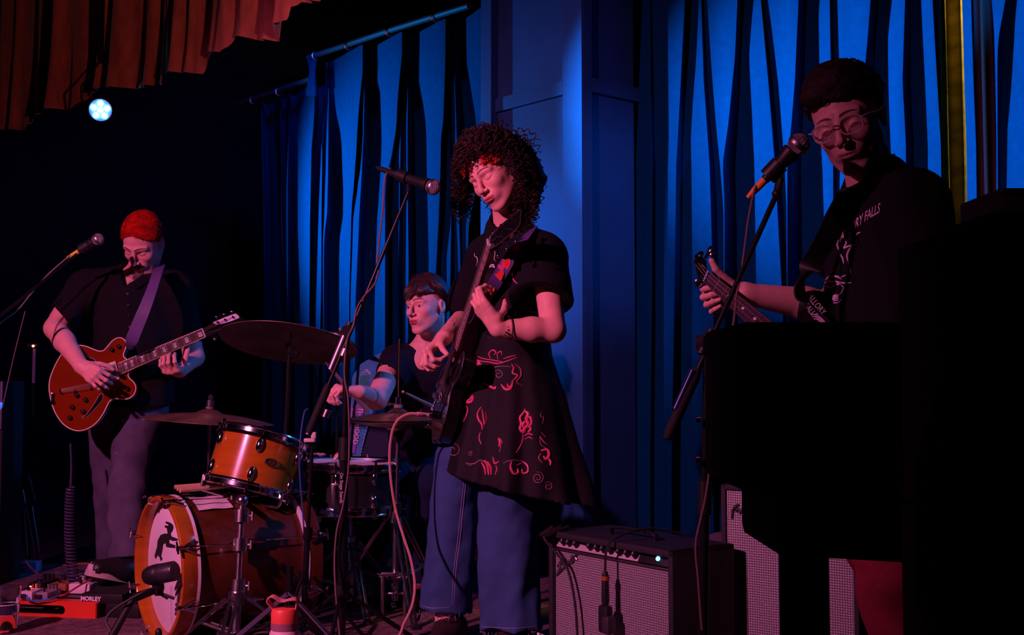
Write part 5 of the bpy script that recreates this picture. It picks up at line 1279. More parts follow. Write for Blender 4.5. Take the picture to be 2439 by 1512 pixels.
def relax(V, Fc, it=1, w=0.5):
    for _ in range(it):
        S = np.zeros_like(V); C = np.zeros(len(V))
        for a, b in ((0, 1), (1, 2), (2, 3), (3, 0)):
            np.add.at(S, Fc[:, a], V[Fc[:, b]]); np.add.at(S, Fc[:, b], V[Fc[:, a]]); np.add.at(C, Fc[:, a], 1); np.add.at(C, Fc[:, b], 1)
        V = V * (1 - w) + w * S / np.maximum(C, 1)[:, None]
    return V
def sdf_obj(name, sdf, regions, m, parent, label=None, paint=None, it=1, w=0.5):
    """regions: list of (lo, hi, voxel)"""
    Vs = []; Fs = []; n = 0
    for lo, hi, h in regions:
        lo = np.array(lo, float); lo[2] -= 3.2 * h * (len(regions) > 1)
        v, f = nets(sdf, lo, hi, h)
        if len(v) == 0: continue
        if it: v = relax(v, f, it, w)
        Vs.append(v); Fs.append(f + n); n += len(v)
    V_ = np.concatenate(Vs); F_ = np.concatenate(Fs)
    a_, b_, c_, d_ = (V_[F_[:, i]] for i in range(4))
    if (np.cross(b_ - a_, c_ - a_) * a_).sum() + (np.cross(c_ - a_, d_ - a_) * a_).sum() < 0: F_ = F_[:, ::-1]
    off = np.array(Matrix.LocRotScale(parent.location, parent.rotation_euler, None).inverted()) if parent else np.eye(4)
    W = V_ @ off[:3, :3].T + off[:3, 3]
    me = bpy.data.meshes.new(name); me.vertices.add(len(W)); me.vertices.foreach_set('co', W.astype(f32).ravel())
    me.loops.add(len(F_) * 4); me.loops.foreach_set('vertex_index', F_.astype(np.int32).ravel())
    me.polygons.add(len(F_)); me.polygons.foreach_set('loop_start', np.arange(0, len(F_) * 4, 4, dtype=np.int32)); me.polygons.foreach_set('loop_total', np.full(len(F_), 4, dtype=np.int32))
    me.update(); me.validate()
    me.polygons.foreach_set('use_smooth', [True] * len(me.polygons)); me.materials.append(m)
    if paint is not None:
        c = paint(V_); ca = me.color_attributes.new('Col', 'FLOAT_COLOR', 'POINT')
        ca.data.foreach_set('color', np.concatenate([c, np.ones((len(c), 1))], 1).astype(f32).ravel())
    o = bpy.data.objects.new(name, me); COL.objects.link(o)
    if parent: o.parent = parent
    if label: o['label'] = label
    return o
def trace(sdf, pxs, t0, t1, off=0.0, near=None):
    """march the photo rays onto an implicit surface; nan when missed"""
    o = np.array([0, 0, CAMZ]); D = np.array([list(at(x, y, 1.0)) for x, y in pxs]) - o
    D = D / np.linalg.norm(D, axis=1)[:, None]; t = np.full(len(D), t0, float)
    for _ in range(90):
        d = sdf.ev(o + D * t[:, None]); t = t + np.clip(d * 0.7, -0.05, 0.05)
    P = o + D * t[:, None]; bad = (np.abs(sdf.ev(P)) > 0.01) | (t > t1)
    e = 0.002; N = np.stack([sdf.ev(P + np.eye(3)[i] * e) - sdf.ev(P - np.eye(3)[i] * e) for i in range(3)], 1); N /= np.linalg.norm(N, axis=1)[:, None] + 1e-9
    P = P + N * off; P[bad] = np.nan
    return P, N
def noise3(P, s, seed=0.0):
    x, y, z = P[:, 0] * s, P[:, 1] * s, P[:, 2] * s
    a = np.sin(x * 1.0 + 1.7 * np.sin(y * .8 + seed) + seed) + np.sin(y * 1.3 + 1.9 * np.sin(z * .9 + 2 * seed) + 2.1) + np.sin(z * 1.1 + 1.6 * np.sin(x * 1.2 + seed * 3) + 4.2)
    return (a / 3).astype(f32)

def folds(P, s, a, seed=0.0):
    '''soft ridged creases'''
    n = noise3(P * np.array([1, 1, .55], f32), s, seed); return (a * (1 - np.abs(n) * 2.2).clip(-1, 1) + a * .6 * noise3(P, s * 2.1, seed + 4)).astype(f32)
# ---- head in its own frame: -y is forward, +z up, origin between the ears, unit scale for a man
def head_local(q, o):
    """q: points in head frame; o: options"""
    def E(c, r): 
        c = np.array(c, f32); r = np.array(r, f32); u = qq - c; k0 = np.sqrt(((u / r) ** 2).sum(1)); k1 = np.sqrt(((u / (r * r)) ** 2).sum(1)) + 1e-9; return k0 * (k0 - 1) / k1
    def Cp(a, b, ra, rb):
        a = np.array(a, f32); b = np.array(b, f32); ab = b - a; u = qq - a; t = np.clip((u @ ab) / float(ab @ ab), 0, 1); w = u - t[:, None] * ab; return np.sqrt((w * w).sum(1)) - (ra + (rb - ra) * t)
    qq = q
    d = E((0, .014, .040), (.074, .094, .088))
    d = smin(d, E((0, -.028, -.026), (.062, .058, .086)), .03)
    qq = q.copy(); qq[:, 0] = np.abs(qq[:, 0])
    jw = o.get('jaw', 1.0); nl = o.get('nose', 1.0)
    d = smin(d, Cp((.049 * jw, -.002, -.052), (.018, -.066, -.094), .015, .014), .022)
    d = smin(d, E((0, -.071, -.098), (.019, .016, .016)), .016)
    d = smin(d, E((.036, -.060, -.020), (.022, .020, .020)), .018)
    d = smin(d, Cp((.010, -.083, .026), (.044, -.067, .024), .009, .008), .014)
    d = -smin(-d, E((.031, -.096, .004), (.018, .018, .0115)), .010)
    d = smin(d, E((.031, -.0665, .002), (.0150, .0150, .0140)), .004)
    d = smin(d, E((0, -.074, -.058), (.033, .026, .026)), .015)
    d = smin(d, Cp((0, -.086, .016), (0, -.086 - .024 * nl, -.022), .0065, .0085), .009)
    d = smin(d, E((0, -.087 - .023 * nl, -.028), (.0100, .0100, .0085)), .006)
    d = smin(d, E((.0120, -.099, -.031), (.0068, .0090, .0068)), .005)
    d = -smin(-d, E((.0060, -.1045, -.0375), (.0034, .0045, .0030)), .002)
    d = smin(d, E((0, -.0935, -.0565), (.0205, .0085, .0050)), .004)
    d = smin(d, E((0, -.0920, -.0665), (.0180, .0090, .0060)), .004)
    d = -smin(-d, E((0, -.1035, -.0612), (.0235, .0080, .0011)), .002)
    d = -smin(-d, E((0, -.101, -.0775), (.016, .009, .004)), .006)
    ear = E((.0755, .014, -.004), (.0070, .0180, .0300)); ear = np.maximum(ear, -E((.0825, .011, -.001), (.0062, .0105, .0190)))
    d = smin(d, ear, .005)
    op = o.get('eye', 0.0)
    if op > 0: d = -smin(-d, E((.031, -.0815, .0015), (.0118, .0100, op)), .0015)
    if o.get('mou'):
        d = smin(d, Cp((0, -.0985, -.0475), (.026, -.084, -.058), .0052, .0030), .003)
        d = smin(d, E((0, -.083, -.096), (.015, .010, .014)), .006)
    return d
class Head:
    def __init__(s, yaw, pitch, roll, anchor, px, py, Y, scale=1.0, **opt):
        s.M = (Matrix.Rotation(R_(yaw), 3, 'Z') @ Matrix.Rotation(R_(pitch), 3, 'X') @ Matrix.Rotation(R_(roll), 3, 'Y'))
        s.sc = scale; s.o = at(px, py, Y) - s.M @ (Vector(anchor) * scale); s.opt = opt; s.Mn = np.array(s.M, dtype=f32); s.on = A3(s.o)
    def loc(s, P): return ((np.asarray(P, dtype=f32) - s.on) @ s.Mn) / s.sc
    def w(s, *a): return s.o + s.M @ (Vector(a) * s.sc)
    def prim(s): return (lambda P: head_local(s.loc(P), s.opt) * s.sc), s.on, 0.150 * s.sc
    def paint(s, P, col, skin, brow=(.02, .012, .01), lip=(.55, .16, .15), stub=0.0, browz=.0):
        q = s.loc(P); x = np.abs(q[:, 0]); y = q[:, 1]; z = q[:, 2]
        def mixc(w, c): 
            w = np.clip(w, 0, 1)[:, None]; col[:] = col * (1 - w) + np.array(c) * w
        fr = (y < -.03)
        lipd = np.minimum(np.sqrt((x / .0225) ** 2 + ((z + .0565) / .0050) ** 2), np.sqrt((x / .020) ** 2 + ((z + .0665) / .0065) ** 2))
        mixc(np.where(fr & (y < -.08), (1.15 - lipd) * 6, 0), lip)
        mixc(np.where(fr & (y < -.09) & (np.abs(z + .0612) < .0012) & (x < .021), .7, 0), (.12, .03, .03))
        bz = .0275 + browz + .004 * np.sin(np.clip((x - .010) / .038, 0, 1) * 3.0)
        th = .0042 - .0022 * np.clip((x - .02) / .03, 0, 1)
        mixc(np.where(fr & (x > .009) & (x < .050), (1.0 - np.abs(z - bz) / th) * 2.2, 0) * .85, brow)
        if stub: mixc(np.where((z < -.035) & (z > -.12) & (y < .01) & (y < -.02 + (z + .035) * -.1), stub, 0), (.05, .03, .03))
        ex = x - .031
        op = s.opt.get('eye', 0.0)
        lz = .0015 - (op if op else .0065) * (1 if op else 1) + (0 if op else .006 * (ex / .013) ** 2)
        if op <= 0: mixc(np.where(fr & (np.abs(ex) < .0135), (1 - np.abs(z - lz) / .0014) * 1.6, 0), (.03, .01, .012))
        else:
            up = .0015 + op * np.sqrt(np.clip(1 - (ex / .0125) ** 2, 0, 1)); lo = .0015 - op * np.sqrt(np.clip(1 - (ex / .0125) ** 2, 0, 1))
            mixc(np.where(fr & (np.abs(ex) < .0135), (1 - np.abs(z - up) / .0016) * 1.5, 0), (.03, .012, .012)); mixc(np.where(fr & (np.abs(ex) < .0125), (1 - np.abs(z - lo) / .0010) * .7, 0), (.2, .07, .06))
        mixc(np.where(fr & (y < -.095) & (x < .0095) & (np.abs(z + .0375) < .0035), .5, 0), (.1, .02, .02))
        if s.opt.get('mou'):
            m = np.where((y < -.07) & (x < .029) & (np.abs(z + .0475 + x * .30) < .0062), 1, 0); mixc(m * .96, (.03, .012, .010))
            mixc(np.where((y < -.055) & (x < .017) & (z < -.080) & (z > -.118), .9, 0), (.035, .015, .012))
            mixc(np.where((y < -.02) & (z < -.07) & (z > -.12) & (x > .015) & (x < .06), .35, 0), (.05, .02, .02))
        return col
def eyes(h, parent, look=(0, 0), iris=(.08, .05, .03)):
    """two eyeballs with iris and pupil as children"""
    mw = mat('eye_white', (.75, .70, .70), .25, coat=.5); mi = mat('iris_brown', iris, .3, coat=.8); mp = mat('pupil', (.003, .003, .003), .1, coat=1)
    for sx in (-1, 1):
        c = h.w(sx * .031, -.0680, .0018); d = Vector((math.sin(R_(look[0])) , -math.cos(R_(look[0])), math.sin(R_(look[1])))).normalized(); d = h.M @ d; F = frame_z(d); r = .0128 * h.sc
        e = MB().ball(c, r, 20, F).build('eye', mw, parent)
        a = MB(); a.lathe([(r * math.sin(t), r * math.cos(t) + .0002) for t in [.001, .15, .3, .44]], c, F, 20); a.build('iris', mi, e)
        a = MB(); a.lathe([(r * math.sin(t), r * math.cos(t) + .0005) for t in [.001, .1, .2]], c, F, 16); a.build('pupil', mp, e)
# ---- hand
FL = {'i': (.042, .025, .021), 'm': (.046, .029, .022), 'r': (.042, .027, .021), 'p': (.033, .020, .019)}
def hand(sdf, W, D, N, S, curls, thumb, sc=1.0, arm=None, nails=None, spread=(.10, .02, -.06, -.16)):
    """W wrist, D to the knuckles, N out of the palm, S to the thumb side; curls: 4 x (a1,a2,a3) degrees"""
    D = Vector(D).normalized(); N = Vector(N); N = (N - D * N.dot(D)).normalized(); S = Vector(S); s2 = N.cross(D); S = s2 if s2.dot(S) > 0 else -s2
    kn = []
    for ln, sd, dn in ((.086, .030, .004), (.090, .010, .0), (.086, -.0095, .002), (.078, -.027, .007)):
        kn.append(W + (D * ln + S * sd + N * dn) * sc)
    for i, k in enumerate(kn):
        sdf.cap(W + (S * (.014 - .0095 * i)) * sc, k, .0135 * sc, .0105 * sc, .012)
    sdf.cap(kn[0] - D * .012 * sc, kn[3] - D * .012 * sc, .0115 * sc, .0105 * sc, .008)
    sdf.cap(W + D * .025 * sc + S * .018 * sc + N * .008 * sc, W + D * .055 * sc + S * .026 * sc + N * .006 * sc, .0155 * sc, .012 * sc, .012)
    tips = []
    for i, (f, k) in enumerate(zip('imrp', kn)):
        d = (D + S * spread[i]).normalized(); n = (N - d * N.dot(d)).normalized(); p = k; r0 = (.0092, .0094, .0088, .0076)[i] * sc
        for j in range(3):
            a = R_(curls[i][j]); d, n = (d * math.cos(a) + n * math.sin(a)), (n * math.cos(a) - d * math.sin(a))
            e = p + d * FL[f][j] * sc; r1 = r0 * (.93, .90, .84)[j]
            sdf.cap(p, e, r0, r1, .007 if j == 0 else .0015); sdf.ell(p - n * .0015 * sc, (r0 * 1.04,) * 3, None, .003); r0 = r1; p = e
        tips.append((p - d * .003 * sc - n * r0 * .85, d, n))
        if nails is not None: nails.append((p - d * .002 * sc - n * r0 * .9, .0062 * sc))
    p = W + (D * .022 + S * .024 + N * .008) * sc; r = .0135 * sc
    for j, (v, ln, rr) in enumerate(zip(thumb, (.040, .032, .026), (.0115, .0102, .0085))):
        v = Vector(v).normalized(); e = p + v * ln * sc; sdf.cap(p, e, r, rr * sc, .009 if j == 0 else .002); p = e; r = rr * sc
    if nails is not None: nails.append((p, .006 * sc))
    if arm is not None:
        sdf.cap(W - D * .004, W + D * .02 * sc, .020 * sc, .018 * sc, .02, flat=(N, 1.25))
    return kn, tips
def tiny(P, nails, col, c):
    for p, r in nails:
        d = np.linalg.norm(P - np.array(p), axis=1); w = np.clip((r - d) / (r * .25), 0, 1)[:, None]; col[:] = col * (1 - w) + np.array(c) * w
M_skin = mat('skin', (1, 1, 1), 0.48, vcol=True, noise=.06, nscale=60, bump=.06, bscale=900, sss=.12, spec=.4)
M_skin2 = M_skin
def cloth_mat(name, col, **k):
    a = dict(rough=.9, noise=.15, nscale=40, bump=.35, bscale=900, sheen=.0, spec=.15); a.update(k)
    r = a.pop('rough'); return mat(name, col, r, **a)
def skin_paint(base, h, nails=None, nailc=None, extra=None, **kw):
    def p(P):
        col = np.tile(np.array(base, float), (len(P), 1)); col *= (1 + .05 * noise3(P, 90, 1.0))[:, None]
        near = np.linalg.norm(P - np.array(h.o), axis=1) < .16 * h.sc
        sub = col[near]; h.paint(P[near], sub, base, **kw); col[near] = sub
        if nails: tiny(P, nails, col, nailc)
        if extra: extra(P, col)
        return col
    return p
def box_of(pts, pad):
    a = np.array([list(p) for p in pts]); return a.min(0) - pad, a.max(0) + pad
def proj_lines(name, sdf, lines, r, m, parent, t0, t1, off=.0012, label=None, n=6, sides=5):
    """painted lines of a print lying on the cloth"""
    out = None
    for L in lines:
        mb = MB(); w = r
        if isinstance(L, tuple): L, w = L
        pts = catmull([Vector((x, y, 0)) for x, y in L], n) if len(L) > 2 else [Vector((*L[0], 0)), Vector((*L[1], 0))]
        P, N = trace(sdf, [(p.x, p.y) for p in pts], t0, t1, off); seg = []
        for p in P:
            if np.isnan(p[0]) or (seg and (Vector(p) - seg[-1]).length > .06):
                if len(seg) > 1: mb.tube(seg, w, sides)
                seg = [] if np.isnan(p[0]) else [Vector(p)]
            else: seg.append(Vector(p))
        if len(seg) > 1:
            k = len(seg); mb.tube(seg, [w * (1 - .55 * abs(2 * i / (k - 1) - 1) ** 2) for i in range(k)], sides)
        if mb.v: out = mb.build(name, m, parent, label)
    return out
def proj_text(name, sdf, s, a, b, hpx, m, parent, t0, t1, shear=0.0, up=(0, -1), off=.0012, label=None, sx=1.0, arc=0.0):
    cu = bpy.data.curves.new('t', 'FONT'); cu.body = s; cu.size = 1.0; cu.resolution_u = 2; cu.offset = .012
    t = bpy.data.objects.new('t', cu); COL.objects.link(t); bpy.context.view_layer.update(); me = bpy.data.meshes.new_from_object(t); bpy.data.objects.remove(t)
    vx = [v.co.x for v in me.vertices]; w = max(vx); mb = MB(); a = np.array(a, float); b = np.array(b, float); px = []
    for v in me.vertices:
        u = v.co.x / w; p = a + (b - a) * u; q = v.co.y * hpx; p = p + np.array([up[0] * q + shear * q, up[1] * q]); p[1] -= arc * 4 * u * (1 - u); px.append(tuple(p))
    P, N = trace(sdf, px, t0, t1, off); ok = ~np.isnan(P[:, 0])
    ps = [tuple(p.vertices) for p in me.polygons if all(ok[i] for i in p.vertices)]; used = sorted({i for p in ps for i in p}); mp = {i: k for k, i in enumerate(used)}
    mb.add([Vector(P[i]) for i in used], [tuple(mp[i] for i in p) for p in ps]); bpy.data.meshes.remove(me)
    return mb.build(name, m, parent, label, smooth=False)
# ------------------------------------------------------------------ PEOPLE
# ---- curly-haired singer in the middle
def singer():
    root = thing('person', 'person with dark curly hair in a black dress with pink scrolls over jeans, playing guitar', 'person', at(1200, 1500, 3.55) * 1.0)
    root.location = (at(1200, 1500, 3.55).x, 3.55, 0)
    skin = (.86, .41, .35)
    h = Head(-36, 27, -20, (0, -.084, .003), 1145, 432, 3.42, .95, nose=.85, jaw=.92)
    body = SDF(); body.add(h.prim(), 0)
    nk = at(1215, 548, 3.56)
    body.cap(h.w(0, .030, -.045), nk, .050, .054, .03)
    # trunk, legs (under the clothes), left arm (picture right)
    ch = at(1235, 640, 3.57); wa = at(1218, 820, 3.57); hp = at(1200, 960, 3.57)
    body.cap(at(1165, 592, 3.63), at(1290, 588, 3.50), .045, .045, .05); body.cap(ch, wa, .115, .10, .05); body.cap(wa, hp, .10, .125, .05)
    k1 = at(1065, 1230, 3.62); a1 = at(1062, 1490, 3.60); k2 = at(1210, 1240, 3.50); a2 = at(1222, 1500, 3.50)
    body.cap(hp + V(-.06, .04, -.03), k1, .075, .05, .04); body.cap(k1, a1, .048, .036, .02)
    body.cap(hp + V(.05, -.04, -.03), k2, .075, .05, .04); body.cap(k2, a2, .048, .036, .02)
    sh = at(1296, 606, 3.46); el = at(1318, 786, 3.34); wr = at(1186, 783, 3.30)
    body.cap(sh, el, .045, .038, .02); body.cap(el, el.lerp(wr, .4), .037, .036, .012); body.cap(el.lerp(wr, .4), wr, .038, .025, .015)
    nails = []
    D = Vector((-.62, -.06, .74)); N = Vector((.62, .62, .50))
    hand(body, wr + D * .005, D, N, Vector((.3, -.6, .6)), [(20, 78, 35), (38, 70, 35), (34, 58, 30), (22, 48, 25)],
         [(.45, .65, .55), (.1, .75, .6), (-.15, .6, .7)], .97, arm=True, nails=None, spread=(.12, .02, -.10, -.30))
    # right arm (picture left), picking
    sh2 = at(1150, 612, 3.66); el2 = at(1128, 690, 3.72); el2 = at(1118, 742, 3.78); wr2 = at(1056, 806, 3.50)
    body.cap(sh2, el2, .042, .038, .02); body.cap(el2, wr2, .038, .026, .015)
    hand(body, wr2, Vector((-.62, -.45, -.50)), Vector((.72, -.05, -.70)), Vector((.35, -.75, .45)), [(72, 75, 30), (52, 72, 30), (36, 66, 35), (22, 66, 35)],
         [(-.05, -.8, -.35), (.25, -.75, -.45), (.5, -.45, -.55)], .93, arm=True, nails=nails, spread=(.05, .0, -.06, -.14))
    def tattoo(P, col):
        a = np.array(el2); b = np.array(wr2); t = ((P - a) @ (b - a)) / ((b - a) @ (b - a)); d = np.linalg.norm(P - a - t[:, None] * (b - a), axis=1)
        w = ((t > .05) & (t < .80) & (d < .055) & (np.abs(np.sin(t * 19 + 3 * np.sin(P[:, 0] * 160) + 2 * np.sin(P[:, 2] * 120))) < .28)).astype(float) * .75
        col[:] = col * (1 - w[:, None]) + np.array((.05, .03, .05)) * w[:, None]
    lo, hi = body.bounds(.02)
    hl = np.array(h.o) - .15; hh = np.array(h.o) + .15
    al, ah = box_of([wr, wr2], .20); al[2] = min(al[2], wr2.z - .12); 
    zc = hl[2] + .02
    regs = [((hl[0], hl[1], zc), (hh[0], hh[1], hh[2]), .0021), ((lo[0], lo[1], lo[2]), (hi[0], hi[1], al[2] + .004), .008),
            ((at(985, 800, 3.4).x, 3.1, al[2]), (hi[0], hi[1], ah[2]), .0026), ((lo[0], lo[1], ah[2] - .003), (hi[0], hi[1], zc + .003), .005)]
    sdf_obj('body', body, regs, M_skin, root, paint=skin_paint(skin, h, nails, (.45, .01, .03), tattoo, brow=(.10, .04, .03), lip=(.55, .13, .14), browz=.002))
    # nose stud and earring
    MB().ball(h.w(.0165, -.102, -.030), .0019, 8).build('nose_stud', M_chrome, root)
    MB().ball(h.w(.077, .006, -.040), .004, 8, None, (1, 1, 2.2)).build('earring', M_red, root)
    # tee shirt
    tee = SDF()
    tee.cap(at(1168, 604, 3.64), at(1288, 600, 3.50), .064, .066, .05)
    tee.cap(at(1228, 628, 3.57), at(1222, 850, 3.57), .135, .120, .06, flat=((.75, -.66, 0), 1.12))
    tee.add(s_cut(s_cap(at(1292, 622, 3.46), at(1288, 735, 3.36), .078, .104), at(1276, 709, 3.37), at(1278, 735, 3.36) - at(1292, 620, 3.46)), .04)
    tee.add(s_cut(s_cap(at(1158, 618, 3.66), at(1115, 730, 3.74), .066, .075), at(1116, 728, 3.74), at(1118, 742, 3.78) - at(1150, 612, 3.66)), .03)
    tee.sub(s_cap(at(1292, 670, 3.42), at(1282, 760, 3.36), .05, .088), .004)
    tee.cap(nk + V(-.005, 0, .0), nk + V(0, 0, .02), .072, .066, .02); tee.sub(s_cap(nk + V(-.01, -.01, .00), h.w(0, .02, -.05), .056, .054), .006)
    tee.disp = lambda P: folds(P, 15, -.0045, 1) + .0015 * noise3(P, 55, 2)
    lo, hi = tee.bounds(.02); sdf_obj('tee_shirt', tee, [(lo, hi, .006)], cloth_mat('black_jersey', (.010, .009, .013)), root)
    # dress
    M_dress = cloth_mat('black_satin', (.012, .009, .013), rough=.6, spec=.25)
    dr = SDF(); wc = at(1220, 800, 3.57); hb = at(1188, 1200, 3.57)
    axd = (hb - wc); axn = A3(axd.normalized()); Ld = axd.length; wcn = A3(wc)
    ux = np.array([.96, -.28, 0], f32); uy = np.array([.28, .96, 0], f32)
    def skirt(P):
        q = P - wcn; t = np.clip((q @ axn) / Ld, -.3, 1.15); x = q @ ux - .012 * t; y = q @ uy; ang = np.arctan2(y, x)
        tt = np.clip(t, 0, 1.15); rx = .112 + .142 * tt ** .9; ry = .105 + .115 * tt
        rx = rx + np.clip(x / .2, 0, 1) * tt * .012
        fold = 1 + tt * (.055 * np.cos(ang * 9 + 1.0 + .8 * np.sin(ang * 2)) + .035 * np.cos(ang * 15 + 2.4 * tt))
        rx = rx * fold; ry = ry * fold; r = np.sqrt((x / rx) ** 2 + (y / ry) ** 2); return ((r - 1) * np.minimum(rx, ry) * .8).astype(f32)
    hem_p = at(1197, 1142, 3.40); hem_n = (at(1018, 1110, 3.57) - at(1375, 1188, 3.57)).cross(Vector((0, 1, .05))).normalized()
    if hem_n.z > 0: hem_n = -hem_n
    hem_q = at(1197, 1148, 3.57)
    f0 = skirt
    dr.add(s_cut((f0, A3(wc.lerp(hb, .5)), .42), hem_q, hem_n))
    dr.sub((lambda P: f0(P) + .017 + .6 * np.clip(.82 - ((P - wcn) @ axn) / Ld, 0, 1), A3(wc.lerp(hb, .7)), .40), .004)
    dr.cap(at(1222, 690, 3.555), at(1222, 800, 3.565), .118, .116, .04, flat=((.8, -.6, 0), 1.1))
    dr.sub(s_cap(at(1290, 590, 3.46), at(1290, 720, 3.40), .07, .06), .02)
    dr.disp = lambda P: .003 * noise3(P, 30, 4)
    lo, hi = dr.bounds(.02); lo[2] = hem_q.z - .12; hi[2] = at(1222, 560, 3.55).z
    dobj = sdf_obj('dress', dr, [(np.maximum(lo, [-.45, 3.1, 0]), np.minimum(hi, [.45, 4.05, 3]), .0055)], M_dress, root)
    # printed scrolls on the dress
    C = lambda L, ox=960, oy=760, s=.4973: [(ox + x * s, oy + y * s) for x, y in L]
    def spiral(cx, cy, r, turns=1.6, a0=0.0, sg=1): return C([(cx + r * (1 - .8 * k / 16) * math.cos(a0 + sg * k / 16 * turns * 6.283), cy + r * (1 - .8 * k / 16) * math.sin(a0 + sg * k / 16 * turns * 6.283)) for k in range(17)])
    M_pk = mat('pink_print', (.85, .10, .22), .5, noise=.4, nscale=40); M_pk2 = mat('dusty_rose_print', (.55, .26, .24), .6, noise=.3, nscale=50)
    pk = [(C([(335, 185), (370, 200), (410, 205), (455, 212), (500, 200), (545, 182)]), .0022), (C([(345, 175), (390, 190), (430, 196), (480, 205)]), .002), (C([(420, 190), (412, 165), (430, 148), (445, 158), (436, 172)]), .0024), (C([(455, 195), (452, 165), (470, 155), (472, 172)]), .002),
          (C([(340, 165), (350, 200), (372, 225), (368, 208), (350, 190)]), .0045), (C([(480, 190), (510, 180), (540, 172)]), .0018), (C([(520, 215), (530, 235), (525, 258), (548, 268), (540, 280), (520, 300)]), .003), (C([(385, 305), (410, 318), (440, 332), (445, 320)]), .0045), (C([(470, 312), (490, 335), (515, 332), (525, 300)]), .005), (C([(500, 308), (505, 325), (520, 318)]), .003),
          (C([(225, 405), (255, 400), (290, 398), (320, 385), (335, 362)]), .004), (C([(300, 400), (330, 395), (338, 370)]), .006), (C([(300, 412), (282, 440), (272, 475), (290, 490), (305, 460), (310, 430), (300, 410)]), .0026), (C([(240, 408), (225, 425), (205, 455)]), .0016), (C([(285, 450), (292, 470), (288, 485)]), .004),
          (C([(375, 420), (358, 450), (362, 480), (378, 505), (380, 530)]), .0035), (C([(378, 430), (385, 470), (390, 510)]), .0025), (C([(370, 540), (365, 570), (375, 600)]), .002),
          (C([(185, 508), (205, 530), (205, 560), (185, 575), (178, 550)]), .004), (C([(188, 525), (195, 545), (188, 560)]), .0022),
          (C([(585, 430), (575, 450), (560, 470), (565, 500), (560, 525), (575, 540), (585, 520), (600, 505), (590, 475), (610, 470), (615, 500), (600, 520)]), .0052), (C([(585, 440), (600, 455), (590, 470)]), .006), (C([(575, 545), (572, 580), (560, 610), (542, 640)]), .002), (C([(580, 560), (600, 548), (622, 555)]), .003), (C([(582, 575), (605, 565), (620, 575)]), .002), (C([(588, 490), (578, 500), (570, 520)]), .006), (C([(598, 540), (610, 530), (612, 515)]), .004),
          (C([(458, 570), (468, 590), (460, 610)]), .006), (C([(470, 600), (462, 635)]), .003),
          (C([(655, 560), (672, 585), (690, 600)]), .0025), (C([(660, 540), (682, 565)]), .0018), (C([(660, 630), (690, 625), (698, 650), (685, 670), (672, 655)]), .005), (C([(690, 660), (705, 680), (705, 700)]), .0045), (C([(660, 640), (650, 665), (668, 690)]), .002),
          (C([(430, 660), (440, 690), (462, 680)]), .003), (C([(390, 675), (405, 700), (410, 745)]), .004), (C([(375, 685), (390, 710), (395, 745)]), .003), (C([(405, 680), (420, 710), (422, 745)]), .003), (C([(445, 700), (450, 720), (440, 745)]), .0025),
          (C([(520, 680), (515, 710), (530, 740), (550, 735), (548, 715)]), .004), (C([(570, 680), (595, 700), (598, 730), (575, 738), (568, 718)]), .004), (C([(545, 700), (565, 690)]), .003),
          (C([(150, 655), (160, 680), (165, 700)]), .005), (C([(195, 680), (205, 700)]), .002)]
    rs = [(spiral(458, 265, 24, 1.5, 3.0), .0011), (C([(430, 255), (440, 232), (470, 225), (520, 228)]), .0011), (spiral(240, 628, 34, 1.2, 5.0), .0011), (spiral(325, 642, 12, 1.3, 1), .001), (spiral(645, 760, 30, 1.8, 4.5), .0012), (spiral(695, 800, 22, 1.4, 4), .0011), (C([(300, 688), (340, 692), (370, 675), (400, 690)]), .0014), (C([(300, 688), (320, 700), (335, 690)]), .001), (C([(480, 690), (500, 680), (530, 675), (570, 678)]), .0012), (C([(655, 560), (660, 600), (690, 620)]), .001), (C([(662, 445), (658, 465), (672, 470), (668, 500)]), .001), (C([(205, 455), (190, 480)]), .001)]
    dk = [(C([(535, 215), (560, 235), (565, 270), (545, 300), (570, 320)]), .004), (C([(395, 440), (400, 480), (385, 520)]), .003), (C([(500, 340), (490, 400)]), .001)]
    proj_lines('printed_scroll', dr, pk, .003, M_pk, dobj, 2.9, 4.0, off=.0004, label='pink printed scrolls'); proj_lines('printed_line', dr, rs, .001, M_pk2, dobj, 2.9, 4.0, off=.0005)
    proj_lines('dark_scroll', dr, dk, .003, mat('dark_red_print', (.25, .01, .03), .5), dobj, 2.9, 4.0, off=.0004)
    # chest print and shoulder print on the tee
    T = lambda L: [(880 + x * .3372, 290 + y * .3372) for x, y in L]
    proj_lines('chest_print', tee, [(T([(742, 928), (748, 950), (762, 960), (765, 990), (755, 1022)]), .0016), (T([(885, 905), (888, 935), (882, 965), (890, 985)]), .0013), (T([(848, 1030), (860, 1012), (880, 1008)]), .002), (T([(850, 1030), (870, 1020), (885, 1030), (878, 1012)]), .0022)], .0015, M_pearl, root, 2.9, 4.0, label='white print')
    proj_lines('sleeve_print', tee, [(T([(1025, 1040), (1012, 1075), (1020, 1115), (1045, 1145)]), .003), (T([(915, 1070), (925, 1100), (905, 1130), (890, 1170)]), .0026), (T([(960, 1000), (968, 1020), (955, 1040), (935, 1045)]), .006)], .003, M_pk, root, 2.9, 4.0, label='pink print')
    # jeans
    M_jean = mat('blue_denim', (.048, .105, .25), .85, noise=.22, nscale=9, bump=.5, bscale=900, stretch=(1, 1, .6), spec=.1)
    je = SDF()
    for (tx, ty, tY, bx, by, bY, rt, rb, fl) in ((1092, 1090, 3.60, 1060, 1452, 3.62, .076, .084, 1.0), (1206, 1090, 3.54, 1216, 1494, 3.50, .094, .096, 1.0)):
        a = at(tx, ty, tY); b = at(bx, by, bY); e = b + (b - a).normalized() * .12
        je.add(s_cut(s_cap(a, e, rt, rb), b, (b - a) + V(.02 if bx > 1100 else .0, 0, 0)), .012)
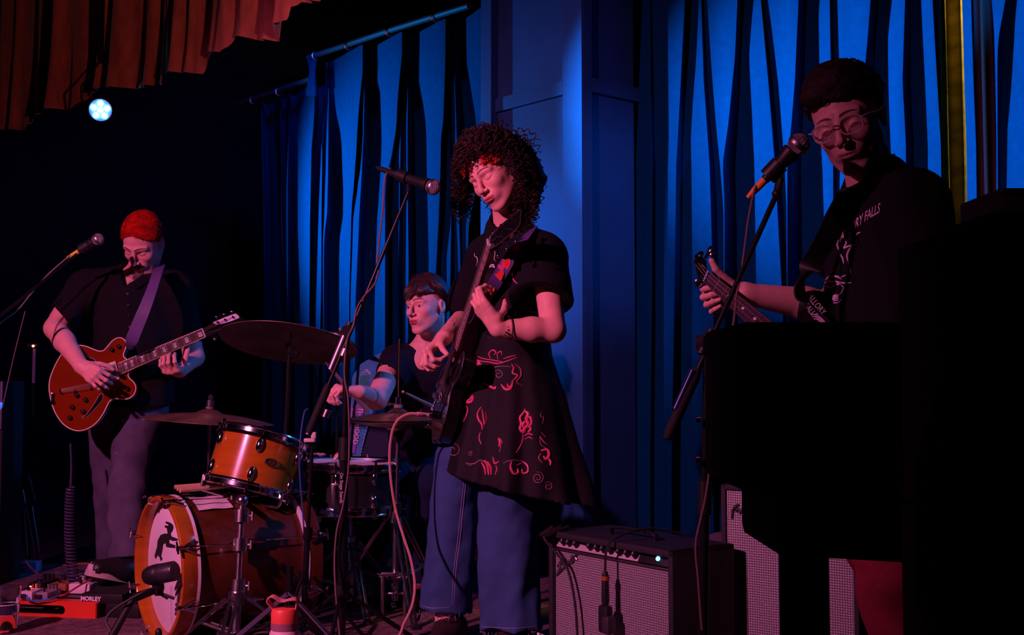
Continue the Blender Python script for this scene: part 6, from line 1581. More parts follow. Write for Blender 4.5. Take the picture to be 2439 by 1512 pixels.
    for (tx, ty, tY, bx, by, bY, rb) in ((1060, 1440, 3.62, 1060, 1560, 3.62, .056), (1216, 1480, 3.50, 1216, 1600, 3.50, .066)): je.sub(s_cap(at(tx, ty, tY), at(bx, by, bY), rb, rb), .003)
    je.cap(at(1190, 1020, 3.57), at(1175, 1090, 3.57), .07, .08, .05)
    def jd(P):
        z = P[:, 2]; w = np.clip((.42 - z) / .35, 0, 1)
        return (.004 * np.sin(P[:, 0] * 60 + 1.5 * np.sin(z * 14) + P[:, 1] * 25) * (.5 + .5 * w) + .003 * w * noise3(P, 26, 3) + folds(P, 14, -.0045, 3) * (.4 + w) + .003 * noise3(P, 60, 5)).astype(f32)
    je.disp = jd
    lo, hi = je.bounds(.01); lo[2] = .03; hi[2] = at(1190, 1000, 3.57).z
    jo = sdf_obj('jeans', je, [(lo, hi, .0055)], M_jean, root)
    seam = [([(1112, 1130), (1104, 1200), (1096, 1280), (1086, 1360), (1081, 1440)], .0014), ([(1107, 1130), (1099, 1200), (1091, 1280), (1081, 1360), (1076, 1440)], .0011), ([(1146, 1492), (1180, 1494), (1220, 1496), (1280, 1492)], .001), ([(1006, 1443), (1030, 1448), (1070, 1446)], .001)]
    proj_lines('seam', je, seam, .001, mat('pale_thread', (.35, .30, .50), .8), jo, 2.9, 4.0, off=.0003)
    fr = MB(); rnd = random.Random(5)
    for cx, cy, cY, r in ((1060, 1452, 3.62, .083), (1216, 1494, 3.50, .094)):
        c = at(cx, cy, cY)
        for k in range(70):
            a = rnd.uniform(0, 6.28); p = c + V(r * math.cos(a), r * math.sin(a), -.004 + rnd.uniform(-.003, .006)); fr.tube([p, p + V(rnd.uniform(-.003, .003), rnd.uniform(-.003, .003), -rnd.uniform(.006, .014))], .0009, 3)
    fr.build('frayed_hem', mat('pale_fray', (.22, .18, .36), .9), jo)
    # shoes
    M_boot = mat('dark_leather', (.035, .018, .016), .5, noise=.3)
    for (ax, ay, aY, dx, dy) in ((1075, 1500, 3.62, -.25, -.85), (1225, 1512, 3.50, -.35, -.9)):
        b = at(ax, ay, aY); b.z = .0; d = Vector((dx, dy, 0)).normalized(); s = SDF()
        s.cap(b + d * -.03 + V(0, 0, .05), b + d * .04 + V(0, 0, .05), .042, .045, .02); s.cap(b + d * .02 + V(0, 0, .045), b + d * .15 + V(0, 0, .032), .042, .034, .03); s.cap(b + V(0, 0, .06), b + V(0, 0, .13), .044, .042, .03)
        s.add(s_cut(s_cap(b + d * -.04 + V(0, 0, .02), b + d * .16 + V(0, 0, .02), .046, .040), b + V(0, 0, .004), (0, 0, -1)), .004)
        lo, hi = s.bounds(.01); so = sdf_obj('shoe', s, [(np.maximum(lo, [-9, -9, 0.002]), hi, .005)], M_boot, root)
        pr = catmull2([(-.05, -.034), (.05, -.044), (.14, -.038), (.19, 0), (.14, .038), (.05, .044), (-.05, .034), (-.07, 0)], 4)
        MB().prism([(x, y) for x, y in pr], .018, b + V(0, 0, .012), Matrix((d, Vector((0, 0, 1)).cross(d), Vector((0, 0, 1)))).transposed()).build('sole', mat('rubber_sole', (.35, .25, .25), .6), so)
        for k in range(4): MB().tube([b + d * (.05 + k * .02) + V(-d.y * .02, d.x * .02, .085 - k * .010), b + d * (.055 + k * .02) - V(-d.y * .02, d.x * .02, -.085 + k * .010)], .0022, 5).build('lace', M_pearl, so)
    # bracelets
    br = MB(); c0 = wr + (el - wr) * .22; F = frame_z((el - wr).normalized())
    br.lathe([(.034, -.002), (.036, 0), (.034, .002), (.032, 0)], c0, F, 24, closed=True); br.build('bracelet', M_black, root)
    br = MB(); c0 = wr + (el - wr) * .12; rnd = random.Random(2)
    for k in range(22):
        a = 2 * math.pi * k / 22; p = c0 + F @ V(.031 * math.cos(a), .031 * math.sin(a), .004 * math.sin(3 * a)); br.ball(p + V(0, 0, -.012 * (1 if math.sin(a) > 0 else .2)), .0028, 6)
    br.build('bracelet', M_chrome, root, 'silver bead bracelet')
    # ---- hair: dark mass plus curls
    M_hair = mat('dark_curls', (.030, .010, .010), .55, noise=.3, nscale=20, spec=.4); M_hred = mat('dyed_red_curls', (.75, .035, .02), .42, noise=.2, spec=.5)
    hm = SDF(); S_ = h.sc
    hm.add(s_ell(h.w(0, .040, .050), (.095, .098, .092), h.M), 0)
    hm.add(s_ell(h.w(0, -.004, .078), (.079, .082, .060), h.M), .02)
    hm.add(s_ell(h.w(.045, .065, -.040), (.070, .075, .105), h.M), .04); hm.add(s_ell(h.w(-.035, .065, -.035), (.055, .062, .080), h.M), .04)
    hm.cap(h.w(.05, .06, -.02), at(1250, 485, 3.54), .045, .035, .03)
    hm.sub(((lambda P: (lambda q: np.maximum(np.maximum(q[:, 1] + .012 - .35 * np.clip(q[:, 2], -.2, .2) * 0, q[:, 2] - .080), np.abs(q[:, 0]) - .066))(h.loc(P))), h.on, .2), .008)
    hm.disp = lambda P: .007 * noise3(P, 60, 2) + .004 * noise3(P, 140, 1)
    lo, hi = hm.bounds(.02); hr = sdf_obj('hair', hm, [(lo, hi, .0045)], M_hair, root, it=0)
    rnd = random.Random(11); cm = MB(); cr = MB()
    def curl(mb, p0, out, ln, r, turns, drop, ph, wrad, n=26, side=4):
        n = max(12, int(turns * 10)); drop = drop * 26 / n
        ax = []; p = Vector(p0); d = Vector(out)
        for i in range(n):
            ax.append(p.copy()); d = (d + Vector((0, 0, -drop))).normalized(); p = p + d * (ln / n)
        pts = []
        for i, q in enumerate(ax):
            dd = (ax[min(i + 1, n - 1)] - ax[max(i - 1, 0)]).normalized(); F = frame_z(dd, Vector((0.3, .9, .1))); a = ph + turns * 6.283 * i / n; rr = r * min(1, i / 3) * (1 - .25 * i / n)
            pts.append(q + F @ V(rr * math.cos(a), rr * math.sin(a), 0))
        mb.tube(pts, [wrad * (1 - .5 * (i / n) ** 2) for i in range(n)], side)
    cnt = 0; top0 = lambda u: u.z > .3
    while cnt < 640:
        th = rnd.uniform(-3.14, 3.14); z = rnd.uniform(-.75, 1.0) if cnt % 3 else rnd.uniform(.4, 1); rr = math.sqrt(max(0, 1 - z * z)); u = Vector((rr * math.sin(th), rr * math.cos(th), z))  # th=0: back
        if u.y < -.35 and z < .55: continue
        if abs(u.x) < .8 and u.y < -.1 and z < .5: continue
        if u.x < -.2 and u.y < .25 and z < .35: continue
        cnt += 1
        p = h.w(u.x * .088, (.008 if top0(u) else .028) + u.y * .098, .043 + u.z * .094)
        o = (h.M @ Vector((u.x, u.y * .9 + .1, u.z * .8 + .1))).normalized()
        top = z > .45; front = u.y < -.1
        ln = rnd.uniform(.05, .075) if top and front else (rnd.uniform(.05, .085) if top else rnd.uniform(.08, .15))
        curl(cm, p, o * (.9 if top else .55) + Vector((0, 0, -.1)) + Vector((rnd.uniform(-.3, .3), rnd.uniform(-.3, .3), 0)), ln, rnd.uniform(.0065, .0105), ln / .026, rnd.uniform(.09, .15) if not top else .13, rnd.uniform(0, 6), rnd.uniform(.0018, .0027))
    # long curls down both sides
    for k in range(230):
        if k % 3: a = at(rnd.uniform(1215, 1280), rnd.uniform(390, 475), rnd.uniform(3.42, 3.62)); e = rnd.uniform(.06, .12)
        else: a = at(rnd.uniform(1083, 1128), rnd.uniform(385, 480), rnd.uniform(3.55, 3.64)); e = rnd.uniform(.05, .09)
        curl(cm, a, Vector((rnd.uniform(-.2, .35 if k % 3 else .0), rnd.uniform(-.2, .2), -.5)), e, rnd.uniform(.007, .011), e / .024, .1, rnd.uniform(0, 6), rnd.uniform(.0018, .0028))
    cm.build('curls', M_hair, hr, ang=180)
    # red fringe along the hairline
    for k in range(58):
        t = rnd.choice((rnd.uniform(-.75, -.15), rnd.uniform(.55, 1), rnd.uniform(.6, 1))); x = t * .070; z = .083 - .045 * abs(t) ** 2.4 + rnd.uniform(-.002, .010); y = -.072 + .062 * abs(t) ** 2.2
        p = h.w(x, y - .004, z); o = h.M @ Vector((t * .6, -.8, .15))
        curl(cr, p, o, rnd.uniform(.026, .044), rnd.uniform(.004, .0065), 1.9, .16, rnd.uniform(0, 6), .0019, n=14)
    cr.build('fringe', M_hred, root, 'dyed red curls along the forehead', ang=180)
    return h, body, tee, dr
SING = singer()
# ------------------------------------------------------------------ guitars
M_blk = mat('black_gloss', (.008, .007, .008), .12, coat=.8); M_fret = mat('fret_wire', (.8, .72, .72), .25, 1.0); M_fb = mat('rosewood', (.10, .035, .03), .45, noise=.3, nscale=60)
M_bind = mat('cream_binding', (.85, .60, .50), .4); M_or = mat('orange_lacquer', (.20, .020, .002), .14, noise=.18, nscale=4, coat=.9, stretch=(1, 1, 3)); M_side = mat('dark_side_lacquer', (.06, .012, .008), .2, coat=.6)
M_str = mat('guitar_string', (.8, .7, .6), .3, 1.0)
def singers_guitar():
    N0 = at(1167, 578, 3.33); B0 = at(1050, 938, 3.59); a = (N0 - B0).normalized(); n = Vector((-.985, -.10, .0)); n = (n - a * n.dot(a)).normalized(); w = n.cross(a)
    F = Matrix((w, a, n)).transposed(); L = (N0 - B0).length
    root = thing('electric_guitar', 'black electric guitar held upright by the singer and seen nearly edge-on', 'guitar', B0)
    P = lambda x, y, z: B0 + F @ Vector((x, y, z))
    out = catmull2([(0, -.135), (-.10, -.125), (-.155, -.06), (-.145, .02), (-.105, .075), (-.125, .125), (-.150, .19), (-.105, .225), (-.06, .17), (-.028, .16), (.028, .155), (.055, .17), (.085, .225), (.125, .18), (.115, .11), (.105, .06), (.150, .0), (.160, -.07), (.10, -.125)], 5)
    MB().prism(out, .042, P(0, 0, -.030), F).build('body', M_blk, root)
    MB().tube([P(x, y, -.009) for x, y in out + out[:1]], .0026, 6).build('binding', M_steel, root, 'silver edge binding')
    pg = catmull2([(-.06, -.03), (-.07, .06), (-.05, .13), (.0, .14), (.055, .13), (.06, .04), (.03, -.03)], 4); MB().prism(pg, .002, P(0, 0, -.008), F).build('pickguard', M_black, root)
    MB().box(P(0, .0, -.002), (.075, .022, .012), F, .003).build('bridge', M_chrome, root)
    for y in (.04, .11): MB().box(P(0, y, -.004), (.072, .034, .010), F, .003).build('pickup', M_chromed, root)
    for x, y in ((.06, -.05), (.085, -.02), (.095, -.065)): MB().tube([P(x, y, -.01), P(x, y, .006)], [.010, .009], 14).build('control_knob', M_chrome, root)
    for k in range(5): MB().tube([P(-.05 - .004 * k, -.05 + .012 * k, -.009), P(-.05 - .004 * k, -.05 + .012 * k, -.004)], .004, 8).build('screw', M_chrome, root)
    # neck
    nk = MB()
    for t0, t1 in ((.16 / L, 1.0),):
        y0 = .14; y1 = L
        vs = []
        for y, hw in ((y0, .028), (y1, .0215)):
            for ang in range(0, 181, 30): vs.append(P(-hw * math.cos(R_(ang)), y, .0 - .016 * math.sin(R_(ang)) - .002))
        nk.add(vs, [(i, i + 1, 8 + i, 7 + i) for i in range(6)] + [(6, 0, 7, 13)])
    nk.build('neck', mat('dark_maple', (.20, .08, .06), .35, coat=.4), root)
    MB().add([P(-.028, y0, -.002), P(.028, y0, -.002), P(.0215, y1, -.002), P(-.0215, y1, -.002), P(-.027, y0, .004), P(.027, y0, .004), P(.0205, y1, .004), P(-.0205, y1, .004)], [(0, 1, 2, 3), (4, 5, 6, 7), (0, 1, 5, 4), (1, 2, 6, 5), (2, 3, 7, 6), (3, 0, 4, 7)]).build('fretboard', mat('grey_rosewood', (.34, .20, .22), .5, noise=.4, nscale=80), root, smooth=False)
    fr = MB()
    for k in range(1, 21):
        y = L * 2 ** (-k / 12.0); y = L - (L - y) 
        yy = L - (L - L * 2 ** (-k / 12.0)); hw = .0215 + (.0065) * (L - yy) / (L - y0)
        if yy < y0: break
        fr.tube([P(-hw, yy, .0045), P(hw, yy, .0045)], .0011, 5)
    fr.build('frets', M_fret, root); root.children[-1]['kind'] = 'stuff'
    MB().box(P(0, L, .004), (.043, .006, .012), F, .001).build('nut', M_pearl, root)
    T = at(1238, 520, 3.20); ha = (T - N0).normalized(); hn = (n - ha * n.dot(ha)).normalized(); hw_ = hn.cross(ha); Fh = Matrix((hw_, ha, hn)).transposed(); Lh = (T - N0).length
    ho = catmull2([(-.022, -.005), (-.032, .03), (-.034, Lh * .6), (-.03, Lh), (0, Lh * 1.04), (.03, Lh), (.034, Lh * .6), (.032, .03), (.022, -.005)], 4)
    hs = MB().prism(ho, .013, N0 - hn * .006, Fh).build('headstock', M_blk, root)
    MB().tube([N0 + Fh @ Vector((x, y, .001)) for x, y in ho], .0016, 5).build('headstock_binding', M_steel, hs)
    for k in range(3):
        for s in (-1, 1):
            c = N0 + Fh @ Vector((s * .018, .028 + k * Lh * .30, 0)); pg = MB().tube([c, c + hn * .014], .004, 10).build('tuning_post', M_chrome, root)
            e = c - hn * .016 + hw_ * s * .03; MB().tube([c - hn * .014, e], .003, 8).build('tuner_shaft', M_chrome, pg); MB().ball(e + hw_ * s * .006, .0078, 10, Fh, (1, .9, .6)).build('tuner_button', M_chrome, pg)
    st = MB()
    for k in range(6):
        x0 = (-.5 + k / 5) * .050; x1 = (-.5 + k / 5) * .034; st.tube([P(x0, 0, .007), P(x1, L, .010), N0 + Fh @ Vector((.018 * (1 if k > 2 else -1), .028 + (2 - abs(2.5 - k) + .5) * Lh * .14, .010))], .0005, 4)
    st.build('strings', M_str, root); root.children[-1]['kind'] = 'stuff'
    for px, py, Y in ((1243, 552, 3.30), (1228, 568, 3.32), (1209, 583, 3.33)): MB().ball(at(px, py, Y), .0085, 12, None, (1, .8, .8)).build('pom_pom', mat('pale_pink_bead', (.9, .55, .55), .5), root)
    # jack and cable
    J = at(1022, 988, 3.42); MB().tube([P(.09, -.06, -.01), J], .004, 6).build('jack', M_chrome, root)
    for k in range(7): MB().ball(at(1036 - k * 2.6, 958 + k * 9, 3.44), .0045, 8).build('switch_screw', M_chrome, root)
    MB().box(at(1027, 985, 3.455), (.018, .02, .07), F, .003).build('control_plate', M_blk, root)
    cable('instrument_cable', 'pale pink instrument cable arching out of the singer\'s guitar down to the floor', [at(1022, 990, 3.42), at(1000, 986, 3.40), at(975, 985, 3.40), at(950, 998, 3.40), at(935, 1025, 3.40), at(928, 1080, 3.40), at(932, 1150, 3.40), at(944, 1220, 3.40), at(962, 1280, 3.38), at(978, 1330, 3.36), at(988, 1390, 3.34), at(982, 1440, 3.30), at(962, 1485, 3.26), at(935, 1530, 3.2), Vector((-.50, 3.1, .01))], .0042, M_pinkcable, 8)
    MB().tube([at(1020, 989, 3.42), at(994, 985, 3.40)], [.0075, .0065], 10).build('cable_plug', mat('pale_pink_plug', (.8, .45, .45), .5), label='pale pink plug sticking out of the singer\'s guitar', cat='plug')
    # strap with hearts
    pts = catmull([at(1268, 545, 3.47), at(1245, 575, 3.385), at(1215, 615, 3.36), at(1190, 655, 3.35), at(1165, 700, 3.36), at(1140, 750, 3.42), at(1120, 795, 3.48), P(.0, -.10, -.05)], 6)
    rb = MB().ribbon(pts, Vector((.85, .1, .52)), .040, .003).build('guitar_strap', mat('purple_strap', (.10, .045, .20), .6, noise=.15), label='purple guitar strap with red hearts across the singer\'s chest', cat='strap')
    eg = MB().tube([p + Vector((.85, .1, .52)).normalized() * .0205 + Vector((0, -.001, 0)) for p in pts[:-12]], .0011, 4).build('strap_edge', mat('blue_edge', (.15, .25, .7), .5), rb)
    M_ht = mat('red_heart', (.85, .02, .03), .45); M_hl = mat('gold_stitch', (.7, .3, .15), .5)
    for px, py, sz in ((1193, 613, .017), (1177, 651, .017), (1160, 690, .015), (1216, 578, .014)):
        c = at(px, py, 3.345); wd = Vector((.85, .1, .52)); dd = (pts[20] - pts[10]).normalized(); nz = dd.cross(wd).normalized(); nz = nz if nz.y < 0 else -nz; Fx = plane_frame(nz, Vector((1, 0, .2)))
        ht = [(0, -1.1), (-.5, -.5), (-.95, .1), (-.85, .7), (-.45, .85), (0, .45), (.45, .85), (.85, .7), (.95, .1), (.5, -.5)]
        hp = catmull2([(x * sz * .8, y * sz) for x, y in ht], 3); c = min(pts, key=lambda p: (p - c).length) + nz * .003
        ho = MB().prism(hp, .002, c, Fx).build('heart', M_ht, rb); MB().tube([c + Fx @ Vector((x, y, .0012)) for x, y in hp + hp[:1]], .0008, 4).build('stitched_outline', M_hl, ho)
    c = at(1197, 637, 3.35); hp = catmull2([(x * .013, y * .017) for x, y in ht], 3); MB().prism(hp, .002, c, plane_frame(Vector((.2, -1, 0)), Vector((1, .2, .5)))).build('tag', mat('hot_pink_tag', (.95, .08, .30), .4), rb)
singers_guitar()

def hollow_guitar():
    C = at(222, 915, 4.28); n = Vector((.20, -.97, .04)).normalized(); F = plane_frame(n, Vector((1, 0, 0)))
    root = thing('electric_guitar', 'orange semi-hollow electric guitar with cream binding played by the red-haired man', 'guitar', C)
    K = lambda L: [(100 + x * .17196, 780 + y * .17196) for x, y in L]
    G = lambda L: [(x * .38366, 480 + y * .38366) for x, y in L]
    PL = lambda L, off=0.0: poly_on(L, C + n * off, F)
    P3 = lambda x, y, off=0.0: OP(x, y, C, n) + n * off
    raw = [(300, 340), (350, 300), (430, 262), (520, 246), (620, 262), (720, 303), (800, 328), (860, 313), (915, 255), (975, 185), (1040, 146), (1100, 144), (1150, 180), (1170, 240), (1155, 300), (1130, 365), (1138, 415), (1175, 445), (1200, 530), (1205, 600), (1195, 660), (1215, 705), (1265, 750), (1300, 815), (1290, 895), (1240, 960), (1160, 993), (1080, 989), (1000, 985), (940, 1020), (900, 1090), (850, 1190), (780, 1290), (700, 1362), (600, 1413), (500, 1430), (400, 1405), (300, 1340), (220, 1240), (160, 1120), (120, 980), (101, 850), (110, 720), (150, 600), (200, 490), (250, 405)]
    out = catmull2(PL(K(raw)), 4)
    MB().prism(out, .050, C - n * .028, F).build('side', M_side, root)
    MB().prism(out, .004, C - n * .001, F).build('top', M_or, root)
    MB().tube([C + F @ Vector((x, y, .001)) for x, y in out + out[:1]], .0022, 6).build('binding', M_bind, root)
    MB().tube([C + F @ Vector((x, y, -.053)) for x, y in out + out[:1]], .0015, 6).build('back_binding', M_bind, root)
    # f-holes: raised cream lip around a recessed black cavity
    for q in ([(510, 415), (560, 407), (640, 412), (700, 430), (742, 462), (748, 495), (720, 505), (650, 490), (570, 468), (515, 455)], [(815, 918), (845, 935), (838, 990), (800, 1050), (740, 1115), (680, 1180), (630, 1225), (560, 1250), (555, 1245), (620, 1200), (680, 1120), (740, 1030), (785, 950)]):
        hq = catmull2(PL(K(q)), 3); h0 = MB().prism(hq, .0012, C + n * .0016, F).build('sound_hole', M_matte, root); MB().tube([C + F @ Vector((x, y, .0014)) for x, y in hq + hq[:1]], .0009, 4).build('hole_binding', M_bind, h0)
    # neck
    h0a, h0b = G([(738, 1004)])[0], G([(752, 1072)])[0]; n0a, n0b = G([(1256, 790)])[0], G([(1276, 842)])[0]
    def lerp(p, q, t): return (p[0] + (q[0] - p[0]) * t, p[1] + (q[1] - p[1]) * t)
    quad = [h0a, n0a, n0b, h0b]
    MB().prism(PL(quad), .005, C + n * .0095, F).build('fretboard', M_fb, root, smooth=False)
    q2 = [lerp(h0a, h0b, .05), lerp(n0a, n0b, .05), lerp(n0a, n0b, .95), lerp(h0a, h0b, .95)]
    MB().prism(PL(q2), .016, C - n * .001, F).build('neck', M_side, root)
    for A_, B_, in ((h0a, n0a), (h0b, n0b)): MB().tube([P3(*A_, .012), P3(*B_, .012)], .0016, 5).build('neck_binding', M_bind, root)
    Ls = 1.0 / (1 - 2 ** (-19 / 12.))
    fx = [(1 - 2 ** (-k / 12.0)) * Ls for k in range(0, 20)]
    for k in range(1, 20):
        t = fx[k]; a_ = lerp(n0a, h0a, t); b_ = lerp(n0b, h0b, t); MB().tube([P3(*a_, .0130), P3(*b_, .0130)], .0011, 5).build('fret', M_fret, root)
    for k in (1, 3, 5, 7, 9, 12, 15, 17):
        t0 = fx[k - 1] + (fx[k] - fx[k - 1]) * .22; t1 = fx[k - 1] + (fx[k] - fx[k - 1]) * .78; a_ = lerp(n0a, h0a, t0); b_ = lerp(n0b, h0b, t0); c_ = lerp(n0a, h0a, t1); d_ = lerp(n0b, h0b, t1)
        MB().prism(PL([lerp(a_, b_, .22), lerp(c_, d_, .22), lerp(c_, d_, .78), lerp(a_, b_, .78)]), .0012, C + n * .0122, F).build('inlay', M_pearl, root, smooth=False)
    MB().tube([P3(*n0a, .013), P3(*n0b, .013)], .0028, 6).build('nut', M_pearl, root)
    hd = G([(1256, 788), (1290, 772), (1322, 745), (1400, 713), (1462, 690), (1480, 700), (1515, 728), (1505, 748), (1440, 775), (1392, 800), (1352, 842), (1276, 844)])
    MB().prism(PL(hd), .014, C + n * .000, F).build('headstock', M_blk, root, smooth=False)
    fp = G([(1322, 752), (1400, 718), (1462, 696), (1478, 706), (1488, 722), (1440, 742), (1380, 760), (1340, 765)])
    MB().prism(PL(fp), .002, C + n * .0078, F).build('headstock_glare', mat('pale_painted_glare', (.85, .70, .78), .15, coat=.8), root, smooth=False)  # pale plate stands in for the glare off the headstock face
    for i, (x, y) in enumerate(((1352, 750), (1398, 735), (1446, 718), (1340, 820), (1385, 792), (1430, 775))):
        px, py = G([(x, y)])[0]; up = -1 if i < 3 else 1; p = P3(px, py, .008); pg = MB().tube([p, p + n * .010], .0045, 10).build('tuning_post', M_chrome, root)
        e = P3(px - 3, py + up * 13, .0); MB().tube([P3(px, py, 0), e], .0025, 6).build('tuner_shaft', M_chrome, pg); MB().ball(e, .0065, 8, F, (1, 1.2, .6)).build('tuner_button', M_chrome, pg)
    # pickups, bridge, tailpiece, strings, knobs
    for q in ([(795, 553), (895, 512), (950, 748), (860, 790)], [(912, 500), (1018, 462), (1080, 705), (968, 760)]):
        sq = K(q); MB().prism(PL(sq), .004, C + n * .004, F).build('pickup_ring', M_cream, root, smooth=False); c0 = (sum(p[0] for p in sq) / 4, sum(p[1] for p in sq) / 4); inn = [lerp(p, c0, .26) for p in sq]
        pk = MB().prism(PL(inn), .003, C + n * .0075, F).build('pickup_cover', M_chromed, root, smooth=False); inn2 = [lerp(p, c0, .5) for p in sq]
        MB().prism(PL(inn2), .001, C + n * .0095, F).build('pickup_insert', M_black, pk, smooth=False)
        for s in (0, 1):
            for k in range(6): a_ = lerp(inn[0 + s], inn[3 - s], (k + .5) / 6) if s == 0 else lerp(inn[1], inn[2], (k + .5) / 6); a_ = lerp(a_, c0, .25); p = P3(*a_, .0098); MB().tube([p, p + n * .0012], .0018, 6).build('pole_piece', M_chrome, pk)
        for p in sq: pp = P3(*lerp(p, c0, .10), .0065); MB().tube([pp, pp + n * .001], .002, 6).build('screw', M_brass, pk)
    bq = K([(640, 760), (660, 755), (690, 855), (670, 862)]); MB().prism(PL(bq), .010, C + n * .006, F).build('bridge', M_chrome, root, smooth=False)
    tp = MB(); 
    for a_, b_ in (((255, 845), (268, 915)), ((455, 845), (470, 915))): pa, pb = K([a_, b_]); tp.tube([P3(*pa, .010), P3(*pb, .010)], .0028, 6)
    tp.build('tailpiece_bar', M_chrome, root); MB().box(P3(*K([(150, 985)])[0], .003), (.012, .045, .004), F, .001).tube([P3(*K([(145, 920)])[0], .006), P3(*K([(155, 970)])[0], .006)], .003, 6).tube([P3(*K([(160, 1000)])[0], .006), P3(*K([(172, 1052)])[0], .006)], .003, 6).build('tailpiece_hinge', M_chrome, root)
    for x, y in ((420, 1100), (385, 1245), (570, 1160), (605, 1000), (480, 935), (1180, 850), (965, 305), (1062, 262)):
        p = P3(*K([(x, y)])[0], .001); r = .0095 if x > 900 else .0105; kb = MB().tube([p, p + n * .010, p + n * .012], [r * .9, r * .8, r * .6], 14).build('control_knob', M_blackm, root); MB().ball(p + n * .012, r * .45, 8).build('knob_cap', M_chrome, kb)
    for k in range(6):
        u = (k + .5) / 6; e = lerp(n0a, n0b, u); m = lerp(*K([(648, 765), (680, 855)]), u) if False else lerp(K([(648, 765)])[0], K([(680, 855)])[0], u); s0 = lerp(K([(262, 850)])[0], K([(270, 910)])[0], u)
        hx = G([((1352, 1398, 1446)[k] if k < 3 else (1430, 1385, 1340)[k - 3], (750, 735, 718)[k] if k < 3 else (775, 792, 820)[k - 3])])[0]
        MB().tube([P3(*s0, .011), P3(*m, .0165), P3(*e, .0155), P3(*hx, .014)], .0006 + .00008 * (5 - k), 4).build('string', M_str, root)
    MB().tube([P3(*K([(1175, 285)])[0], -.02), P3(*K([(1205, 300)])[0], -.01)], .006, 8).build('strap_button', M_black, root)
    # strap
    G1 = lambda L: G(L)
    sp = G([(990, 405), (974, 450), (945, 540), (900, 660), (850, 780), (815, 870), (803, 915)]); Ys = (4.42, 4.32, 4.25, 4.22, 4.22, 4.23, 4.25)
    pts = catmull([at(x, y, Y) for (x, y), Y in zip(sp, Ys)], 8); k = len(pts)
    wd = [.048 * min(1, 1.0 - .62 * max(0, (i / k - .78) / .22)) for i in range(k)]
    bk = catmull([at(380, 635, 4.42), at(376, 622, 4.56), at(350, 680, 4.72), at(260, 850, 4.75), at(170, 970, 4.5), P3(*K([(130, 985)])[0], -.02)], 8)
    MB().ribbon(pts, Vector((.9, .0, .35)), wd, .003).build('guitar_strap', mat('violet_strap', (.10, .06, .20), .6, noise=.2), label='violet guitar strap over the red-haired man\'s shoulder', cat='strap')
hollow_guitar()

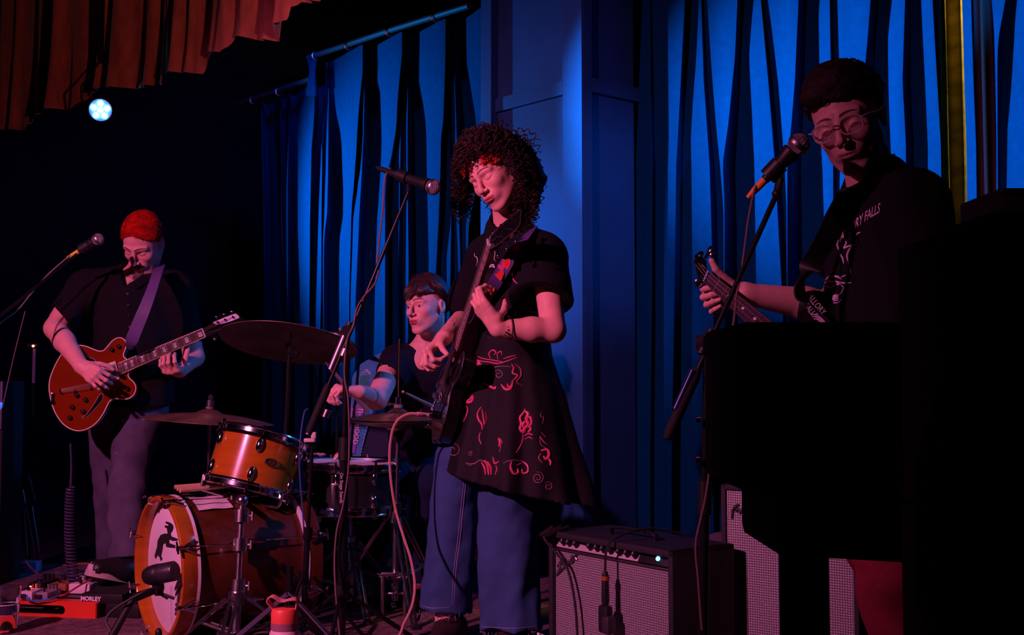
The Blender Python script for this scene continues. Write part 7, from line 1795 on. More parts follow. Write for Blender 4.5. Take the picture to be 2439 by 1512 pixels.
def bass_guitar():
    C = at(1760, 700, 2.66); n = Vector((-.25, -.93, .25)).normalized(); F = plane_frame(n, Vector((1, 0, -1)))
    root = thing('bass_guitar', 'dark four-string bass guitar whose neck points left across the bassist', 'guitar', C)
    Q = lambda L: [(1640 + x * .13889, 570 + y * .13889) for x, y in L]; P3 = lambda x, y, off=0.0: OP(x, y, C, n) + n * off; PL = lambda L: poly_on(L, C, F)
    na, nb = Q([(345, 548)])[0], Q([(262, 735)])[0]; ea, eb = Q([(345 + 1045 * 2.0, 548 + 832 * 2.0)])[0], Q([(262 + 700 * 2.55, 735 + 680 * 2.55)])[0]
    lerp = lambda p, q, t: (p[0] + (q[0] - p[0]) * t, p[1] + (q[1] - p[1]) * t)
    MB().prism(PL([na, ea, eb, nb]), .005, C + n * .002, F).build('fretboard', mat('dark_purple_board', (.075, .03, .06), .35, noise=.2, nscale=50, coat=.3), root, smooth=False)
    MB().prism(PL([lerp(na, nb, .06), lerp(ea, eb, .06), lerp(ea, eb, .94), lerp(na, nb, .94)]), .020, C - n * .011, F).build('neck', M_blk, root)
    hd = Q([(345, 548), (310, 470), (290, 330), (235, 290), (178, 222), (135, 290), (110, 420), (140, 560), (200, 690), (262, 735)])
    hs = MB().prism(PL(catmull2(hd, 3)), .015, C - n * .012, F).build('headstock', M_blk, root)
    for (x, y), (x2, y2) in (((150, 300), (185, 232)), ((290, 300), (365, 145)), ((400, 330), (405, 205)), ((165, 660), (160, 720))):
        a_ = P3(*Q([(x, y)])[0], -.004); b_ = P3(*Q([(x2, y2)])[0], -.01); s = MB().tube([a_, b_], .0045, 8).build('tuner_shaft', mat('blue_steel', (.3, .4, .6), .25, 1.0), root); MB().ball(b_, .011, 10, frame_z(b_ - a_), (1, .45, 1.1)).build('tuner_button', MATS['blue_steel'], s)
    for x, y in ((140, 310), (125, 400), (225, 385), (175, 590)):
        p = P3(*Q([(x, y)])[0], -.004); MB().tube([p, p + n * .013], [.0055, .0045], 10).build('tuning_post', M_chrome, root)
    for x, y in ((250, 400), (235, 420)): MB().ball(P3(*Q([(x, y)])[0], .0), .003, 6).build('string_guide', M_chrome, root)
    MB().tube([P3(*na, .006), P3(*nb, .006)], .003, 6).build('nut', mat('bone_nut', (.3, .4, .8), .4), root)
    st = [((130, 362), (330, 590), 0.12), ((125, 438), (310, 635), .37), ((235, 448), (340, 560), 0.02)]
    posts = [(235, 445), (130, 362), (125, 438), (175, 585)]
    for k in range(4):
        u = .08 + .28 * k; a_ = Q([posts[k]])[0]; m_ = lerp(na, nb, u); e_ = lerp(ea, eb, u)
        MB().tube([P3(*a_, .004), P3(*m_, .010), P3(*e_, .012)], .0010 - .0001 * k, 5).build('string', M_str, root)
    # frets measured along the neck
    for t in (.095, .165, .232, .296, .352, .405, .455, .505, .552, .598, .64, .68, .72, .76, .795, .83):
        MB().tube([P3(*lerp(na, ea, t), .0052), P3(*lerp(nb, eb, t * .985), .0052)], .0010, 4).build('fret', M_fret, root)
    for t in (.20, .325, .43, .53): p = P3(*lerp(lerp(na, ea, t), lerp(nb, eb, t), .5), .0048); MB().tube([p, p + n * .001], .0036, 12).build('inlay', M_pearl, root)
    # body, hidden behind the foreground loudspeaker
    ax = (P3(*ea) - P3(*na)).normalized(); B = P3(*lerp(ea, eb, .5)) - n * .012; Fb = Matrix((ax, n.cross(ax), n)).transposed()
    ol = catmull2([(-.10, .03), (-.16, .13), (-.10, .17), (.0, .13), (.10, .14), (.22, .16), (.30, .08), (.31, -.05), (.24, -.16), (.12, -.16), (.02, -.12), (-.06, -.15), (-.12, -.12), (-.08, -.04)], 5)
    MB().prism(ol, .04, B - n * .01, Fb).build('body', M_blk, root)
    for x in (.06, .14): MB().box(B + Fb @ Vector((x, 0, .012)), (.03, .09, .008), Fb, .002).build('pickup', M_black, root)
    MB().box(B + Fb @ Vector((.22, 0, .012)), (.035, .075, .010), Fb, .002).build('bridge', M_chrome, root)
bass_guitar()
# ---- short-hair helper: cap of hair over the cranium, cut along a hairline
def hair_cap(h, thick, line, noise_a=.003, noise_s=110, extra=None, top=0.0):
    s = SDF(); r = (.074 + thick, .094 + thick, .088 + thick + top)
    s.add(s_ell(h.w(0, .014, .040 + top * .5), [q * h.sc for q in r], h.M), 0)
    if extra: extra(s)
    s.sub(((lambda P: (lambda q: line(q) * h.sc)(h.loc(P))), h.on, .22), .003)
    s.disp = lambda P: noise_a * noise3(P, noise_s, 2) + noise_a * .5 * noise3(P, noise_s * 2.3, 1)
    return s
def tufts(h, mb, n, seed, keep, ln, r, out, side=4, lay=.5):
    rnd = random.Random(seed); c = 0
    while c < n:
        a = rnd.uniform(0, 6.283); z = rnd.uniform(-.6, 1); rr = math.sqrt(1 - z * z); u = Vector((rr * math.cos(a), rr * math.sin(a), z))
        if not keep(u): continue
        c += 1; p = Vector((u.x * (.074 + out), .014 + u.y * (.094 + out), .040 + u.z * (.088 + out)))
        t = Vector((rnd.uniform(-1, 1), rnd.uniform(-1, 1), rnd.uniform(-1, .4))); t = (t - u * t.dot(u)).normalized(); L = rnd.uniform(*ln)
        pts = [p + u * .0, p + u * L * .35 + t * L * .3 * lay, p + u * L * .45 + t * L * .8, p + u * L * .25 + t * L * 1.1]
        mb.tube([h.w(*q) for q in catmull(pts, 3)], [r * h.sc * (1 - .07 * i) for i in range(10)], side)

# ---- red-haired guitarist on the left
def guitarist():
    Yb = 4.50; root = thing('person', 'person with cropped red hair and moustache in dark shirt, playing an orange guitar', 'person', (at(300, 1400, Yb).x, Yb, 0))
    skin = (.74, .34, .32); h = Head(-14, 44, 7, (0, -.084, .003), 321, 606, 4.40, .98, jaw=1.0, mou=True, nose=1.05)
    body = SDF(); body.add(h.prim(), 0); nk = at(312, 672, 4.50); body.cap(h.w(0, .035, -.050), nk + V(.01, .03, -.02), .054, .062, .03); body.cap(nk, at(302, 700, 4.44), .05, .05, .04)
    body.cap(at(205, 690, 4.48), at(415, 690, 4.54), .06, .06, .05); body.cap(at(312, 745, 4.52), at(300, 900, 4.52), .095, .095, .05); body.cap(at(300, 900, 4.52), at(300, 985, 4.54), .095, .09, .05)
    k1, a1 = at(302, 1180, 4.30), at(304, 1326, 4.16); k2, a2 = at(262, 1185, 4.62), at(270, 1350, 4.66)
    body.cap(at(325, 1010, 4.5), k1, .07, .05, .03); body.cap(k1, a1, .048, .034, .02); body.cap(at(268, 1010, 4.58), k2, .07, .05, .03); body.cap(k2, a2, .048, .034, .02)
    sh, el, wr = at(188, 690, 4.46), at(132, 782, 4.34), at(194, 872, 4.20)
    body.cap(sh, el, .050, .043, .02); body.cap(el, el.lerp(wr, .35), .042, .041, .012); body.cap(el.lerp(wr, .35), wr, .041, .027, .015)
    hand(body, wr, Vector((.74, -.40, -.42)), Vector((.25, .88, -.35)), Vector((.35, .1, .9)), [(48, 45, 25), (42, 46, 25), (34, 42, 25), (24, 38, 25)],
         [(.7, .25, .05), (.85, .35, -.25), (.7, .3, -.55)], .92, arm=True, spread=(.14, .02, -.10, -.22))
    sh2, el2, wr2 = at(428, 700, 4.54), at(462, 850, 4.56), at(428, 884, 4.40)
    body.cap(sh2, el2, .050, .042, .02); body.cap(el2, wr2, .040, .027, .015)
    hand(body, wr2, Vector((-.10, -.90, -.05)), Vector((-.15, .12, .95)), Vector((.95, .05, .25)), [(50, 62, 40), (52, 66, 40), (54, 62, 36), (50, 56, 34)],
         [(.3, -.2, .9), (.2, .0, .9), (.1, .15, .9)], 1.0, arm=True, spread=(.18, .04, -.10, -.22))
    lo, hi = body.bounds(.02); hl = np.array(h.o) - .155; hh = np.array(h.o) + .155; z1 = at(300, 955, 4.3).z; z2 = hl[2] + .02
    regs = [((hl[0], hl[1], z2), tuple(hh), .0026), ((lo[0], lo[1], lo[2]), (hi[0], hi[1], z1 + .006), .010), ((lo[0], 4.0, z1), (hi[0], 4.75, at(300, 760, 4.4).z), .0034), ((lo[0], lo[1], at(300, 760, 4.4).z - .004), (hi[0], hi[1], z2 + .003), .007)]
    sdf_obj('body', body, regs, M_skin, root, paint=skin_paint(skin, h, brow=(.05, .02, .015), lip=(.45, .13, .12)))
    line = lambda q: q[:, 2] - (.022 - .80 * q[:, 1] + .008 * np.cos(q[:, 0] * 60) - .35 * np.clip(np.abs(q[:, 0]) - .045, 0, 1))
    hs = hair_cap(h, .006, line, .0012, 300); lo, hi = hs.bounds(.01)
    hr = sdf_obj('hair', hs, [(lo, hi, .0032)], mat('dyed_red_crop', (.55, .008, .003), .7, noise=.5, nscale=35, bump=.8, bscale=1200, spec=.2), root)
    tf = MB(); tufts(h, tf, 900, 3, lambda u: .040 + u.z * .088 > (.026 - .80 * (.014 + u.y * .094) - .35 * max(0, abs(u.x * .074) - .045)), (.005, .009), .0011, .004, 3, .8); tf.build('stubble', MATS['dyed_red_crop'], hr, ang=180)
    mo = MB(); rnd = random.Random(4)
    for k in range(120):
        t = rnd.uniform(-1, 1); p = (t * .026, -.1045 + .018 * t * t, -.045 - abs(t) * .009 + rnd.uniform(-.003, .003)); q = (p[0] * 1.15, p[1] + .002, p[2] - .009); mo.tube([h.w(*p), h.w(*q)], [.0013, .0006], 3)
    mo.build('moustache', mat('dark_whiskers', (.03, .012, .01), .6), root)
    sh_ = SDF(); up = at(312, 690, 4.5); lw = at(318, 958, 4.51)
    sh_.cap(at(212, 688, 4.47), at(408, 694, 4.54), .078, .074, .07); sh_.add(s_cut(s_cap(at(310, 730, 4.5), at(322, 1010, 4.52), .155, .165, (Vector((0, 1, 0)), 1.12)), at(300, 966, 4.5), (0, 0, -1)), .07)
    sh_.add(s_cut(s_cap(at(205, 698, 4.46), at(128, 792, 4.34), .078, .078), at(140, 762, 4.36), (at(128, 792, 4.34) - at(205, 698, 4.46)) + V(-.03, 0, .03)), .05)
    sh_.add(s_cut(s_cap(at(415, 700, 4.54), at(462, 850, 4.57), .074, .066), at(452, 820, 4.57), (at(462, 850, 4.56) - at(428, 700, 4.54))), .05)
    sh_.sub(s_cap(at(165, 735, 4.40), at(125, 795, 4.33), .050, .062), .004)
    # open collar
    sh_.cap(nk + V(0, .02, -.01), nk + V(0, .03, .03), .082, .070, .02); sh_.sub(s_cap(nk + V(.002, .0, .0), h.w(0, .03, -.06), .061, .058), .005)
    vq = lambda P: (np.maximum(np.abs(P[:, 0] - at(303, 690, 4.4).x) - .50 * (P[:, 2] - at(300, 688, 4.38).z), P[:, 1] - 4.475)).astype(f32); sh_.sub((vq, A3(at(303, 670, 4.42)), .12), .004)
    sh_.disp = lambda P: folds(P, 12, -.006, 1) + .002 * noise3(P, 48, 2)
    M_sh = cloth_mat('dark_shirt', (.009, .007, .010)); lo, hi = sh_.bounds(.02)
    so = sdf_obj('shirt', sh_, [(lo, hi, .0075)], M_sh, root)
    cl = MB(); c = at(303, 690, 4.385)
    for s, e in ((-1, at(290, 640, 4.44)), (1, at(356, 652, 4.46))): cl.add([c, c + V(s * .045, -.004, .008), e + V(s * .02, -.01, -.02), e], [(0, 1, 2, 3)]); cl.add([c + V(0, .006, 0), c + V(s * .045, .002, .008), e + V(s * .02, -.004, -.02), e + V(0, .006, 0)], [(0, 1, 2, 3)])
    cl.build('collar', M_sh, so)
    for k in range(5):
        P_, N_ = trace(sh_, [(304 + k * 1.5, 700 + k * 26)], 4.0, 5.0, .001)
        if not np.isnan(P_[0][0]): MB().tube([Vector(P_[0]), Vector(P_[0]) + Vector(N_[0]) * .003], .005, 10).build('button', M_black, so)
    tr = SDF(); M_tr = cloth_mat('grey_twill', (.095, .08, .13), noise=.25, nscale=14)
    tr.cap(at(285, 975, 4.56), at(335, 975, 4.52), .112, .112, .05)
    tr.cap(at(322, 1030, 4.49), k1 + V(.0, 0, 0), .086, .066, .02); tr.add(s_cut(s_cap(k1, a1 + (a1 - k1) * .2, .066, .060), a1 + V(0, 0, .0), (0, -.1, -1)), .02)
    tr.cap(at(262, 1030, 4.59), k2, .082, .064, .012); tr.add(s_cut(s_cap(k2, a2 + (a2 - k2) * .2, .062, .058), a2, (0, 0, -1)), .02)
    tr.sub(s_cap(a1 + V(0, 0, -.03), a1 + V(0, 0, -.1), .042, .050), .003)
    tr.disp = lambda P: (folds(P, 14, -.005, 5) + .0045 * np.sin(P[:, 2] * 70 + 3 * noise3(P, 12, 1)) * np.clip(noise3(P, 9, 2) + .3, 0, 1) + .002 * noise3(P, 60, 3)).astype(f32)
    lo, hi = tr.bounds(.02); to = sdf_obj('trousers', tr, [(lo, hi, .0065)], M_tr, root)
    proj_lines('paint_marks', tr, [([(288, 997), (294, 1000), (290, 1004)], .002), ([(319, 988), (322, 989)], .003), ([(338, 1000), (344, 999)], .002), ([(277, 1079), (279, 1080)], .003)], .002, mat('pale_paint', (.7, .6, .7), .6), to, 4.0, 5.0)
    MB().tube(catmull([at(235, 960, 4.40), at(300, 968, 4.385), at(372, 958, 4.42)], 6), .010, 6, flat=.3).build('belt', M_black, root)
    # shoes: front one resting on the treadle pedal, toe up; rear one flat
    def shoe(b, d, pitch, m=M_black, s_=1.0, toe=True):
        R = Matrix.Rotation(math.atan2(d.y, d.x), 3, 'Z') @ Matrix.Rotation(-R_(pitch), 3, 'Y'); T = lambda x, y, z: b + R @ Vector((x * s_, y * s_, z * s_))
        s = SDF(); s.cap(T(0, 0, .055), T(-.005, 0, .115), .045, .044, .02); s.cap(T(-.02, 0, .045), T(.06, 0, .048), .040, .044, .03); s.cap(T(.05, 0, .045), T(.155, 0, .032), .046, .032, .03, (R @ Vector((0, 1, 0)), .78))
        lo, hi = s.bounds(.01); so = sdf_obj('shoe', s, [(lo, hi, .0045)], m, root)
        pr = catmull2([(-.06, -.030), (.04, -.040), (.13, -.044), (.185, -.022), (.19, 0), (.185, .022), (.13, .044), (.04, .040), (-.06, .030), (-.072, 0)], 4)
        MB().prism([(x * s_, y * s_) for x, y in pr], .024 * s_, T(0, 0, .012), R).build('sole', mat('rubber_cream', (.50, .38, .38), .7, noise=.3), so)
        if toe: MB().ball(T(.150, 0, .031), .0350 * s_, 16, R, (1.15, 1.24, 1.0)).build('toe_cap', mat('grey_canvas_toe', (.60, .48, .50), .7, noise=.3), so)
        for k in range(5): MB().tube(catmull([T(.03 + k * .017, -.030, .062 - k * .003), T(.035 + k * .017, 0, .088 - k * .008), T(.04 + k * .017, .030, .062 - k * .003)], 3), .0030, 5).build('lace', M_pearl, so)
        return so
    shoe(V(a1.x + .01, a1.y, .100), Vector((-.66, -.75, 0)), 17, s_=.95)
    shoe(Vector((a2.x, a2.y, .0)), Vector((-.5, -.85, 0)), 0)
    return h
guitarist()

# ---- drummer
def drummer():
    root = thing('person', 'person with short dark fringe in a dark short-sleeved tee, seated behind the drums holding sticks', 'person', (at(1000, 1300, 4.6).x, 4.6, 0))
    skin = (.88, .44, .40); h = Head(-37, 4, -4, (0, -.084, .003), 985, 730, 4.26, .93, eye=.0052, nose=1.2, jaw=.95)
    body = SDF(); body.add(h.prim(), 0); nk = at(1012, 838, 4.40); body.cap(h.w(0, .035, -.050), nk, .045, .052, .025); body.cap(nk, at(1003, 862, 4.36), .05, .055, .04)
    body.cap(at(945, 862, 4.36), at(1068, 858, 4.48), .05, .05, .05); body.cap(at(1010, 900, 4.42), at(1005, 1010, 4.50), .095, .085, .06); body.cap(at(1005, 1010, 4.5), at(1000, 1095, 4.58), .085, .10, .05)
    sh, el, wr = at(934, 872, 4.33), at(898, 950, 4.10), at(856, 934, 3.98)
    body.cap(sh, el, .046, .041, .02); body.cap(el, wr, .039, .026, .014)
    hand(body, wr, Vector((-.82, -.35, .22)), Vector((-.12, -.05, -.95)), Vector((.10, .85, .05)), [(48, 70, 40), (55, 70, 40), (60, 68, 38), (62, 62, 35)], [(-.7, .45, -.15), (-.9, .1, -.25), (-.9, -.1, -.3)], .93, arm=True)
    sh2, el2, wr2 = at(1074, 868, 4.47), at(1092, 968, 4.36), at(1060, 985, 4.12)
    body.cap(sh2, el2, .045, .040, .02); body.cap(el2, wr2, .038, .025, .014)
    hand(body, wr2, Vector((-.4, -.85, .1)), Vector((0, -.1, -.95)), Vector((-.9, .3, 0)), [(48, 70, 40), (55, 70, 40), (60, 68, 38), (62, 62, 35)], [(-.8, -.3, -.2), (-.6, -.7, -.2), (-.4, -.8, -.3)], .93, arm=True)
    hipL, knL, anL = at(970, 1120, 4.58), at(900, 1140, 4.22), V(at(885, 1400, 4.30).x, 4.34, .10); hipR, knR, anR = at(1035, 1120, 4.60), at(1024, 1150, 4.20), V(at(1000, 1400, 4.18).x, 4.26, .10)
    for a, b, c in ((hipL, knL, anL), (hipR, knR, anR)): body.cap(a, b, .075, .050, .03); body.cap(b, c, .046, .034, .02)
    lo, hi = body.bounds(.02); hl = np.array(h.o) - .145; hh = np.array(h.o) + .145; z2 = hl[2] + .012; z1 = at(900, 1000, 4.05).z
    regs = [((hl[0], hl[1], z2), tuple(hh), .0022), (tuple(lo), (hi[0], hi[1], z1 + .005), .010), ((lo[0], lo[1], z1), (hi[0], hi[1], z2 + .003), .0036)]
    sdf_obj('body', body, regs, M_skin, root, paint=skin_paint(skin, h, brow=(.10, .045, .04), lip=(.50, .08, .09), browz=.001))
    eyes(h, root, (-4, 2), (.05, .025, .015))
    er = MB()
    for k in range(16): er.lathe([(.0022, -.0008), (.003, 0), (.0022, .0008), (.0014, 0)], h.w(.080, .006, -.036 - k * .0042), frame_z(Vector((1, .4 * (k % 2), .2))), 8, closed=True)
    er.build('chain_earring', M_chrome, root)
    for p in ((.079, .012, -.030), (.081, .016, -.020)): MB().ball(h.w(*p), .0022, 8).build('ear_stud', M_chrome, root)
    MB().ball(h.w(.038, -.082, .038), .0016, 6).build('brow_stud', M_chrome, root)
    # hair: cap, straight fringe, ponytail
    M_h = mat('dark_brown_hair', (.055, .018, .020), .35, noise=.4, nscale=60, bump=.6, bscale=400, spec=.6, stretch=(1, 1, .2))
    line = lambda q: q[:, 2] - np.where(q[:, 1] < -.02, .052, .052 - .95 * (q[:, 1] + .02))
    def ex(s):
        s.cap(h.w(-.040, -.066, .068), h.w(.040, -.066, .068), .018, .018, .02); s.ell(h.w(0, .085, .03), (.055, .05, .06), h.M, .02)
    hs = hair_cap(h, .011, line, .0018, 120, ex, .006); lo, hi = hs.bounds(.01); hr = sdf_obj('hair', hs, [(lo, hi, .0034)], M_h, root)
    st = MB(); rnd = random.Random(9)
    for k in range(260):
        t = rnd.uniform(-1, 1); x = t * .064; y0 = -.060 + .050 * t * t; topz = rnd.uniform(.105, .125) - .03 * t * t
        botz = .046 + .010 * math.sin(t * 9) + rnd.uniform(-.006, .005) + .014 * max(0, t) - (.022 if t < -.75 else 0)
        p = [(x * .55, y0 + .055, topz + .008), (x * .8, y0 - .010, topz - .012), (x * .97 + rnd.uniform(-.003, .003), y0 - .040, .083 - .012 * t * t), (x * 1.04 + rnd.uniform(-.004, .004), y0 - .0395, botz)]
        st.tube([h.w(*q) for q in catmull([Vector(q) for q in p], 4)], [.0022 * (1 - .05 * i) for i in range(13)], 4)
    for k in range(160):
        s = rnd.choice((-1, 1)); a = rnd.uniform(0, 1); z = rnd.uniform(.02, .11)
        pts = [(s * .03, -.03 + a * .05, .142), (s * (.070 + .006), -.035 + a * .05, .085), (s * .088, -.010 + a * .05, .040), (s * .075, .045 + a * .04, .010 - .02 * a), (s * .03, .11, .0)]
        if pts[2][1] < .0 and s > 0: pts[2] = (s * .085, pts[2][1] + .01, .050)
        st.tube([h.w(*q) for q in catmull([Vector(q) for q in pts], 4)], [.0021] * 17, 4)
    for k in range(60):
        e = h.w(rnd.uniform(.0, .05), .150 + rnd.uniform(-.02, .02), -.03 + rnd.uniform(-.05, .03)); st.tube(catmull([h.w(.02, .108, .010), h.w(.03, .135, .02 + rnd.uniform(-.01, .01)), e], 4), [.0022] * 9, 4)
    st.build('strands', M_h, hr)
    # tee, trousers, shoes
    tee = SDF(); tee.cap(at(948, 862, 4.36), at(1066, 858, 4.47), .062, .062, .06); tee.cap(at(1008, 895, 4.42), at(1008, 1080, 4.52), .135, .140, .06, flat=((0, 1, 0), 1.15))
    tee.add(s_cut(s_cap(at(942, 868, 4.34), at(915, 930, 4.18), .062, .066), at(924, 893, 4.25), Vector((-.55, -.55, -.50))), .04)
    tee.add(s_cut(s_cap(at(1070, 866, 4.46), at(1090, 940, 4.40), .062, .066), at(1085, 915, 4.42), at(1090, 940, 4.40) - at(1070, 866, 4.46)), .04)
    tee.sub(s_cap(at(926, 885, 4.27), at(905, 940, 4.14), .048, .056), .004)
    tee.sub(s_cap(nk + V(-.012, -.02, .030), h.w(0, .02, -.045), .060, .058), .006)
    tee.disp = lambda P: folds(P, 14, -.0045, 3) + .0015 * noise3(P, 52, 1)
    lo, hi = tee.bounds(.02); M_n = cloth_mat('navy_jersey', (.010, .010, .022)); to = sdf_obj('tee_shirt', tee, [(lo, hi, .0065)], M_n, root)
    mb = MB(); c = at(967, 820, 4.22)
    for dx, dz in ((-.009, .008), (-.006, -.002), (0, -.007), (.006, -.002), (.010, .010)): mb.ball(c + V(dx, 0, dz), .0022, 6)
    P_, N_ = trace(tee, [(967 + dx, 820 + dy) for dx, dy in ((-6, -5), (-4, 1), (0, 5), (4, 1), (7, -6))], 3.9, 4.8, .002)
    mb = MB()
    for p in P_:
        if not np.isnan(p[0]): mb.ball(Vector(p), .0026, 6)
    if mb.v: mb.build('shoulder_pin', M_chrome, to)
    pt = SDF()
    for a, b, c in ((hipL, knL, anL), (hipR, knR, anR)): pt.cap(a, b, .092, .068, .03); pt.cap(b, c + V(0, 0, .02), .064, .052, .02)
    pt.cap(hipL + V(.03, 0, .0), hipR, .10, .10, .04); pt.disp = lambda P: .005 * noise3(P, 22, 7) + .0025 * noise3(P, 50, 2)
    lo, hi = pt.bounds(.02); sdf_obj('trousers', pt, [(lo, hi, .009)], cloth_mat('dark_denim', (.012, .018, .05)), root)
    for c, d in ((anL, Vector((-.6, -.75, 0)).normalized()), (anR, Vector((-.2, -.95, 0)).normalized())):
        s = SDF(); b = V(c.x, c.y, .02); s.cap(b + V(0, 0, .05), b + V(0, 0, .12), .040, .042, .02); s.cap(b + V(0, 0, .025), b + d * .14 + V(0, 0, .018), .036, .030, .03); lo, hi = s.bounds(.01)
        so = sdf_obj('shoe', s, [(lo, hi, .006)], mat('maroon_leather', (.16, .03, .03), .5), root); MB().prism(catmull2([(-.05, -.03), (.05, -.036), (.17, -.02), (.18, .0), (.17, .02), (.05, .036), (-.05, .03)], 3), .018, V(b.x, b.y, .012), Matrix((d, V(0, 0, 1).cross(d), V(0, 0, 1))).transposed()).build('sole', M_rubber, so)
    # sticks
    m_st = MATS['hickory']
    a = at(840, 938, 3.955); b = at(776, 864, 3.90); a2 = a + (a - b).normalized() * .09
    MB().tube([a2, a, a.lerp(b, .8), b.lerp(a, .03), b], [.0075, .0075, .006, .003, .0045], 8).build('drumstick', mat('dark_stick', (.22, .10, .08), .5), label='drumstick in the drummer\'s raised hand, pointing up at the crash cymbal', cat='drumstick', group='drumsticks in the drummer\'s hands')
    a = at(1052, 978, 4.03); b = at(960, 933, 3.86); a2 = a + (a - b).normalized() * .10
    MB().tube([a2, a, a.lerp(b, .85), b.lerp(a, .05)], [.0075, .0075, .005, .003], 8).ball(b, .0052, 8).build('drumstick', m_st, label='drumstick above the hi-hat with its pale tip pointing left', cat='drumstick', group='drumsticks in the drummer\'s hands')
drummer()

# ---- bassist
def bassist():
    root = thing('person', 'person with short dark hair and clear-framed glasses in a black printed tee, playing bass', 'person', (at(2110, 1700, 2.62).x, 2.62, 0))
    skin = (.66, .32, .30); h = Head(-31, 19, -13, (0, -.084, .003), 1999, 304, 2.49, 1.0, nose=1.25, jaw=1.0)
    body = SDF(); body.add(h.prim(), 0); nk = at(2092, 452, 2.62); body.cap(h.w(0, .030, -.045), nk, .055, .060, .03); body.cap(nk, at(2085, 490, 2.62), .06, .06, .04)
    shA, elA, wrA = at(2040, 560, 2.80), at(1990, 735, 2.79), at(1774, 699, 2.73)
    shB, elB, wrB = at(2195, 500, 2.48), at(2240, 770, 2.42), at(2085, 900, 2.46)
    ch, wa, hp = at(2110, 600, 2.64), at(2110, 800, 2.66), at(2110, 1010, 2.66)
    body.cap(shA, shB, .05, .05, .05); body.cap(ch, wa, .12, .11, .05); body.cap(wa, hp, .11, .125, .05)
    body.cap(shA, elA, .048, .042, .02); body.cap(elA, elA.lerp(wrA, .35), .041, .041, .012); body.cap(elA.lerp(wrA, .35), wrA, .041, .026, .015)
    body.cap(shB, elB, .050, .042, .02); body.cap(elB, wrB, .040, .028, .015)
    hand(body, wrA, Vector((-.93, .22, -.20)), Vector((-.30, -.95, .0)), Vector((-.05, 0, 1)), [(66, 72, 35), (68, 72, 35), (66, 66, 30), (60, 60, 28)],
         [(-.75, -.25, .60), (-.70, -.30, .62), (-.45, -.15, .85)], 0.93, arm=True, spread=(.14, .02, -.10, -.25))
    hand(body, wrB, Vector((-.8, .25, -.4)), Vector((-.2, .95, .1)), Vector((.2, 0, 1)), [(35, 45, 30)] * 4, [(-.5, .6, .3), (-.6, .6, .0), (-.6, .6, -.1)], 1.0, arm=True)
    kA, aA = at(2112, 1375, 2.56), at(2175, 1700, 2.62); kB, aB = at(2215, 1390, 2.68), at(2245, 1690, 2.78); aA.z = .09; aB.z = .09
    body.cap(hp + V(-.07, .02, -.03), kA, .08, .052, .03); body.cap(kA, aA, .05, .036, .02); body.cap(hp + V(.07, 0, -.03), kB, .08, .052, .03); body.cap(kB, aB, .05, .036, .02)
    lo, hi = body.bounds(.02); hl = np.array(h.o) - .158; hh = np.array(h.o) + .158; z2 = hl[2] + .02; z1 = at(1700, 765, 2.6).z
    regs = [((hl[0], hl[1], z2), tuple(hh), .0022), (tuple(lo), (hi[0], hi[1], z1 + .004), .011), ((lo[0], lo[1], z1), (at(1995, 700, 2.6).x, 2.95, at(1700, 600, 2.6).z), .0026), ((at(1990, 700, 2.6).x, lo[1], z1), (hi[0], hi[1], z2 + .003), .007)]
    sdf_obj('body', body, regs, M_skin, root, paint=skin_paint(skin, h, brow=(.05, .02, .015), lip=(.45, .15, .13), stub=.25))
    # hair
    M_h = mat('dark_auburn_hair', (.022, .008, .008), .6, noise=.5, nscale=60, spec=.3, bump=1.0, bscale=220)
    line = lambda q: q[:, 2] - np.where(q[:, 1] < -.03, .066 + .006 * np.cos(q[:, 0] * 50), .066 - .85 * (q[:, 1] + .03))
    def ex(s): s.ell(h.w(0, -.030, .108), (.060, .060, .034), h.M, .03); s.ell(h.w(-.03, -.074, .092), (.038, .022, .020), h.M, .02)
    hs = hair_cap(h, .012, line, .003, 95, ex, .010); lo, hi = hs.bounds(.01); hr = sdf_obj('hair', hs, [(lo, hi, .0036)], M_h, root, it=0)
    tf = MB(); tufts(h, tf, 700, 6, lambda u: u.z > (.30 - .95 * u.y * .5) and not (u.y < -.3 and u.z < .5), (.014, .024), .0015, .017)
    rnd = random.Random(8)
    for k in range(90):
        t = rnd.uniform(-1, 1); p = Vector((t * .058, -.086 + .035 * t * t, .092 + rnd.uniform(-.012, .02))); q = [p]
        for j in range(4): q.append(q[-1] + Vector((rnd.uniform(-.006, .006), -.004 + .003 * j, -.0035 - .001 * j + rnd.uniform(-.003, .003))))
        tf.tube([h.w(*v) for v in q], [.0024, .0024, .002, .0017, .001], 4)
    tf.build('tufts', M_h, hr)
    # glasses
    gl = bpy.data.objects.new('glasses', None); COL.objects.link(gl); gl.parent = root; gl.location = Vector(h.o) - root.location
    M_fr = mat('clear_acetate', (.62, .50, .50), .12, trans=.35, coat=.6); M_ln = mat('lens_glass', (1, 1, 1), .02, trans=1.0, ior=1.08)
    for s in (-1, 1):
        c = (s * .0325, -.108, .002); pts = []
        for k in range(25):
            a = 2 * math.pi * k / 24; sq = (abs(math.cos(a)) ** 3 + abs(math.sin(a)) ** 3) ** (-1 / 3.) * .97
            pts.append(h.w(c[0] + .0255 * math.cos(a) * sq, c[1] + .010 * abs(c[0] + .0255 * math.cos(a)) / .06, c[2] + .0205 * math.sin(a) * sq))
        rim = MB().tube(pts, .0021, 6, cap=False).build('rim', M_fr, gl)
        MB().add(pts[:24] + [h.w(c[0], c[1] + .004, c[2])], [(i, (i + 1) % 24, 24) for i in range(24)]).build('lens', M_ln, gl)
        MB().tube(catmull([h.w(s * .058, -.099, .010), h.w(s * .070, -.085, .012), h.w(s * .0835, -.02, .008), h.w(s * .084, .020, .012), h.w(s * .078, .040, -.010)], 5), [.0030, .0026, .0022, .002, .002] + [.002] * 16, 6).build('temple_arm', M_fr, gl)
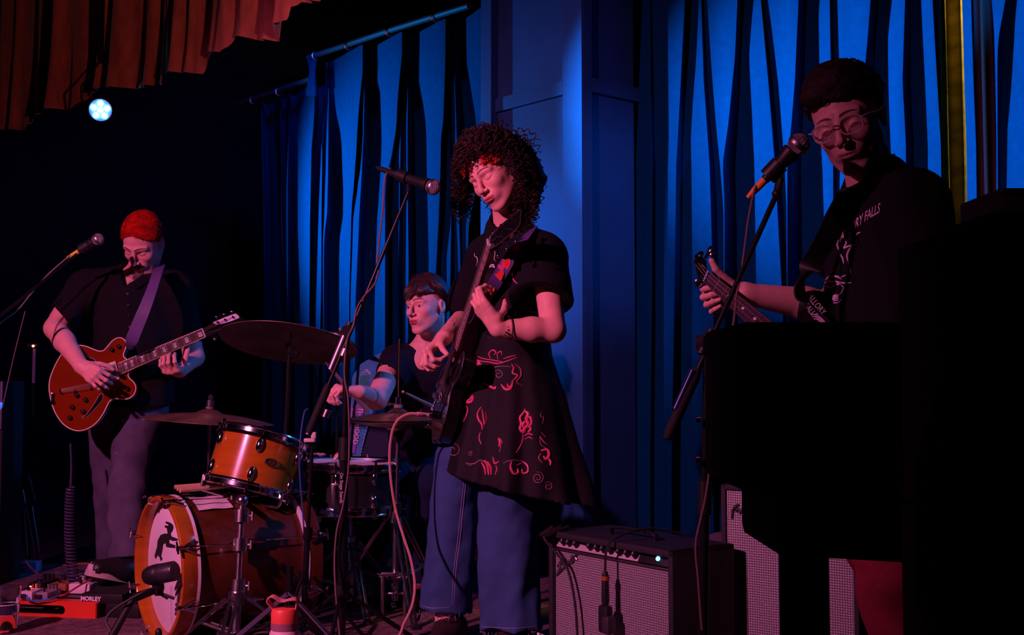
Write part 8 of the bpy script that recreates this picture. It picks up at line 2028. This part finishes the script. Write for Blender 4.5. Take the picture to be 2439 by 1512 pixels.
    MB().tube(catmull([h.w(-.010, -.110, .006), h.w(0, -.117, .011), h.w(.010, -.110, .006)], 4), .0022, 6).build('bridge', mat('gold_bridge', (.8, .45, .3), .2, .9), gl)
    # tee shirt
    tee = SDF(); tee.cap(at(2050, 540, 2.76), at(2165, 490, 2.52), .072, .078, .08)
    tee.cap(at(2105, 560, 2.64), at(2098, 1010, 2.64), .135, .158, .07, flat=((.6, .8, 0), 1.12))
    tee.cap(at(2178, 500, 2.50), at(2215, 700, 2.44), .072, .080, .05)
    tee.add(s_cut(s_cap(at(2040, 560, 2.79), at(2000, 690, 2.78), .066, .072), at(2008, 660, 2.78), at(2000, 690, 2.78) - at(2040, 560, 2.79)), .04)
    tee.cap(nk + V(0, 0, -.01), nk + V(.0, .0, .015), .082, .074, .03); tee.sub(s_cap(nk + V(-.022, -.015, .01), h.w(0, .02, -.06), .060, .058), .006)
    tee.disp = lambda P: folds(P, 12, -.005, 6) + .0015 * noise3(P, 50, 1)
    lo, hi = tee.bounds(.02); to = sdf_obj('tee_shirt', tee, [(lo, hi, .0065)], cloth_mat('black_cotton', (.010, .009, .013)), root)
    M_lil = mat('lilac_print', (.78, .55, .78), .6)
    proj_text('shirt_lettering', tee, 'VALLORY FALLS', (1992, 586), (2096, 506), 34, M_lil, to, 2.0, 3.1, up=(.10, -1), arc=7, label='white wavy lettering')
    X = lambda L: [(1560 + x * .4631, 100 + y * .4631) for x, y in L]
    LN = [([(935, 1035), (945, 1060), (955, 1090), (968, 1115), (972, 1140)], .0024), ([(975, 1010), (985, 1035), (975, 1060), (1000, 1050), (1025, 1045), (1030, 1040)], .0026), ([(1020, 1045), (1000, 1070), (990, 1100), (995, 1130)], .0024), ([(995, 1130), (1005, 1160), (1010, 1190)], .0010), ([(1035, 1000), (1045, 985), (1060, 978)], .0026), ([(1040, 1015), (1035, 1035)], .003), ([(930, 1025), (950, 1020)], .002),
          ([(880, 1225), (900, 1205), (930, 1205), (955, 1215), (960, 1225)], .0028), ([(875, 1240), (900, 1230), (940, 1235), (975, 1240), (1012, 1238)], .0026), ([(880, 1250), (900, 1262), (925, 1250), (960, 1245)], .0030), ([(890, 1215), (910, 1235), (935, 1225)], .0024), ([(905, 1195), (915, 1180), (925, 1175)], .0016), ([(955, 1215), (970, 1205), (985, 1200)], .002), ([(940, 1240), (970, 1260), (960, 1290), (940, 1305)], .0012), ([(890, 1235), (885, 1250), (895, 1260)], .004),
          ([(895, 1320), (915, 1340), (945, 1340), (960, 1325)], .0014), ([(918, 1312), (930, 1305), (936, 1316), (926, 1324), (918, 1316)], .0050), ([(905, 1325), (925, 1332), (950, 1325)], .0012)]
    proj_lines('shirt_print', tee, [(X(l), w) for l, w in LN], .002, M_lil, to, 2.0, 3.1, label='white line-drawn print')
    # trousers
    tr = SDF(); 
    tr.cap(hp + V(-.05, .0, .0), hp + V(.05, 0, 0), .135, .135, .05)
    for a, b, c, s in ((hp + V(-.07, .02, -.03), kA, aA, 1), (hp + V(.07, 0, -.03), kB, aB, 2)): tr.cap(a, b, .095, .072, .03); tr.cap(b, c, .070, .056, .02)
    tr.disp = lambda P: (.006 * np.sin(P[:, 2] * 60 + 4 * noise3(P, 12, 1)) * np.exp(-((P[:, 2] - .38) / .12) ** 2) + .004 * noise3(P, 24, 2)).astype(f32)
    lo, hi = tr.bounds(.02); sdf_obj('trousers', tr, [(lo, hi, .008)], cloth_mat('maroon_twill', (.24, .02, .045)), root)
    for c, d in ((aA, Vector((-.7, -.7, 0)).normalized()), (aB, Vector((-.5, -.85, 0)).normalized())):
        s = SDF(); b = V(c.x, c.y, .02); s.cap(b + V(0, 0, .05), b + V(0, 0, .10), .044, .044, .02); s.cap(b + V(0, 0, .028), b + d * .16 + V(0, 0, .02), .042, .034, .03); lo, hi = s.bounds(.01)
        so = sdf_obj('shoe', s, [(lo, hi, .007)], M_black, root); MB().prism(catmull2([(-.05, -.034), (.05, -.042), (.19, -.024), (.20, .0), (.19, .024), (.05, .042), (-.05, .034)], 3), .02, V(b.x, b.y, .012), Matrix((d, V(0, 0, 1).cross(d), V(0, 0, 1))).transposed()).build('sole', M_rubber, so)
    # strap with lettering hanging over the forearm
    sp = catmull([at(2120, 380, 2.58), at(2040, 445, 2.545), at(1990, 520, 2.55), at(1955, 590, 2.57), at(1925, 645, 2.58), at(1908, 690, 2.56), at(1918, 720, 2.55), at(1952, 752, 2.54), at(2000, 800, 2.52), at(2060, 900, 2.50)], 8)
    k = len(sp); wdd = [Vector((-.75, .1, -.66)).lerp(Vector((.70, .10, -.72)), min(1, max(0, (i / k - .40) / .22))) for i in range(k)]
    st = MB().ribbon(sp, wdd, .052, .004).build('guitar_strap', mat('black_webbing', (.010, .009, .012), .5, noise=.2), label='black guitar strap with white lettering hanging over the bassist\'s forearm', cat='strap')
    A_ = at(1914, 708, 2.522); B_ = at(1952, 752, 2.512); dx = (B_ - A_).normalized(); nn = Vector((-.1, -1, .1)); nn = (nn - dx * nn.dot(dx)).normalized(); Fs = plane_frame(nn, dx)
    text_obj('VALLORY', 'lettering', (A_ + B_) / 2 + Fs.col[1] * .010 + nn * .006, Fs, .020, M_pearl, st, 'white lettering', sx=.72)
    text_obj('FALLS', 'lettering', (A_ + B_) / 2 - Fs.col[1] * .009 + nn * .006 + dx * .006, Fs, .020, M_pearl, st, 'white lettering', sx=.72)
    c = at(1950, 757, 2.505); e = MB()
    for r in (.026, .020, .014): e.tube([c + Fs @ Vector((r * math.cos(a) + .01, r * .6 * math.sin(a) - .012, .004)) for a in [i * .25 for i in range(0, 13)]], .0018, 5)
    e.build('emblem', M_lil, st)
bassist()
